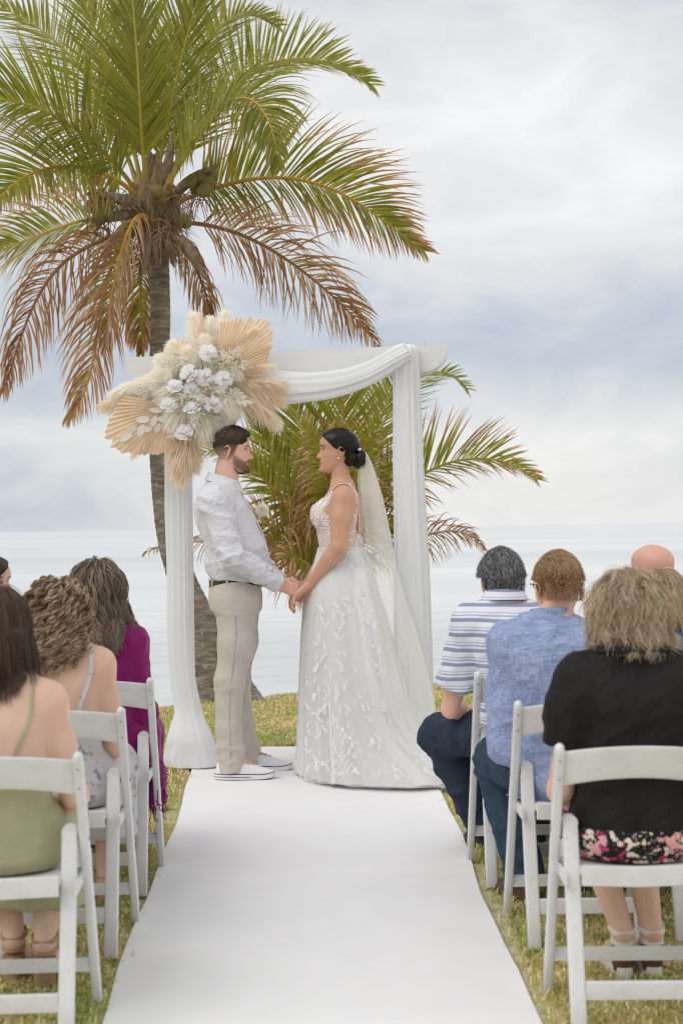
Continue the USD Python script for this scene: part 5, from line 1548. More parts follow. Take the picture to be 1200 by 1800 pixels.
obj('waistband', loft(np.array([waist_ring(.968, .006), waist_ring(.970, .0085), waist_ring(1.014, .0075), waist_ring(1.016, .004)])), 'chino_material', tro, 50)
belt = obj('belt', loft(np.array([waist_ring(.974, .009), waist_ring(.976, .0135), waist_ring(1.008, .0125), waist_ring(1.010, .009)])), 'belt_material', groom, 50)
for a in (-.15, .35, 1.2, 1.9, 2.8, -.9, -2.2, -1.57):
    i = int((a % (2 * PI)) / (2 * PI) * 60)
    c = waist_ring(0, .0155)[i]; t_ = unit(waist_ring(0, .0155)[(i + 1) % 60] - c)
    obj('belt_loop', rounded_bar([c + [0, 0, .962], c + [0, 0, .99], c + [0, 0, 1.017]], .011, .004, .001, side=t_), 'chino_material', tro, 50)
# side pocket and seam on the near side
pk = [np.array([.178, .045, .962]), np.array([.183, .028, .925]), np.array([.186, -.002, .865]), np.array([.182, -.012, .83])]
obj('pocket_edge', tube(spline(pk, 14) + [.004, 0, 0], .0035, 6), 'chino_material', tro, True)
obj('back_pocket_welt', rounded_bar([(.120, -.150, .925), (.085, -.164, .925), (.05, -.168, .925)], .008, .004, .001, side=(0, 0, 1)), 'seam_material', tro, 40)


def sneaker(x, y, name='shoe'):
    o = np.array([x, y, 0.0])
    L_ = .302
    us = np.linspace(0, 1, 44)
    hw_ = lambda u: .049 * (np.sin(np.clip(u * 1.0 + .0, 0, 1) * PI) ** .42) * (.80 + .26 * np.exp(-((u - .70) / .25) ** 2))
    def ring(u, rise):
        pass
    ang = np.linspace(0, 2 * PI, 60, endpoint=False)
    e_ = .62
    outline = lambda g_: np.stack([(.047 + g_) * np.sign(np.sin(ang)) * np.abs(np.sin(ang)) ** e_ * (1 - .16 * (np.cos(ang) < 0) * np.abs(np.cos(ang)) + .06 * np.exp(-((np.cos(ang) - .35) / .35) ** 2)), (L_ / 2 + g_) * np.sign(np.cos(ang)) * np.abs(np.cos(ang)) ** .8], 1)
    toe = lambda yy: .010 * np.clip((yy - .08) / .07, 0, 1) ** 2
    bands = [(-.002, .000, 0), (.003, .001, 0), (.003, .011, 0), (.0035, .0115, 2), (.0035, .0150, 2), (.003, .0155, 0), (.003, .0255, 0), (.0035, .026, 1), (.0035, .0300, 1), (.0015, .0305, 0), (-.003, .0315, 0)]
    R_, C_ = [], []
    for g_, z, cix in bands:
        p = outline(g_)
        R_.append(np.column_stack([p, z * (1 - .12 * (p[:, 1] > .05)) + toe(p[:, 1])]))
        back = (p[:, 1] < .035)[:, None]
        base = np.array([1.0, 1.0, 1.0])
        col = {0: base, 1: np.array([.03, .035, .10]), 2: np.array([.45, .03, .06])}[cix]
        C_.append(np.where(back | (cix != 2), col, base) * np.ones((60, 1)))
    m = loft(np.array(R_)); cc = np.vstack(C_ + [np.ones((1, 3)), np.ones((1, 3))])
    t = thing_part(name, groom)
    m.vertices += o + [0, L_ / 2 - .075, 0]
    so = obj(name, m, 'canvas_material', groom, 50 if False else False, cd=cc)
    # upper
    R_ = []
    for k_ in np.linspace(0, 1, 16):
        p = outline(-.003 - .004 * k_)
        top_ = np.interp(p[:, 1], [-.16, -.10, -.055, -.02, .03, .08, .125, .15], [.082, .078, .068, .090, .078, .060, .045, .030])
        z = .029 + (top_ - .029) * math.sin(k_ * PI / 2)
        sh_ = 1 - .93 * (1 - math.cos(k_ * PI / 2)) * np.interp(p[:, 1], [-.16, -.02, .02, .15], [.36, .42, .85, 1.0])
        R_.append(np.column_stack([p[:, 0] * sh_, p[:, 1] * (1 - .06 * k_ ** 2), z + toe(p[:, 1]) * (1 - k_)]))
    up__ = loft(np.array(R_)); up__.vertices += o + [0, L_ / 2 - .075, 0]
    obj('upper', up__, 'canvas_plain', so, 60, cd=None)
    for i in range(4):
        yy = .030 + .022 * i
        zl = np.interp(yy - L_ / 2 + .075 + .02, [-.02, .03, .08], [.092, .080, .064])
        xs_ = np.linspace(-.022, .022, 7)
        obj('lace', tube(np.stack([xs_, yy + .02 + 0 * xs_, zl + .004 - 6 * xs_ ** 2], 1) + o, .0022, 6), 'canvas_lace', so, True)
    for i in range(3):
        pass
    return so


def thing_part(name, parent):
    return parent


mat_basic('canvas_plain', (0.82, 0.82, 0.84), 0.8, (0.78, 0.78, 0.80), scale=20, bump=0.3, bscale=700)
mat_basic('canvas_lace', (0.30, 0.30, 0.33), 0.8)
sneaker(.115, (406 - 430) / 342.5 - .0)
sneaker(-.115, (406 - 430) / 342.5 + .085)
# boutonniere on the far side of his chest
bt = thing('boutonniere', 'small cream dried flower boutonniere pinned on the groom\'s shirt', 'flower', gp, -PI / 2)
g = np.random.default_rng(31)
c0 = np.array([-.085, .085, 1.375])
n = 1100
dv = unit(g.normal(0, 1, (n, 3)) + [0, .6, 0])
s = np.linspace(0, 1, 5)
pts = c0 + [0, .02, 0] + dv[:, None] * (.036 * g.uniform(.7, 1.1, n)[:, None] * s)[..., None] + np.array([0, 0, -1]) * (.006 * s ** 2)[None, :, None]
stem = obj('stem', tube(np.array([c0 + [0, 0, -.07], c0 + [0, .01, -.03], c0 + [0, .02, 0]]), .004, 7), 'spray_material', bt, True)
curves('tuft', pts, .0022, 'pampas_material', bt, kind='stuff')
tips = []
for i in range(7):
    d = unit(np.array([g.normal(0, .4), .25 + g.normal(0, .3), 1.0]))
    obj('leaf', leaf_mesh(c0 + [0, .012, .02] + d * .02 * (i % 3), d + g.normal(0, .25, 3), (0, 1, .3), .045, .010), 'white_leaf_material', bt, True)
# ------------------------------------------------------------------ the bride (faces -x in the world)
mat_basic('dress_satin_material', (0.85, 0.85, 0.855), 0.6, (0.82, 0.82, 0.825), scale=6, spec=0.2, trans=.1)
mat_basic('bodice_material', (0.72, 0.60, 0.53), 0.7, (0.76, 0.66, 0.60), scale=40, spec=0.2)
mat_basic('lace_material', (0.97, 0.97, 0.98), 0.7, (0.95, 0.95, 0.96), scale=30, spec=0.25, trans=.15)
mat_sheer('tulle_material', (0.86, 0.855, 0.85), 0.30)
mat_sheer('veil_material', (0.90, 0.885, 0.84), 0.34)
mat_basic('pearl_material', (0.85, 0.83, 0.80), 0.15, spec=0.6)
mat_hair('bride_hair_base', (.006, .004, .0035), (.018, .011, .009), scale=50, rough=.32)
mat_hair('bride_hair_tone', (.012, .008, .006), (.04, .024, .018), scale=50, rough=.3)

bp = P(600, 1368, 7.36); bp[2] = float(gz(bp[0], bp[1])) + .014
bride = thing('person', 'bride in white lace dress with dark low bun and long veil, facing the groom', 'person', bp, PI / 2)
tn = [(.95, 0, -.010, .185, .150), (1.05, 0, -.008, .168, .132), (1.10, 0, -.012, .148, .118), (1.16, 0, -.0145, .132, .108), (1.24, 0, -.010, .138, .113), (1.30, 0, -.012, .145, .115), (1.36, 0, -.018, .150, .112), (1.42, 0, -.020, .150, .098), (1.455, 0, -.024, .128, .078), (1.485, 0, -.026, .092, .060), (1.51, 0, -.024, .058, .050)]
bb_ = Body()
bb_.stack('torso', tn, p=2.2)
for s in (1, -1):
    bb_.ell('torso', (s * .066, .070, 1.340), (.068, .066, .072), k=.03)
    bb_.cone('torso', (s * .10, -.028, 1.452), (s * .150, -.030, 1.425), .042, .052, k=.035)
hcb = np.array([0, .004, 1.667])
bb_.cone('neck', (0, -.028, 1.47), (0, -.010, 1.60), .052, .046, k=.03)
bb_.ell('neck', (0, -.028, 1.485), (.085, .050, .030), k=.03)
shb = {s: np.array([s * .158, -.028, 1.420]) for s in (1, -1)}
elb = {-1: np.array([-.205, .004, 1.175]), 1: np.array([.205, .02, 1.175])}
wrb = {-1: np.array([-.120, .150, .985]), 1: np.array([.110, .16, .985])}
for s in (1, -1):
    bb_.cone('arm', shb[s], shb[s] + (elb[s] - shb[s]) * .4, .058, .058, k=.03)
    bb_.cone('arm', shb[s] + (elb[s] - shb[s]) * .4, elb[s], .058, .043, k=.02)
    bb_.cone('arm', elb[s], elb[s] + (wrb[s] - elb[s]) * .3, .043, .041, k=.015)
    bb_.cone('arm', elb[s] + (wrb[s] - elb[s]) * .3, wrb[s], .041, .0245, k=.015)
    bb_.cone('leg', (s * .09, -.01, .95), (s * .075, .02, .50), .09, .058, k=.03)
    bb_.cone('leg', (s * .075, .02, .50), (s * .07, .0, .11), .055, .034, k=.02)
    bb_.cone('leg', (s * .07, .0, .11), (s * .07, .12, .045), .036, .026, k=.02)
headb, bq = make_head(hcb, rot([1, 0, 0], 2), .985, wide=.965, jaw=.86, nose=1.02, lips=1.4, chin=.004)
handb = []
for s in (1, -1):
    b = Body()
    d = unit(wrb[s] - elb[s])
    b.cone('h', wrb[s] - d * .05, wrb[s], .0265, .0235, k=.012)
    hand(b, 'h', wrb[s] + d * .004, np.array([s * -.02, .74, -.60]), (s * .35, -.45, -.80), (s * -.55, .35, .75), .93, curl=(.30, .55, .45), thumb=.3, thumb_curl=.2)
    handb.append(b.mesh({'h'}, k=.006, h=.0045))
skb = union([bb_.mesh({'torso', 'neck', 'arm', 'leg'}, k=.03, h=.0075)] + headb + handb)
q = bq(skb.vertices)
sk = np.array(SKINS['tan'])
onhead = (np.abs(q) < [.1, .13, .125]).all(1) & (skb.vertices[:, 2] > 1.545)
cd = np.broadcast_to(sk, (len(q), 3)).copy()
cd[onhead] = face_colour(q[onhead], sk, lip=(.33, .10, .095), brow=(.02, .012, .01), eye=(.03, .018, .014), flush=.25)
# nail varnish is too small to see; the hands are a little pinker
cd[(skb.vertices[:, 2] < .99) & (skb.vertices[:, 1] > .12)] *= [1.05, 1.03, 1.05]
obj('body', skb, 'skin_material', bride, True, cd=cd)

# bodice: sheer nude cloth under white lace leaves
clipf = lambda X, Y, Z: np.where(Y > -.02, np.minimum(.62 * (Z - 1.285) - np.abs(X), Z - 1.28), np.minimum(Z - 1.225 - .25 * np.clip(np.abs(X) - .05, 0, 1), .112 - np.abs(X)))
arm_hole = lambda X, Y, Z: np.minimum(np.abs(X) - (.112 + .35 * np.clip(np.abs(Y + .02) - .03, 0, 1)), Z - (1.335 + 0 * X))
bod = bb_.mesh({'torso'}, grow=.0055, k=.03, h=.006, clips=[plane((0, 0, 1.155), (0, 0, -1)), clipf, arm_hole])
bo = obj('bodice', bod, 'bodice_material', bride, True)
# straps
for s in (1, -1):
    for pts in ([(s * .085, .105, 1.405), (s * .098, .075, 1.45), (s * .108, .02, 1.494), (s * .110, -.03, 1.503), (s * .112, -.078, 1.47), (s * .118, -.108, 1.40), (s * .118, -.122, 1.32), (s * .112, -.124, 1.25)],):
        # lay the strap on the body
        line, ln_ = lay_on(spline(pts, 60), skb, .004)
        obj('strap', rounded_bar(line, .017, .003, .001, side=(1, 0, 0)), 'lace_material', bo, 50)
        obj('edging', tube(line + [s * .009, 0, .0], .0018, 6), 'lace_material', bo, True)


def lace_on(surface, spots, g, size, lift=.003, leaves=7, sprd=.55):
    """sprigs of lace leaves and small flowers laid on a surface: spots (point, direction)"""
    from scipy.spatial import cKDTree
    sv = np.asarray(surface.vertices); sn = normals_of(surface); tree = cKDTree(sv)
    V, Fc = [], []; cnt = 0

    def add(m):
        nonlocal cnt
        v = np.array(m[0]); _, i = tree.query(v)
        off = ((v - sv[i]) * sn[i]).sum(1)
        v = v - sn[i] * (off - lift - .0015 * g.random())[:, None]
        V.append(v); Fc.append(np.array(m[1]) + cnt); cnt += len(v)

    def leaf(p, d, n, L_, w_):
        s_ = np.cross(n, d); ks = np.linspace(0, 1, 6)
        vv, ff = [], []
        for k_ in ks:
            hw_ = w_ * max(.08, math.sin(PI * min(1, .06 + .92 * k_)) ** .8)
            c = p + d * L_ * k_
            vv += [c - s_ * hw_, c + s_ * hw_]
        for j in range(5):
            a = 2 * j
            ff += [(a, a + 1, a + 3), (a, a + 3, a + 2)]
        add((vv, ff))
    for p, d in spots:
        _, i = tree.query(p); p, n = sv[i], sn[i]
        d = unit(d - n * (d @ n))
        L_ = size * g.uniform(.75, 1.25)
        bend = g.normal(0, .5)
        for j in range(leaves):
            u = j / (leaves - 1)
            s_ = np.cross(n, d)
            dj = unit(d + s_ * bend * u)
            q_ = p + dj * L_ * 2.4 * u
            sg = 1 if j % 2 else -1
            dl = unit(dj * .75 + np.cross(n, dj) * sg * (.9 if j < leaves - 1 else 0))
            leaf(q_, dl, n, L_ * g.uniform(.55, .95) * (1 - .25 * u), L_ * .17)
        for j in range(8):                                   # stem
            pass
        s_ = np.cross(n, d)
        stem_pts = [p + unit(d + s_ * bend * u) * L_ * 2.4 * u for u in np.linspace(0, 1, 7)]
        vv, ff = [], []
        for k_, c in enumerate(stem_pts):
            vv += [c - s_ * L_ * .025, c + s_ * L_ * .025]
        for j in range(6):
            a = 2 * j; ff += [(a, a + 1, a + 3), (a, a + 3, a + 2)]
        add((vv, ff))
        if g.random() < .55:
            c = p + g.normal(0, .3, 3) * L_ - n * 0
            for a in np.linspace(0, 2 * PI, 6)[:-1]:
                s_ = np.cross(n, d)
                leaf(c, unit(d * math.cos(a) + s_ * math.sin(a)), n, L_ * .30, L_ * .12)
    return trimesh.Trimesh(np.vstack(V), np.vstack(Fc), process=False)


g = np.random.default_rng(77)
bn = normals_of(bod); bv = np.asarray(bod.vertices)
okv = np.nonzero((np.abs(bv[:, 0]) > .03) & (bv[:, 2] > 1.16) & (bn[:, 2] < .8))[0]
sp_ = [(bv[i], np.array([g.normal(0, .5), g.normal(0, .5), 1.0])) for i in g.choice(okv, 105)]
sp_ += [(np.array([s * .11, -.10, z]), np.array([0, 0, 1.0])) for s in (1, -1) for z in (1.18, 1.23, 1.28, 1.33, 1.38)]
obj('lace', lace_on(bod, sp_, g, .021), 'lace_material', bo, False, kind='stuff')

# skirt: a satin under-skirt, a tulle over-skirt with lace sprigs, a short train behind
stn = np.array([(1.172, -.0135, .111, .136), (1.12, -.016, .126, .152), (1.05, -.018, .150, .185), (.95, -.016, .176, .215), (.80, -.028, .205, .248), (.64, -.040, .226, .280), (.50, -.055, .244, .305), (.35, -.070, .262, .33), (.20, -.085, .282, .355), (.08, -.10, .302, .375), (.0, -.105, .312, .385)])
from scipy.interpolate import PchipInterpolator


def skirt(grow, seed, rows=120, n=260, train=.26, rough=1.0, bottom=0.0):
    z = np.linspace(1.172, bottom, rows)
    qv = PchipInterpolator(stn[::-1, 0], stn[::-1, 1:])(z)
    a = np.linspace(0, 2 * PI, n, endpoint=False)
    dn = np.clip((1.17 - z) / 1.17, 0, 1)
    pos = np.stack([np.cos(a)[None] * 5.2 + 0 * z[:, None], np.sin(a)[None] * 5.2 + 0 * z[:, None], .5 * z[:, None] + 0 * a[None]], -1)
    f = (1 - np.abs(2 * meshkit.noise(pos, seed) - 1)) - .5
    f2 = (1 - np.abs(2 * meshkit.noise(pos * [2.6, 2.6, 1.2], seed + 1) - 1)) - .5
    am = rough * (.001 + .052 * np.clip(dn - .02, 0, 1) ** .8)[:, None]
    r = grow + am * f + .45 * am * f2
    a0 = PI + .55                                        # the train lies behind her and towards the aisle
    back = np.clip(np.cos(a - a0), 0, 1)[None] ** 1.5
    tr_ = train * np.clip(1 - z / .34, 0, 1)[:, None] ** 1.8 * back
    y = qv[:, 0:1] + (qv[:, 1:2] + r) * np.cos(a)[None] + tr_ * math.cos(a0)
    x = (qv[:, 2:3] + r) * np.sin(a)[None] + tr_ * math.sin(a0)
    zz = np.broadcast_to(z[:, None], x.shape).copy()
    zz += .016 * np.clip(1 - z / .2, 0, 1)[:, None] * (meshkit.noise(pos * 1.5, seed + 3) - .2)
    return np.stack([x, y, np.maximum(zz, .004)], -1)


inner = skirt(-.003, 5)
sk_ = obj('skirt', loft(inner), 'dress_satin_material', bride, True)
outer = skirt(.006, 9, train=.30, rough=.9)
om = loft(outer, caps=False)
obj('tulle_layer', om, 'tulle_material', sk_, True)
om2 = loft(skirt(.009, 12, train=.32, rough=.8), caps=False)
obj('tulle_layer', om2, 'tulle_material', sk_, True)
sp_ = []
for i in range(680):
    a = g.uniform(0, 2 * PI); z = abs(g.normal(0, .30)) + .03 if g.random() < .8 else g.uniform(.3, .95)
    z = min(z, 1.0)
    j = int((1.172 - z) / 1.172 * 119); k_ = int(a / (2 * PI) * 259)
    sp_.append((outer[j, k_], np.array([g.normal(0, .45), g.normal(0, .45), 1.0])))
for i in range(110):
    a = g.uniform(0, 2 * PI); sp_.append((outer[int(g.uniform(2, 9)), int(a / (2 * PI) * 259)], np.array([g.normal(0, .3), g.normal(0, .3), -1.0])))
omf = loft(outer)
obj('lace', lace_on(omf, sp_, g, .0150, lift=.0034, leaves=9), 'lace_material', sk_, False, kind='stuff')
wr_ = np.linspace(0, 2 * PI, 60, endpoint=False)

# hair: sleek, gathered into a low bun
def bride_mask(x, y, z):
    line = np.interp(z, [-.12, -.06, -.035, -.012, .004, .018, .043, .062, .079, .095, .12], [-.055, -.050, -.046, -.036, -.010, .016, .043, .062, .077, .086, .086])
    return smooth01(line - y, -.005, .006) * smooth01(z, -.085, -.07)


cap = hair_cap(hcb, rot([1, 0, 0], 2), .985, bride_mask, lambda x, y, z: .007 + .004 * smooth01(z, .02, .09) + .006 * smooth01(-y, .03, .09), wide=.965, jaw=.86, res=1.2)
lowb = Body(); lowb.ell('c', hcb + [0, -.072, -.034], (.058, .048, .046))
cm = union([cap, lowb.mesh({'c'}, h=.005)])
cm = wrinkle(cm, .0025, 60, 3, axis=(0, 1, -.35), stretch=6)
hb_ = obj('hair', cm, 'bride_hair_base', bride, True)
bun = Body()
bc = hcb + [0, -.118, -.040]
for i in range(5):
    a0 = i * 2 * PI / 5
    bun.chain('b', [bc + np.array([.034 * math.cos(a0 + t_), .012 * math.sin(3 * t_ + i), .030 * math.sin(a0 + t_)]) for t_ in np.linspace(0, 2.2, 7)], [.012, .017, .020, .021, .020, .017, .012])
bun.ell('b', bc, (.040, .030, .038))
bm_ = bun.mesh({'b'}, k=.008, h=.004)
bm_ = wrinkle(bm_, .003, 70, 6, axis=(1, .3, .5), stretch=5)
obj('bun', bm_, 'bride_hair_base', hb_, True)
# combed strands over the cap
roots = scalp_roots(1000, 9, lambda r: (r[:, 2] > -.05) & (r[:, 1] < np.interp(r[:, 2], [-.1, .1, .3, .6, .8, 1], [-.3, .02, .2, .45, .62, .7])))
tgt = np.array([0, -.112, -.035])
fl_ = lambda r: unit(tgt - r * [.078, .106, .1])
st = grow_hair(hcb + [0, -.012, .020], np.eye(3), roots, 9, .075, 4, radii=(.0800, .1085, .1035), lift=.0016, stiff=.99, grav=.0, flow=fl_, jitter=.04, hug=True)
curves('strands', st, .0011, 'bride_hair_tone', hb_, kind='stuff')
# earrings
for s in (1, -1):
    e_ = trimesh.creation.icosphere(2, .0055); e_.apply_translation(hcb + [s * .076, -.010, -.037])
    obj('earring', e_, 'pearl_material', bride, True)
# veil: from the comb above the bun it falls behind her to the ground
rows, n = 110, 90
py_ = np.array([795, 800, 815, 840, 880, 940, 1010, 1100, 1200, 1300, 1362, 1372, 1374])
rgt = np.array([646, 652, 660, 668, 679, 692, 706, 732, 757, 774, 784, 788, 792])
lft = np.array([638, 640, 641, 640, 643, 650, 655, 668, 682, 694, 702, 706, 712])
wx_ = np.array([.020, .026, .034, .045, .065, .09, .12, .165, .21, .25, .28, .29, .29])
zv = (1368 - py_) / 342.5
i_ = np.linspace(0, 1, rows); s0 = np.linspace(0, 1, len(py_))
I3 = lambda t_: PchipInterpolator(s0, t_)(i_)
Zv, Rv, Lv, Wv = I3(zv), (600 - I3(rgt)) / 342.5, (600 - I3(lft)) / 342.5, I3(wx_)
u = np.linspace(-1, 1, n)
yv = Rv[:, None] + (Lv - Rv)[:, None] * np.abs(u)[None] ** 1.7
xv = Wv[:, None] * np.sin(u * PI / 2)[None]
pos = np.stack([u[None] * 5 + 0 * i_[:, None], 0 * u[None] + 1.2 * i_[:, None], 0 * u[None] + 0 * i_[:, None]], -1)
fo = (1 - np.abs(2 * meshkit.noise(pos, 3) - 1) - .5) + .5 * (meshkit.noise(pos * 2.7, 5) - .5)
am = .008 + .05 * np.clip((i_ - .1) / .9, 0, 1)
yv = yv + fo * am[:, None] * 1.0
xv = xv * (1 + .12 * fo)
vm = np.stack([xv, yv, np.maximum(np.broadcast_to(Zv[:, None], xv.shape) + .004 * fo, .010)], -1)
vo = obj('veil', loft(vm, closed=False, caps=False), 'veil_material', bride, True)
gth = np.array([hcb + [x_, -.115 - .008 * math.cos(x_ * 30), .006 + .004 * math.cos(x_ * 40)] for x_ in np.linspace(-.035, .035, 15)])
obj('veil_gather', tube(gth, .0075 + .002 * np.sin(np.arange(15) * 2.1), 8), 'lace_material', vo, True)
# ------------------------------------------------------------------ seated guests, seen from behind (all face +y, towards the arch)
mat_basic('sage_dress_material', (0.40, 0.385, 0.235), 0.75, (0.36, 0.345, 0.205), scale=12, crumple=.15, bump=.3, bscale=500, spec=.2, sheen=.1)
mat_basic('magenta_material', (0.235, 0.008, 0.125), 0.75, (0.19, 0.006, 0.10), scale=10, crumple=.2, cscale=10, bump=.2, bscale=500, spec=.15, sheen=.15)
mat_basic('black_cloth_material', (0.012, 0.0105, 0.011), 0.75, (0.018, 0.016, 0.016), scale=12, crumple=.25, cscale=9, bump=.2, bscale=500, spec=.2)
mat_basic('navy_trouser_material', (0.026, 0.036, 0.058), 0.8, (0.036, 0.048, 0.074), scale=16, crumple=.3, cscale=9, bump=.3, bscale=500, spec=.15)
mat_basic('denim_material', (0.028, 0.052, 0.082), 0.8, (0.04, 0.07, 0.105), scale=16, crumple=.3, cscale=9, bump=.3, bscale=500, spec=.15)
mat_basic('black_trouser_material', (0.012, 0.012, 0.014), 0.85)
mat_basic('cork_material', (0.42, 0.29, 0.165), 0.9, (0.28, 0.18, 0.09), scale=60, stretch=(1, 1, 6), bump=.6, bscale=120)
mat_basic('tan_leather_material', (0.42, 0.28, 0.165), 0.6, (0.37, 0.24, 0.14), scale=20)
mat_basic('white_leather_material', (0.74, 0.72, 0.68), 0.5, (0.68, 0.66, 0.62), scale=20)
mat_basic('brown_leather_material', (0.12, 0.055, 0.03), 0.5, (0.085, 0.04, 0.022), scale=20)
mat_basic('dark_shoe_material', (0.02, 0.02, 0.024), 0.5)
mat_basic('glasses_material', (0.01, 0.01, 0.012), 0.3)


def mat_print(name, ground, stops, scale, extra=None, rough=.7, thr=.42):
    """a printed cloth: scattered flower-like blots on a ground colour"""
    usdkit.material(stage, '/World/Looks/' + name, {
        'tc': ('texture_coordinate', {}), 'wn': ('noise_texture', {'scale': scale * 1.7, 'detail': 3.0}), 'wm': ('mix_color', {'fac': .09, 'blend_type': 'linear_light'}),
        'v': ('voronoi_texture', {'scale': scale, 'feature': 'f1', 'randomness': 1.0}), 'v2': ('voronoi_texture', {'scale': scale * 2.3, 'feature': 'f1'}), 'v3': ('voronoi_texture', {'scale': scale * 4.2, 'feature': 'f1'}),
        'sc': ('separate_color', {}), 'pick': ('rgb_ramp', {'ramp': stops, 'interpolate': False}),
        'in': ('map_range', {'from_min': thr - .07, 'from_max': thr, 'to_min': 1.0, 'to_max': 0.0, 'clamp': True}),
        'pet': ('rgb_ramp', {'ramp': [(0.0, (1.0, .95, .85)), (.22, (.9, .85, .8)), (.42, (.55, .5, .5)), (.6, (1, 1, 1)), (1, (.8, .8, .8))]}), 'mul': ('mix_color', {'blend_type': 'multiply', 'fac': .8}),
        'leafin': ('map_range', {'from_min': .20, 'from_max': .26, 'to_min': 1.0, 'to_max': 0.0, 'clamp': True}), 'gm': ('mix_color', {'a': ground, 'b': extra or ground}), 'fm': ('mix_color', {}),
        'p': ('principled_bsdf', {'roughness': rough, 'specular_ior_level': .2})},
        [('tc.object', 'wm.a'), ('tc.object', 'wn.vector'), ('wn.color', 'wm.b'), ('wm.result', 'v.vector'), ('wm.result', 'v2.vector'), ('wm.result', 'v3.vector'), ('v.color', 'sc.color'), ('sc.r', 'pick.fac'), ('v.distance', 'in.value'),
         ('v3.distance', 'pet.fac'), ('pick.color', 'mul.a'), ('pet.color', 'mul.b'), ('v2.distance', 'leafin.value'), ('leafin.result', 'gm.fac'), ('in.result', 'fm.fac'), ('gm.result', 'fm.a'), ('mul.result', 'fm.b'), ('fm.result', 'p.base_color')], surface='p.BSDF')
    return name


mat_print('floral_skirt_material', (.012, .012, .014), [(0, (.62, .06, .18)), (.22, (.82, .42, .44)), (.45, (.86, .68, .52)), (.66, (.60, .02, .11)), (.8, (.86, .74, .66))], 18, (.26, .34, .29), thr=.56)
mat_print('watercolour_material', (.56, .53, .53), [(0, (.20, .22, .32)), (.25, (.50, .42, .36)), (.5, (.60, .58, .60)), (.75, (.30, .31, .40))], 15, (.42, .42, .48), thr=.34)
mat_print('speckled_navy_material', (.03, .045, .11), [(0, (.6, .62, .66)), (.5, (.5, .52, .6)), (.8, (.03, .045, .11))], 55, (.45, .48, .55), thr=.40)
usdkit.material(stage, '/World/Looks/striped_shirt_material', {
    'tc': ('texture_coordinate', {}), 'sp': ('separate_xyz', {}), 'n': ('noise_texture', {'scale': 5.0, 'detail': 2.0}), 'ad': ('math', {'math_type': 'multiply_add', 'value2': .022}),
    's': ('math', {'math_type': 'multiply', 'value2': 17.5}), 'f': ('math', {'math_type': 'fraction'}),
    'r': ('rgb_ramp', {'ramp': [(0, (.74, .75, .79)), (.22, (.74, .75, .79)), (.25, (.27, .30, .43)), (.47, (.30, .33, .46)), (.50, (.74, .75, .79)), (.62, (.74, .75, .79)), (.64, (.36, .40, .55)), (.71, (.36, .40, .55)), (.73, (.76, .77, .8)), (.82, (.76, .77, .8)), (.84, (.45, .48, .6)), (.89, (.45, .48, .6)), (.91, (.74, .75, .79))]}),
    'cn': ('noise_texture', {'scale': 8.0, 'detail': 3.0, 'distortion': 1.4}), 'b': ('bump', {'strength': .3, 'distance': .012}), 'p': ('principled_bsdf', {'roughness': .8, 'specular_ior_level': .15})},
    [('tc.object', 'sp.vector'), ('tc.object', 'n.vector'), ('n.fac', 'ad.value1'), ('sp.z', 'ad.value3'), ('ad.value', 's.value1'), ('s.value', 'f.value1'), ('f.value', 'r.fac'), ('r.color', 'p.base_color'), ('tc.object', 'cn.vector'), ('cn.fac', 'b.height'), ('b.normal', 'p.normal')], surface='p.BSDF')
usdkit.material(stage, '/World/Looks/chambray_material', {
    'tc': ('texture_coordinate', {}), 'm1': ('mapping', {'mapping_type': 'point', 'scale': (1, 1, .06)}), 'm2': ('mapping', {'mapping_type': 'point', 'scale': (.06, .3, 1)}), 'n1': ('noise_texture', {'scale': 260.0, 'detail': 3.0}), 'n2': ('noise_texture', {'scale': 260.0, 'detail': 3.0}), 'n3': ('noise_texture', {'scale': 14.0, 'detail': 4.0}),
    'a': ('math', {'math_type': 'add'}), 'a2': ('math', {'math_type': 'multiply_add', 'value2': .35}), 'sc': ('math', {'math_type': 'multiply', 'value2': .43}),
    'r': ('rgb_ramp', {'ramp': [(.36, (.165, .215, .39)), (.5, (.275, .335, .52)), (.64, (.42, .48, .66))]}), 'cn': ('noise_texture', {'scale': 7.0, 'detail': 3.0, 'distortion': 1.6}), 'b': ('bump', {'strength': .4, 'distance': .014}), 'p': ('principled_bsdf', {'roughness': .85, 'specular_ior_level': .12})},
    [('tc.object', 'm1.vector'), ('tc.object', 'm2.vector'), ('m1.vector', 'n1.vector'), ('m2.vector', 'n2.vector'), ('tc.object', 'n3.vector'), ('n1.fac', 'a.value1'), ('n2.fac', 'a.value2'), ('n3.fac', 'a2.value1'), ('a.value', 'a2.value3'), ('a2.value', 'sc.value1'), ('sc.value', 'r.fac'), ('r.color', 'p.base_color'), ('tc.object', 'cn.vector'), ('cn.fac', 'b.height'), ('b.normal', 'p.normal')], surface='p.BSDF')

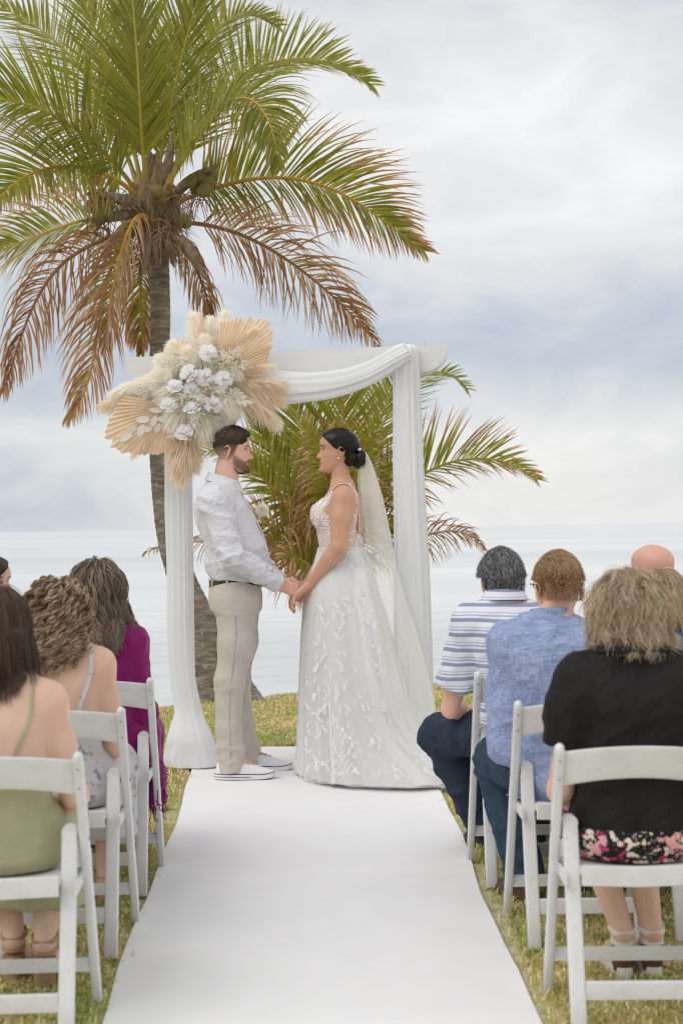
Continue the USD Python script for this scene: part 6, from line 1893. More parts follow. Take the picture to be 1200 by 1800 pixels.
mat_hair('brown_hair_a', (.035, .020, .012), (.07, .040, .025)); mat_hair('brown_hair_b', (.07, .040, .024), (.15, .09, .055), rough=.35); mat_hair('brown_hair_c', (.05, .03, .018), (.10, .06, .036), rough=.35)
mat_hair('curl_hair_a', (.035, .022, .014), (.08, .05, .032)); mat_hair('curl_hair_b', (.13, .085, .05), (.56, .40, .26), scale=22, stretch=(1, 1, .5)); mat_hair('curl_hair_c', (.40, .28, .18), (.80, .64, .46), scale=22, stretch=(1, 1, .5)); mat_hair('curl_hair_d', (.055, .034, .02), (.15, .095, .06), scale=35)
mat_hair('ash_hair_a', (.045, .032, .022), (.09, .065, .045)); mat_hair('ash_hair_b', (.10, .072, .05), (.28, .21, .15), scale=22, stretch=(1, 1, .3)); mat_hair('ash_hair_c', (.20, .15, .105), (.44, .35, .26), scale=22, stretch=(1, 1, .3)); mat_hair('ash_hair_d', (.07, .05, .034), (.15, .11, .075), scale=40)
mat_hair('blonde_hair_a', (.18, .12, .07), (.30, .21, .125)); mat_hair('blonde_hair_b', (.26, .175, .10), (.72, .57, .40), scale=18, stretch=(1, 1, .4)); mat_hair('blonde_hair_c', (.52, .40, .27), (.92, .83, .68), scale=18, stretch=(1, 1, .4)); mat_hair('blonde_hair_d', (.22, .145, .085), (.46, .34, .21), scale=30)
mat_hair('grey_hair_a', (.05, .05, .052), (.11, .11, .112)); mat_hair('grey_hair_b', (.06, .06, .062), (.22, .22, .225), scale=90); mat_hair('grey_hair_c', (.25, .25, .26), (.50, .50, .51), scale=90)
mat_hair('red_hair_a', (.16, .085, .042), (.25, .14, .075)); mat_hair('red_hair_b', (.30, .18, .095), (.52, .34, .19), scale=80); mat_hair('red_hair_c', (.44, .29, .165), (.66, .47, .29), scale=80)


class Sitter:
    def __init__(s, label, chair, x, ts, ws=1.0, head=(0, .045), turn=0.0, tilt=0.0, nod=0.0, drop=0.0, dy=.035, lean=0.0, side=0.0, skin='fair', arms=None, legs=None, headkw=None, hscale=1.0, chest=1.0):
        cx, cy, cz, _ = CH[chair]
        s.base = np.array([x, cy + dy, cz]); s.ts, s.ws = ts, ws
        s.root = thing('person', label, 'person', s.base, 0.0)
        s.skin = np.array(SKINS[skin])
        Z = s.Z = lambda z: .455 + (z - .455) * ts
        lx = lambda z: side * np.clip((z - .5) / .5, 0, 1.2)          # sideways lean
        ly = lambda z: lean * np.clip((z - .5) / .5, 0, 1.2)
        s.lx, s.ly = lx, ly
        b = s.b = Body()
        T = [(.458, .172, .115, -.008), (.50, .184, .135, -.012), (.58, .174, .130, -.018), (.68, .152, .118, -.028), (.78, .154, .116, -.034), (.88, .166, .117, -.034), (.95, .166, .104, -.030), (1.0, .135, .082, -.020), (1.035, .090, .062, -.008), (1.07, .058, .050, .004)]
        s.nodes = [(Z(z), lx(z), c + ly(z), w * ws * (chest if z > .6 else 1), d * (.5 + .5 * ws)) for z, w, d, c in T]
        b.stack('torso', s.nodes, p=2.25)
        s.sh = {k: np.array([k * .152 * ws + lx(.97), -.022 + ly(.97), Z(.962)]) for k in (1, -1)}
        for k in (1, -1):
            b.cone('torso', (k * .10 * ws + lx(.98), -.022 + ly(.98), Z(.978)), s.sh[k], .052 * ws, .055 * ws, k=.045)
        s.hc = np.array([head[0] + lx(1.2), head[1] + ly(1.2), Z(1.208) - drop])
        b.cone('neck', (lx(1.03), -.004 + ly(1.03), Z(1.03)), s.hc + [0, -.018, -.055], .058, .053 * hscale, k=.03)
        b.ell('neck', (lx(1.0), -.02 + ly(1.0), Z(1.02)), (.12 * ws, .055, .045), k=.04)
        arms = arms or {}
        for k in (1, -1):
            e, w = arms.get(k, ((k * .205, -.01, .66), (k * .10, .23, .58)))
            e = np.array([e[0] * 1.0, e[1], Z(e[2])]); w = np.array([w[0], w[1], Z(w[2])])
            s.__dict__.setdefault('el', {})[k] = e; s.__dict__.setdefault('wr', {})[k] = w
            r = .0455 * ws
            b.cone('arm', s.sh[k], s.sh[k] + (e - s.sh[k]) * .45, r * 1.12, r, k=.035)
            b.cone('arm', s.sh[k] + (e - s.sh[k]) * .45, e, r, r * .80, k=.02)
            b.cone('arm', e, e + (w - e) * .3, r * .80, r * .78, k=.015)
            b.cone('arm', e + (w - e) * .3, w, r * .78, r * .50, k=.015)
        legs = legs or {}
        s.kn, s.an = {}, {}
        for k in (1, -1):
            kn, an = legs.get(k, ((k * .12, .44, .50), (k * .11, .40, .09)))
            s.kn[k], s.an[k] = np.array(kn), np.array(an)
            b.cone('leg', (k * .095 * ws, .02, .535), s.kn[k], .085 * ws, .060, k=.03)
            m = s.kn[k] + (s.an[k] - s.kn[k]) * .35 + [0, -.018, 0]
            b.cone('leg', s.kn[k], m, .055, .054, k=.02)
            b.cone('leg', m, s.an[k], .054, .033, k=.02)
        s.R = rot([0, 0, 1], turn) @ rot([0, 1, 0], tilt) @ rot([1, 0, 0], nod)
        s.heads, s.hq = make_head(s.hc, s.R, hscale, res=.6, **(headkw or {}))

    def foot(s, k, d=(0, 1, 0), drop=None):
        an = s.an[k]; d = unit(np.asarray(d, float))
        s.b.cone('leg', an + [0, 0, -.01] - d * .015, an * [1, 1, 0] + d * .10 + [0, 0, an[2] * .42], .032, .026, k=.02)
        s.b.cone('leg', an * [1, 1, 0] + d * .10 + [0, 0, an[2] * .42], an * [1, 1, 0] + d * .165 + [0, 0, an[2] * .36], .030, .022, k=.02)

    def body(s, scalp=None, scalp_fn=None, h=.0085, **kw):
        hands = []
        for k in (1, -1):
            hb_ = Body(); d = unit(s.wr[k] - s.el[k])
            hb_.cone('h', s.wr[k] - d * .05, s.wr[k], .026, .024, k=.012)
            hand(hb_, 'h', s.wr[k] + d * .004, unit(d + [0, .2, -.35]), (-k * .3, -.2, -.9), (-k * .8, .3, .1), .95, curl=(.3, .4, .3))
            hands.append(hb_.mesh({'h'}, k=.006, h=.006))
        m = union([s.b.mesh({'torso', 'neck', 'arm', 'leg'}, k=.03, h=h)] + s.heads + hands)
        v = m.vertices; n_ = normals_of(m)
        zz = (v[:, 2] - .455) / s.ts + .455; xr = v[:, 0] - s.lx(zz)
        bk = smooth01(-n_[:, 1], .2, .7) * (np.abs(xr) < .2)
        m.vertices = v + n_ * (bk * (-.006 * np.exp(-(xr / .014) ** 2) * smooth01(zz, .58, .70) * (1 - smooth01(zz, .98, 1.03)) + .008 * np.exp(-((np.abs(xr) - .075) / .035) ** 2 - ((zz - .88) / .07) ** 2) - .004 * np.exp(-((np.abs(xr) - .045) / .015) ** 2 - ((zz - .84) / .06) ** 2)))[:, None]
        q = s.hq(m.vertices)
        on = (np.abs(q) < [.1, .135, .125]).all(1) & (m.vertices[:, 2] > s.hc[2] - .108)
        cd = np.broadcast_to(s.skin, (len(q), 3)).copy()
        cd[on] = face_colour(q[on], s.skin, scalp=scalp, scalp_fn=scalp_fn, **kw)
        s.skin_mesh, s.cd = m, cd
        obj('body', m, 'skin_material', s.root, True, cd=cd)
        return m

    def bumpers(s, r=.118):
        o = []
        for z, rr in ((.90, r), (.80, r)):
            for x in (-.11, -.04, .04, .11):
                o.append((np.array([x * s.ws + s.lx(z), -.026 + s.ly(z) - (r - .118), s.Z(z)]), rr))
        for k in (1, -1):
            for t in (0, .5, 1):
                c = np.array([k * (.05 + .10 * t) * s.ws + s.lx(.97), -.022 + s.ly(.97), s.Z(.985 - .02 * t)])
                o.append((c, .070))
        return o


def sandal(s, k, kind, d=(0, 1, 0)):
    """a heeled sandal under the ankle"""
    an = s.an[k]; d = unit(np.asarray(d, float)); sd = np.array([d[1], -d[0], 0]); f0 = an * [1, 1, 0]
    ang = np.linspace(0, 2 * PI, 40, endpoint=False)
    def outline(c0, L_, w_, z, g_=0.0):
        y = np.sign(np.cos(ang)) * np.abs(np.cos(ang)) ** .85 * (L_ / 2 + g_); x = np.sign(np.sin(ang)) * np.abs(np.sin(ang)) ** .8 * (w_ / 2 + g_) * (1 + .12 * np.cos(ang))
        return f0 + d * (c0 + y)[:, None] + sd * x[:, None] + np.stack([0 * y, 0 * y, z if np.ndim(z) else z + 0 * y], 1)
    cos = np.cos(ang)
    if kind == 'cork':
        heel = np.array([outline(-.012, .066, .060, .0), outline(-.012, .070, .064, .03), outline(-.014, .074, .066, an[2] - .052)])
        sh_ = obj('sandal', loft(heel), 'cork_material', s.root, 50)
        zt = (an[2] - .05) * .5 * (1 - cos) + .022 * .5 * (1 + cos)
        sole = np.array([outline(.065, .235, .078, zt - .018), outline(.065, .238, .080, zt - .009), outline(.065, .235, .078, zt)])
        obj('sole', loft(sole), 'tan_leather_material', sh_, 50); mt = 'tan_leather_material'
    else:
        R_ = np.array([outline(.075, .245, .078, .0), outline(.075, .250, .082, .004), outline(.075, .250, .082, .044), outline(.075, .246, .080, .048)])
        sh_ = obj('sandal', loft(R_), 'white_leather_material', s.root, 50)
        heel = np.array([outline(-.008, .066, .062, .034), outline(-.008, .068, .064, an[2] - .045)])
        obj('heel_block', loft(heel), 'brown_leather_material', sh_, 50)
        zt = (an[2] - .045) * .5 * (1 - cos) + .05 * .5 * (1 + cos)
        obj('insole', loft(np.array([outline(.07, .225, .072, zt - .010), outline(.07, .228, .074, zt)])), 'white_leather_material', sh_, 50); mt = 'white_leather_material'
    a = np.linspace(0, 2 * PI, 30)
    st_ = an + [0, 0, .010] + np.stack([.0385 * np.cos(a), .043 * np.sin(a), .012 * np.sin(a)], 1)
    obj('ankle_strap', rounded_bar(st_, .015, .004, .001, side=(0, 0, 1)), mt, sh_, 50)
    hs = an + [0, 0, -.022] + np.stack([.034 * np.cos(a[:16] + PI), .036 * np.sin(a[:16] + PI) - .004, 0 * a[:16]], 1)
    obj('heel_strap', rounded_bar(hs, .030, .004, .001, side=(0, 0, 1)), mt, sh_, 50)
    for off in (.10, .125):
        fz = an[2] * .5
        b_ = np.array([f0 + d * off + sd * .040 * math.cos(t_) + [0, 0, .018 + (fz * .8) * math.sin(t_)] for t_ in np.linspace(0, PI, 14)])
        obj('toe_strap', rounded_bar(b_, .022, .004, .001, side=d), mt, sh_, 50)


def shoe(s, k, mat, d=(0, 1, 0), L_=.29, sole='dark_shoe_material'):
    an = s.an[k]; d = unit(np.asarray(d, float)); sd = np.array([d[1], -d[0], 0]); f0 = an * [1, 1, 0]
    ang = np.linspace(0, 2 * PI, 44, endpoint=False)
    def ring(z, g_=0.0, cut=1.0, top=None):
        y = np.sign(np.cos(ang)) * np.abs(np.cos(ang)) ** .85 * (L_ / 2 + g_); x = np.sign(np.sin(ang)) * np.abs(np.sin(ang)) ** .75 * (.050 + g_) * (1 + .06 * np.cos(ang)) * cut
        return f0 + d * (.068 + y)[:, None] + sd * x[:, None] + np.stack([0 * y, 0 * y, z + 0 * y], 1)
    so = obj('shoe', loft(np.array([ring(0), ring(.003, .003), ring(.018, .003), ring(.022, .001)])), sole, s.root, 50)
    R_ = []
    yy = .068 + np.cos(ang) * L_ / 2
    topz = np.interp(yy, [-.08, -.03, .02, .06, .12, .17, .21], [.085, .078, .092, .086, .062, .050, .036])
    for t in np.linspace(0, 1, 12):
        shk = 1 - .92 * (1 - math.cos(t * PI / 2)) * np.interp(yy, [-.08, .02, .07, .21], [.35, .42, .9, 1.0])
        R_.append(ring(.022 + (topz - .022) * math.sin(t * PI / 2), -.002, shk))
    obj('upper', loft(np.array(R_)), mat, so, 60)


def garment(s, name, tags, material, grow=.010, clips=(), sleeves=None, extra=None, k=.035, h=.0075, wr=((.012, 11, (0, .1, 1), 2.2), (.006, 24, (1, .2, .5), 2.0)), cuts=(), parent=None, body=None, smooth=True):
    b = Body(); b.prims = [p for p in (body or s.b).prims if p[0] in tags]
    tg = set(tags)
    if sleeves:
        for kk in (1, -1):
            for tup in sleeves(kk):
                b.cone('sleeve', *tup[:4], flat=len(tup) > 4 and tup[4], k=.03)
        tg.add('sleeve')
    if extra:
        extra(b); tg.add('extra')
    m = b.mesh(tg, grow=grow, k=k, h=h, clips=clips, cuts=cuts)
    for i, w in enumerate(wr):
        m = wrinkle(m, w[0], w[1], 10 + i * 7 + len(name), axis=w[2], stretch=w[3])
    o = obj(name, m, material, parent or s.root, smooth)
    return o, m


def short_hair(s, radii, n, length, mats, mask, thick, flow, lift=.006, width=.0016, jitter=.3, seed=1, kw=None, gap=None, grav=.25, wave=.0, stiff=.85):
    cap = hair_cap(s.hc, s.R, 1.0, mask, thick, res=.7, **(kw or {}))
    cap.vertices += normals_of(cap) * (.005 * (meshkit.fbm(cap.vertices * 55, 3, seed) - .5))[:, None]
    roots = scalp_roots(n, seed, gap)
    st = grow_hair(s.hc + s.R @ np.array([0, -.012, 0]), s.R, roots, 6, length, seed + 1, radii=radii, lift=lift, stiff=stiff, grav=grav, flow=flow, jitter=jitter, wave=wave, wave_f=90, hug=True)
    st = st + (unit(st - s.hc)) * (np.linspace(0, lift, 6)[None, :, None] * np.random.default_rng(seed).uniform(-.2, 1.0, (len(st), 1, 1)))
    return hair_parts(s.root, cap, st, mats, width)


def strap_line(s, pts, w, mat, parent, surf=None, lift=.003, name='strap'):
    line, _ = lay_on(spline(pts, 50), surf or s.skin_mesh, lift)
    obj(name, rounded_bar(line, w, .003, .001, side=(1, 0, 0)), mat, parent, 50)


# ---- nearest on the left: sage green dress, straight brown hair
s = Sitter('woman in sage green strappy dress with straight brown shoulder length hair, nearest on the left', 'L1', -.862, .91, ws=.96, drop=.03, skin='fair', turn=-12, head=(-.004, .04),
           arms={1: ((.222, .0, .66), (.12, .24, .575)), -1: ((-.222, .0, .66), (-.10, .24, .575))}, legs={1: ((.085, .43, .50), (.075, .30, .155)), -1: ((-.10, .44, .50), (-.03, .36, .15))})
s.foot(1); s.foot(-1)
sm = s.body()
for i in range(5):
    pass
dr, dm = garment(s, 'dress', {'torso'}, 'sage_dress_material', grow=.007, clips=[plane((0, 0, s.Z(.775)), (0, .0, 1)), lambda X, Y, Z: np.where(Y < -.02, Z - (s.Z(.765) + .25 * np.abs(X) * (np.abs(X) > .12)), -1.0) + 0 * X], wr=((.008, 12, (1, 0, .3), 2),), h=.007)
up_b = [(z, x, y, w * .94, d) for z, x, y, w, d in s.nodes]
strap_line(s, [(.075, .07, s.Z(.86)), (.100, .03, s.Z(.975)), (.108, -.03, s.Z(1.0)), (.110, -.10, s.Z(.93)), (.094, -.15, s.Z(.84)), (.076, -.155, s.Z(.765))], .009, 'sage_dress_material', dr)
strap_line(s, [(-.075, .07, s.Z(.86)), (-.100, .03, s.Z(.975)), (-.108, -.03, s.Z(1.0)), (-.110, -.10, s.Z(.93)), (-.094, -.15, s.Z(.84)), (-.076, -.155, s.Z(.765))], .009, 'sage_dress_material', dr)


def lap(b, s=s):
    for k in (1, -1):
        b.cone('extra', (k * .095, -.01, .555), s.kn[k] + [0, 0, .01], .095, .085)
        b.cone('extra', s.kn[k], s.kn[k] * [1, 1, 0] + (s.an[k] - s.kn[k]) * [.5, .5, 0] + [0, 0, .27], .088, .105, k=.05)
        b.cone('extra', s.kn[k] * [.4, 1, 1], s.kn[k] * [.4, 1, 0] + (s.an[k] - s.kn[k]) * [.3, .5, 0] + [0, 0, .28], .088, .105, k=.05)


garment(s, 'skirt', set(), 'sage_dress_material', extra=lap, grow=0, clips=[plane((0, 0, .285), (0, -.12, -1))], parent=dr, k=.06, wr=((.014, 9, (0, .2, 1), 3),))
sandal(s, 1, 'cork'); sandal(s, -1, 'cork')
roots = scalp_roots(1500, 3, lambda r: (r[:, 2] > -.15) & (r[:, 1] < .55))
fl_ = lambda r: np.stack([np.sign(r[:, 0] + .12) * (.35 + .6 * np.abs(r[:, 0])), -.35 + .4 * r[:, 1], -.5 + 0 * r[:, 0]], 1)
st = grow_hair(s.hc + [0, -.012, .006], s.R, roots, 16, lambda r: .24 + .10 * r[:, 2], 5, radii=(.080, .108, .112), lift=.012, stiff=.80, grav=.85, flow=fl_, jitter=.07, bodies=s.bumpers(), clump=.45, clump_n=90)
cap = Body(); cap.ell('c', s.hc + [0, -.016, .012], (.083, .110, .108)); cap.stack('c', [(s.hc[2] - .175, 0, -.045 + s.hc[1], .070, .050), (s.hc[2] - .08, 0, -.035 + s.hc[1], .082, .075), (s.hc[2], 0, -.02 + s.hc[1], .084, .10)])
cm = cap.mesh({'c'}, k=.03, h=.006, clips=[lambda X, Y, Z: (Y - s.hc[1]) - .04 - .5 * np.clip(Z - s.hc[2] - .02, 0, .1)])
hair_parts(s.root, wrinkle(cm, .006, 40, 2, axis=(0, .1, 1), stretch=8), st, ['brown_hair_a', 'brown_hair_b', 'brown_hair_c', 'brown_hair_b'], .0022)

# ---- second on the left: curly hair, watercolour dress
s = Sitter('woman with long curly highlighted hair in a pale watercolour print strappy dress', 'L2', -.826, .92, ws=.96, drop=.07, skin='warm', turn=4, head=(.0, .055), hscale=.96,
           arms={1: ((.196, .01, .655), (.11, .25, .58)), -1: ((-.222, .01, .655), (-.13, .25, .58))}, legs={1: ((.12, .44, .50), (.115, .335, .125)), -1: ((-.10, .44, .50), (-.09, .36, .12))})
s.foot(1); s.foot(-1)
s.body()
dr, dm = garment(s, 'dress', {'torso'}, 'watercolour_material', grow=.007, clips=[plane((0, 0, s.Z(.79)), (0, 0, 1)), lambda X, Y, Z: np.where(Y < -.02, Z - (s.Z(.775) + .12 * np.clip(np.abs(X) - .10, 0, 1)), -1.0) + 0 * X], wr=((.010, 12, (1, 0, .3), 2),), h=.007)
for k in (1, -1):
    strap_line(s, [(k * .085, .07, s.Z(.86)), (k * .105, .03, s.Z(.975)), (k * .122, -.03, s.Z(.995)), (k * .128, -.10, s.Z(.93)), (k * .118, -.15, s.Z(.84)), (k * .098, -.155, s.Z(.775))], .016, 'watercolour_material', dr)


def lap(b, s=s):
    for k in (1, -1):
        b.cone('extra', (k * .095, -.01, .555), s.kn[k] + [0, 0, .01], .095, .085)
        b.cone('extra', s.kn[k], s.kn[k] * [1, 1, 0] + (s.an[k] - s.kn[k]) * [.4, .5, 0] + [0, 0, .27], .088, .10, k=.05)
        b.cone('extra', s.kn[k] * [.4, 1, 1], s.kn[k] * [.4, 1, 0] + (s.an[k] - s.kn[k]) * [.2, .4, 0] + [0, 0, .29], .088, .10, k=.05)


garment(s, 'skirt', set(), 'watercolour_material', extra=lap, grow=0, clips=[plane((0, 0, .30), (0, -.1, -1))], parent=dr, k=.06, wr=((.016, 9, (0, .2, 1), 3),))
sandal(s, 1, 'cork'); sandal(s, -1, 'cork')
roots = scalp_roots(330, 13, lambda r: (r[:, 2] > -.35) & (r[:, 1] < .50))
fl_ = lambda r: np.stack([r[:, 0] * 1.1, r[:, 1] * .6 - .25, -.25 + 0 * r[:, 0]], 1)
st = grow_hair(s.hc + [0, -.012, .0], s.R, roots, 46, lambda r: .22 + .12 * r[:, 2], 15, radii=(.082, .110, .114), lift=.022, stiff=.74, grav=.70, flow=fl_, jitter=.16, bodies=s.bumpers(), curl=.0125, curl_f=135)
st = locks(st, 11, .0034, 16, tip=.7)
cap = Body(); cap.ell('c', s.hc + [0, -.016, .006], (.092, .116, .114)); cap.ell('c', s.hc + [0, -.055, -.075], (.098, .070, .085))
cm = cap.mesh({'c'}, k=.03, h=.007, clips=[lambda X, Y, Z: (Y - s.hc[1]) - .04])
hair_parts(s.root, wrinkle(cm, .014, 55, 2, axis=(0, .1, 1), stretch=3), st, ['curl_hair_d', 'curl_hair_b', 'curl_hair_c', 'curl_hair_d', 'curl_hair_b'], .0026)

# ---- third on the left: magenta outfit, long wavy hair
s = Sitter('woman in magenta long sleeved outfit with fringed hem and long wavy ash brown hair', 'L3', -.790, .925, ws=.88, drop=.05, skin='warm', turn=-6, head=(.0, .055), hscale=.97,
           arms={1: ((.168, .0, .655), (.12, .20, .585)), -1: ((-.205, .0, .655), (-.12, .24, .585))}, legs={1: ((.12, .44, .50), (.105, .36, .105)), -1: ((-.10, .44, .50), (-.09, .36, .105))})
s.foot(1); s.foot(-1)
s.body()
top_, tmesh = garment(s, 'blouse', {'torso'}, 'magenta_material', grow=.012, clips=[plane((0, 0, s.Z(1.045)), (0, .3, 1))],
                      sleeves=lambda k: [(s.sh[k], s.el[k], .044, .044), (s.el[k], s.el[k] + (s.wr[k] - s.el[k]) * .85, .044, .052, True)], wr=((.012, 12, (0, .2, 1), 2.4), (.006, 26, (1, .2, .4), 2)))


def lap(b, s=s):
    for k in (1, -1):
        b.cone('extra', (k * .095, -.02, .555), s.kn[k] + [0, 0, .01], .10, .085)
        b.cone('extra', s.kn[k], s.kn[k] * [1, 1, 0] + [0, -.03, .22], .088, .10, k=.05)
    b.cone('extra', (.15, .02, .53), (.20, .06, .36), .07, .045, k=.05)
    b.cone('extra', (.15, .14, .53), (.205, .17, .36), .07, .045, k=.05)


garment(s, 'skirt', set(), 'magenta_material', extra=lap, grow=0, clips=[plane((0, 0, .26), (0, -.1, -1))], parent=top_, k=.06, wr=((.016, 10, (0, .2, 1), 3),))
g = np.random.default_rng(41)
n = 520
t_ = g.random(n)
p0 = np.stack([.185 + .03 * g.random(n), -.02 + .26 * t_, .43 + .04 * np.sin(t_ * 9) + .035 * g.normal(0, 1, n).clip(-1.5, 1.5)], 1)
kk = np.linspace(0, 1, 8)
ln = g.uniform(.07, .17, n)
pts = p0[:, None] + np.stack([.03 * g.normal(.5, .5, n)[:, None] * kk ** 1.5, .02 * g.normal(0, 1, n)[:, None] * kk, -ln[:, None] * kk], -1) + g.normal(0, .003, (n, 8, 3))
curves('fringe', pts, .0035, 'magenta_material', top_, kind='stuff')
sandal(s, 1, 'cork'); sandal(s, -1, 'cork')
roots = scalp_roots(300, 23, lambda r: (r[:, 2] > -.25) & (r[:, 1] < .52))
fl_ = lambda r: np.stack([r[:, 0] * .9 + .10 + .12 * np.sign(r[:, 0]), r[:, 1] * .5 - .3, -.3 + 0 * r[:, 0]], 1)
st = grow_hair(s.hc + [0, -.012, .004], s.R, roots, 30, lambda r: .27 + .12 * r[:, 2], 25, radii=(.082, .109, .113), lift=.018, stiff=.80, grav=.72, flow=fl_, jitter=.09, bodies=s.bumpers(), wave=.011, wave_f=48)
st = locks(st, 11, .0050, 26, tip=.6)
st[..., 0] += .035 * np.clip((s.hc[2] - .03 - st[..., 2]) / .2, 0, 1)
cap = Body(); cap.ell('c', s.hc + [0, -.016, .010], (.090, .114, .113)); cap.stack('c', [(s.hc[2] - .22, .03, -.055 + s.hc[1], .075, .045), (s.hc[2] - .10, .012, -.045 + s.hc[1], .092, .075), (s.hc[2], 0, -.02 + s.hc[1], .090, .10)])
cm = cap.mesh({'c'}, k=.03, h=.007, clips=[lambda X, Y, Z: (Y - s.hc[1]) - .04])
hair_parts(s.root, wrinkle(cm, .012, 40, 2, axis=(0, .1, 1), stretch=5), st, ['ash_hair_a', 'ash_hair_b', 'ash_hair_c', 'ash_hair_d', 'ash_hair_b'], .0026)

# ---- a head at the left edge, beyond the magenta guest
s = Sitter('person at the left picture edge with swept back brown hair, cheek just visible', 'L6', -1.216, .95, ws=.95, drop=.03, skin='warm', turn=-62, head=(.0, .05))
s.foot(1); s.foot(-1)
s.body()
garment(s, 'top', {'torso'}, 'black_cloth_material', clips=[plane((0, 0, s.Z(1.03)), (0, .3, 1))], sleeves=lambda k: [(s.sh[k], s.sh[k] + (s.el[k] - s.sh[k]) * .6, .058, .056, True)])
garment(s, 'skirt', {'leg'}, 'black_cloth_material', grow=.02, clips=[plane((0, 0, .38), (0, 0, -1))])
short_hair(s, (.080, .109, .117), 900, .07, ['brown_hair_a', 'ash_hair_b', 'brown_hair_b'], lambda x, y, z: smooth01(np.interp(z, [-.1, -.03, .02, .06, .10], [-.06, -.045, .01, .06, .08]) - y, -.006, .006) * smooth01(z, -.085, -.06), lambda x, y, z: .011 + 0 * z,
           lambda r: unit(np.array([0, -.13, .02]) - r * [.08, .11, .115]), lift=.004, gap=lambda r: (r[:, 2] > -.1) & (r[:, 1] < .5), jitter=.08, stiff=.95, seed=61)

# ---- third on the right: grey hair, striped shirt, leg out into the aisle
s = Sitter('grey haired man in striped shirt and navy trousers, knee turned out towards the aisle', 'R3', .885, 1.0, ws=.97, drop=.085, dy=.05, skin='ruddy', turn=8, head=(.003, .06), side=-.08, lean=.02,
           arms={-1: ((-.298, .09, .62), (-.16, .30, .57)), 1: ((.14, .02, .62), (.06, .25, .57))}, legs={-1: ((-.315, .325, .480), (-.125, .36, .10)), 1: ((.10, .45, .50), (.09, .42, .10))})
grey_fn = lambda x, y, z: smooth01(z + .3 * np.clip(-y, 0, .1), -.03, -.01) * (1 - smooth01(y, .03, .05))
s.body(scalp=(.10, .10, .105), scalp_fn=grey_fn)
up_, um = garment(s, 'shirt', {'torso'}, 'striped_shirt_material', grow=.015, clips=[plane((0, 0, s.Z(1.045)), (0, .35, 1))],
                  sleeves=lambda k: [(s.sh[k], s.sh[k] + (s.el[k] - s.sh[k]) * .72, .054, .060, True)], wr=((.014, 10, (0, .2, 1), 2.4), (.007, 22, (1, .2, .4), 2)))
col_a = np.linspace(-PI * .80, PI * .80, 40)
R_ = []
for t_ in np.linspace(0, 1, 7):
    stand, fall = min(1, t_ / .5), max(0, (t_ - .5) / .5)
    r_ = .070 + .004 * stand + .020 * fall
    R_.append(np.stack([r_ * np.sin(col_a) * 1.03 + s.lx(1.05), s.ly(1.05) - .002 - r_ * np.cos(col_a), s.Z(1.052) + .034 * stand - .040 * fall + .012 * np.cos(col_a)], 1))
collar_rows = np.array(R_)
cn_ = meshkit.arrays(loft(collar_rows, closed=False, caps=False), True)[2].reshape(collar_rows.shape)
obj('collar', loft(np.concatenate([collar_rows + cn_ * .0015, (collar_rows - cn_ * .0015)[::-1]], 0).transpose(1, 0, 2)), 'striped_shirt_material', up_, 50)


def trousers(s, mat, hem=.085, r=(.102, .080, .066), name='trousers'):
    def ex_(b):
        for k in (1, -1):
            b.cone('extra', (k * .095 * s.ws, -.01, .545), s.kn[k] + [0, 0, .0], r[0] * s.ws, r[1], k=.04)
            b.cone('extra', s.kn[k], s.an[k] * [1, 1, 0] + [0, 0, hem], r[1], r[2], True, k=.03)
    return garment(s, name, {'hipx'}, mat, extra=ex_, grow=0.0, clips=[plane((0, 0, .66), (0, 0, 1))], k=.03, wr=((.014, 12, (.3, .8, .5), 2.0), (.010, 20, (1, .3, .2), 1.8)))


trousers(s, 'navy_trouser_material')
shoe(s, -1, 'dark_shoe_material', d=(-.25, 1, 0)); shoe(s, 1, 'dark_shoe_material')
fl_back = lambda r: np.stack([.25 * r[:, 0], -.6 + .2 * r[:, 1], .35 * r[:, 2] - .45], 1)
short_hair(s, (.0820, .117, .1235), 5600, lambda r: .012 + .026 * smooth01(r[:, 2], 0, .7), ['grey_hair_a', 'grey_hair_b', 'grey_hair_c', 'grey_hair_b'],
           lambda x, y, z: smooth01(z + .35 * np.clip(-y - .02, -.1, .1), -.045, -.03) * (1 - smooth01(y - .5 * (z - .03), .035, .05)), lambda x, y, z: .0012 + .008 * smooth01(z, .0, .07), fl_back, lift=.010, gap=lambda r: (r[:, 2] > -.62) & (r[:, 1] < .5) & ((r[:, 2] > .16) | (r[:, 1] < -.55)), seed=71, width=.0017, jitter=.16)

# ---- second on the right: blue chambray shirt, short reddish hair, glasses
s = Sitter('man in blue chambray shirt and jeans with short reddish blond hair and glasses', 'R2', .914, 1.0, ws=.98, drop=.06, dy=.06, skin='ruddy', turn=6, head=(.045, .05), side=-.06,
           arms={-1: ((-.212, .0, .63), (-.08, .25, .66)), 1: ((.165, .0, .63), (.05, .25, .60))}, legs={-1: ((-.195, .40, .50), (-.115, .30, .11)), 1: ((.10, .44, .50), (.10, .42, .11))})
short_fn = lambda x, y, z: .9 * smooth01(z + .25 * np.clip(-y, 0, .1), -.035, -.005) * (1 - smooth01(y, .03, .05))
s.body(scalp=(.26, .15, .085), scalp_fn=short_fn)
sleeves = lambda k: [(s.sh[k], s.el[k], .052, .050), (s.el[k], s.el[k] + (s.wr[k] - s.el[k]) * .92, .050, .036, True)]
up_, um = garment(s, 'shirt', {'torso'}, 'chambray_material', grow=.016, clips=[plane((0, 0, s.Z(1.055)), (0, .3, 1))], sleeves=sleeves, wr=((.017, 9, (0, .2, 1), 2.2), (.009, 22, (1, .2, .4), 2)))
R_ = []
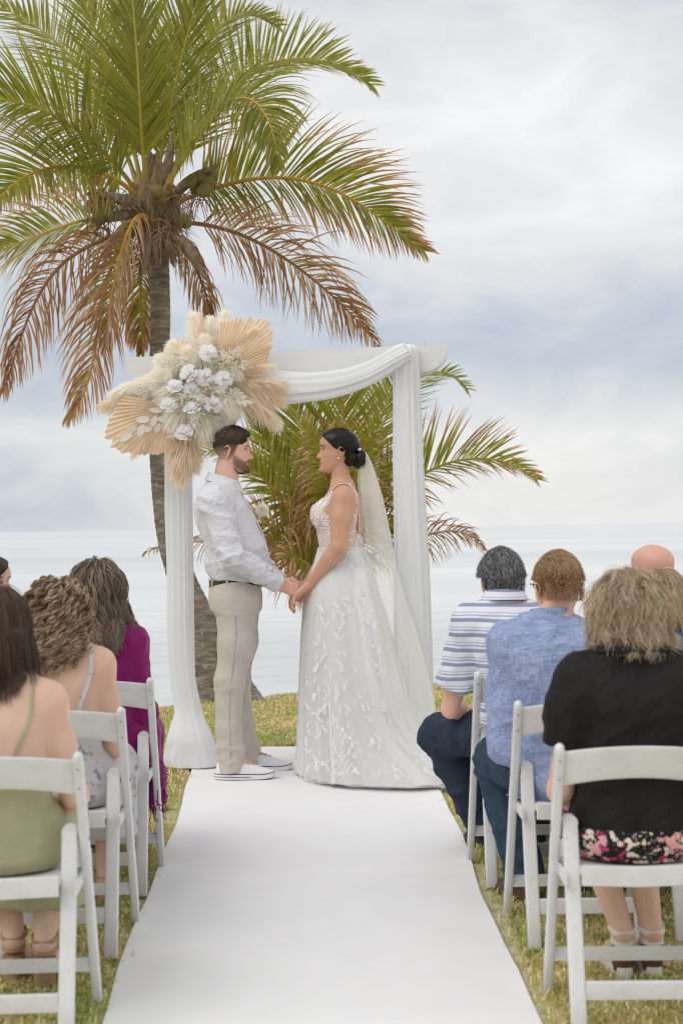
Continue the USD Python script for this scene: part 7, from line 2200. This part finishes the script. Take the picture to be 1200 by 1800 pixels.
for t_ in np.linspace(0, 1, 5):
    a = np.linspace(-PI * .93, PI * .93, 40); r_ = .067 - .003 * t_
    R_.append(np.stack([r_ * np.sin(a) * 1.03 + s.lx(1.05), -.002 - r_ * np.cos(a), s.Z(1.055) + .026 * t_ + .010 * np.cos(a)], 1))
rows_ = np.array(R_)
obj('collar', loft(np.concatenate([rows_, ((rows_ - [s.lx(1.05), 0, .001]) * [.955, .955, 1] + [s.lx(1.05), 0, 0])[::-1]], 0).transpose(1, 0, 2)), 'chambray_material', up_, 50)
trousers(s, 'denim_material', r=(.105, .078, .062))
shoe(s, -1, 'brown_leather_material', d=(-.35, .9, 0), sole='brown_leather_material'); shoe(s, 1, 'brown_leather_material', d=(.2, 1, 0), sole='brown_leather_material')
short_hair(s, (.0815, .1165, .1260), 6500, lambda r: .004 + .020 * smooth01(r[:, 2], .25, .8), ['red_hair_a', 'red_hair_b', 'red_hair_c', 'red_hair_b'],
           lambda x, y, z: smooth01(z + .35 * np.clip(-y - .02, -.1, .1), -.035, .01) * (1 - smooth01(y - .5 * (z - .03), .03, .05)), lambda x, y, z: .0005 + .0075 * smooth01(z, .02, .08),
           lambda r: np.stack([.6 * r[:, 0] + .2, -.3 + .5 * r[:, 1], .2 * r[:, 2] - .25], 1), lift=.007, gap=lambda r: (r[:, 2] > -.28) & (r[:, 1] < .5) & ((r[:, 2] > .22) | (r[:, 1] < -.62)), seed=81, width=.0015, jitter=.14)
gl_ = thing('glasses', 'dark framed glasses worn by the man in the blue shirt', 'glasses', s.base, 0)
hp_ = lambda v: s.R @ np.asarray(v) + s.hc
for k in (1, -1):
    obj('temple_arm', rounded_bar(np.array([hp_((k * .078, -.035, -.002)), hp_((k * .080, -.01, .014)), hp_((k * .080, .05, .016)), hp_((k * .072, .093, .014))]), .005, .0025, .001, side=(0, 0, 1)), 'glasses_material', gl_, 40)
    a = np.linspace(0, 2 * PI, 28)
    obj('lens_rim', tube(np.array([hp_((k * .033 + .026 * math.cos(t_), .098, .010 + .019 * math.sin(t_))) for t_ in a]), .0017, 6), 'glasses_material', gl_, True)
obj('bridge', tube(np.array([hp_((-.008, .100, .014)), hp_((0, .104, .017)), hp_((.008, .100, .014))]), .0016, 6), 'glasses_material', gl_, True)

# ---- nearest on the right: black blouse, floral skirt, short fluffy blonde hair
s = Sitter('woman in black puff sleeved blouse and floral skirt with short fluffy blonde hair', 'R1', .945, .98, ws=.99, drop=.065, skin='warm', turn=14, head=(-.002, .045), hscale=.96,
           arms={-1: ((-.215, -.01, .64), (-.14, .24, .56)), 1: ((.22, .0, .64), (.10, .25, .57))}, legs={-1: ((-.07, .42, .50), (.022, .285, .150)), 1: ((.08, .40, .50), (.112, .285, .150))})
s.foot(-1); s.foot(1)
s.body()


def puff(k):
    a = s.sh[k]; e = s.el[k]
    return [(a + [k * .002, 0, -.005], a + (e - a) * .28, .054, .064), (a + (e - a) * .28, a + (e - a) * .60, .064, .054, True)]


up_, um = garment(s, 'blouse', {'torso'}, 'black_cloth_material', grow=.014, clips=[plane((0, 0, s.Z(1.055)), (0, .3, 1)), plane((0, 0, .525), (0, 0, -1))], sleeves=puff, wr=((.012, 10, (0, .2, 1), 2.2), (.007, 24, (.6, .2, .8), 2)))
R_ = []
for t_ in np.linspace(0, 1, 7):
    a = np.linspace(-PI * .86, PI * .86, 44)
    stand, fall = min(1, t_ / .45), max(0, (t_ - .45) / .55); r_ = .072 + .006 * stand + .045 * fall
    R_.append(np.stack([r_ * np.sin(a) * 1.05, -.004 - r_ * np.cos(a) * .95, s.Z(1.045) + .045 * stand - .052 * fall + .010 * np.cos(a)], 1))
rows_ = np.array(R_); cn_ = meshkit.arrays(loft(rows_, closed=False, caps=False), True)[2].reshape(rows_.shape)
obj('collar', loft(np.concatenate([rows_ + cn_ * .002, (rows_ - cn_ * .002)[::-1]], 0).transpose(1, 0, 2)), 'black_cloth_material', up_, 50)


def lap(b, s=s):
    b.ell('extra', (0, -.012, .535), (.180, .140, .080))
    for k in (1, -1):
        b.cone('extra', (k * .085, .0, .550), s.kn[k] * [1.1, .85, 1] + [0, 0, .0], .095, .082)
    b.cone('extra', (0, .0, .545), (0, .34, .52), .09, .08)


garment(s, 'skirt', {'torso'}, 'floral_skirt_material', extra=lap, grow=.008, clips=[plane((0, 0, .456), (0, 0, -1)), plane((0, 0, .545), (0, 0, 1))], k=.05, wr=((.008, 12, (1, .2, .2), 2),))
sandal(s, -1, 'platform'); sandal(s, 1, 'platform')
roots = scalp_roots(520, 33, lambda r: (r[:, 2] > -.55) & (r[:, 1] < .6))
fl_ = lambda r: np.stack([r[:, 0] * 1.1 + .1, r[:, 1] * .7 - .15, -.25 + 0 * r[:, 2]], 1)
st = grow_hair(s.hc + [0, -.012, -.004], s.R, roots, 22, lambda r: .088 + .045 * r[:, 2], 35, radii=(.080, .108, .112), lift=.022, stiff=.80, grav=.46, flow=fl_, jitter=.12, bodies=s.bumpers(), wave=.012, wave_f=48)
st = locks(st, 13, .0048, 36, tip=1.3, loose=.0016)
cap = Body(); cap.ell('c', s.hc + [0, -.014, .000], (.087, .112, .113)); cap.ell('c', s.hc + [0, -.045, -.045], (.088, .076, .056))
cm = cap.mesh({'c'}, k=.03, h=.007, clips=[lambda X, Y, Z: (Y - s.hc[1]) - .045])
hair_parts(s.root, wrinkle(cm, .014, 45, 2, axis=(0, .4, 1), stretch=3), st, ['blonde_hair_a', 'blonde_hair_b', 'blonde_hair_c', 'blonde_hair_d', 'blonde_hair_b'], .0016)

# ---- right edge: long blonde hair, speckled navy top
s = Sitter('woman at the right edge with long straight blonde hair and speckled navy top', 'R5', 1.30, .92, ws=.95, drop=.068, skin='fair', turn=-10, head=(-.03, .05), side=-.02)
s.foot(1); s.foot(-1)
s.body()
garment(s, 'top', {'torso'}, 'speckled_navy_material', clips=[plane((0, 0, s.Z(1.03)), (0, .3, 1))], sleeves=lambda k: [(s.sh[k], s.sh[k] + (s.el[k] - s.sh[k]) * .55, .060, .060, True)])
trousers(s, 'black_trouser_material')
shoe(s, -1, 'dark_shoe_material'); shoe(s, 1, 'dark_shoe_material')
roots = scalp_roots(1700, 43, lambda r: (r[:, 2] > -.2) & (r[:, 1] < .55))
fl_ = lambda r: np.stack([np.sign(r[:, 0]) * (.35 + .6 * np.abs(r[:, 0])) + .15, -.4 + .4 * r[:, 1], -.4 + 0 * r[:, 0]], 1)
st = grow_hair(s.hc + [0, -.012, .004], s.R, roots, 22, lambda r: .31 + .10 * r[:, 2], 45, radii=(.081, .109, .112), lift=.016, stiff=.80, grav=.8, flow=fl_, jitter=.08, bodies=s.bumpers(), wave=.003, wave_f=40, clump=.5, clump_n=90)
st[..., 0] += .06 * np.clip((s.hc[2] + .05 - st[..., 2]) / .3, 0, 1)
cap = Body(); cap.ell('c', s.hc + [0, -.016, .010], (.085, .111, .110)); cap.stack('c', [(s.hc[2] - .22, .045 + s.hc[0], -.06 + s.hc[1], .075, .045), (s.hc[2] - .08, .02 + s.hc[0], -.045 + s.hc[1], .088, .075), (s.hc[2], s.hc[0], -.02 + s.hc[1], .086, .10)])
cm = cap.mesh({'c'}, k=.03, h=.007, clips=[lambda X, Y, Z: (Y - s.hc[1]) - .04])
hair_parts(s.root, wrinkle(cm, .008, 40, 2, axis=(0, .1, 1), stretch=7), st, ['blonde_hair_a', 'curl_hair_c', 'blonde_hair_b', 'blonde_hair_d', 'blonde_hair_b'], .0024)

# ---- right edge, third row: bald man
s = Sitter('bald man in dark clothes at the right edge, behind the long haired woman', 'R6', 1.388, 1.0, ws=1.0, drop=.06, skin='ruddy', turn=14, head=(.0, .05), legs={-1: ((-.15, .42, .50), (-.12, .30, .10)), 1: ((.13, .45, .50), (.12, .42, .10))})
s.skin = s.skin * [.86, .80, .77]
s.body()
garment(s, 'shirt', {'torso'}, 'black_cloth_material', clips=[plane((0, 0, s.Z(1.045)), (0, .3, 1))], sleeves=lambda k: [(s.sh[k], s.sh[k] + (s.el[k] - s.sh[k]) * .7, .066, .068, True)])
trousers(s, 'black_trouser_material')
shoe(s, -1, 'dark_shoe_material'); shoe(s, 1, 'dark_shoe_material')
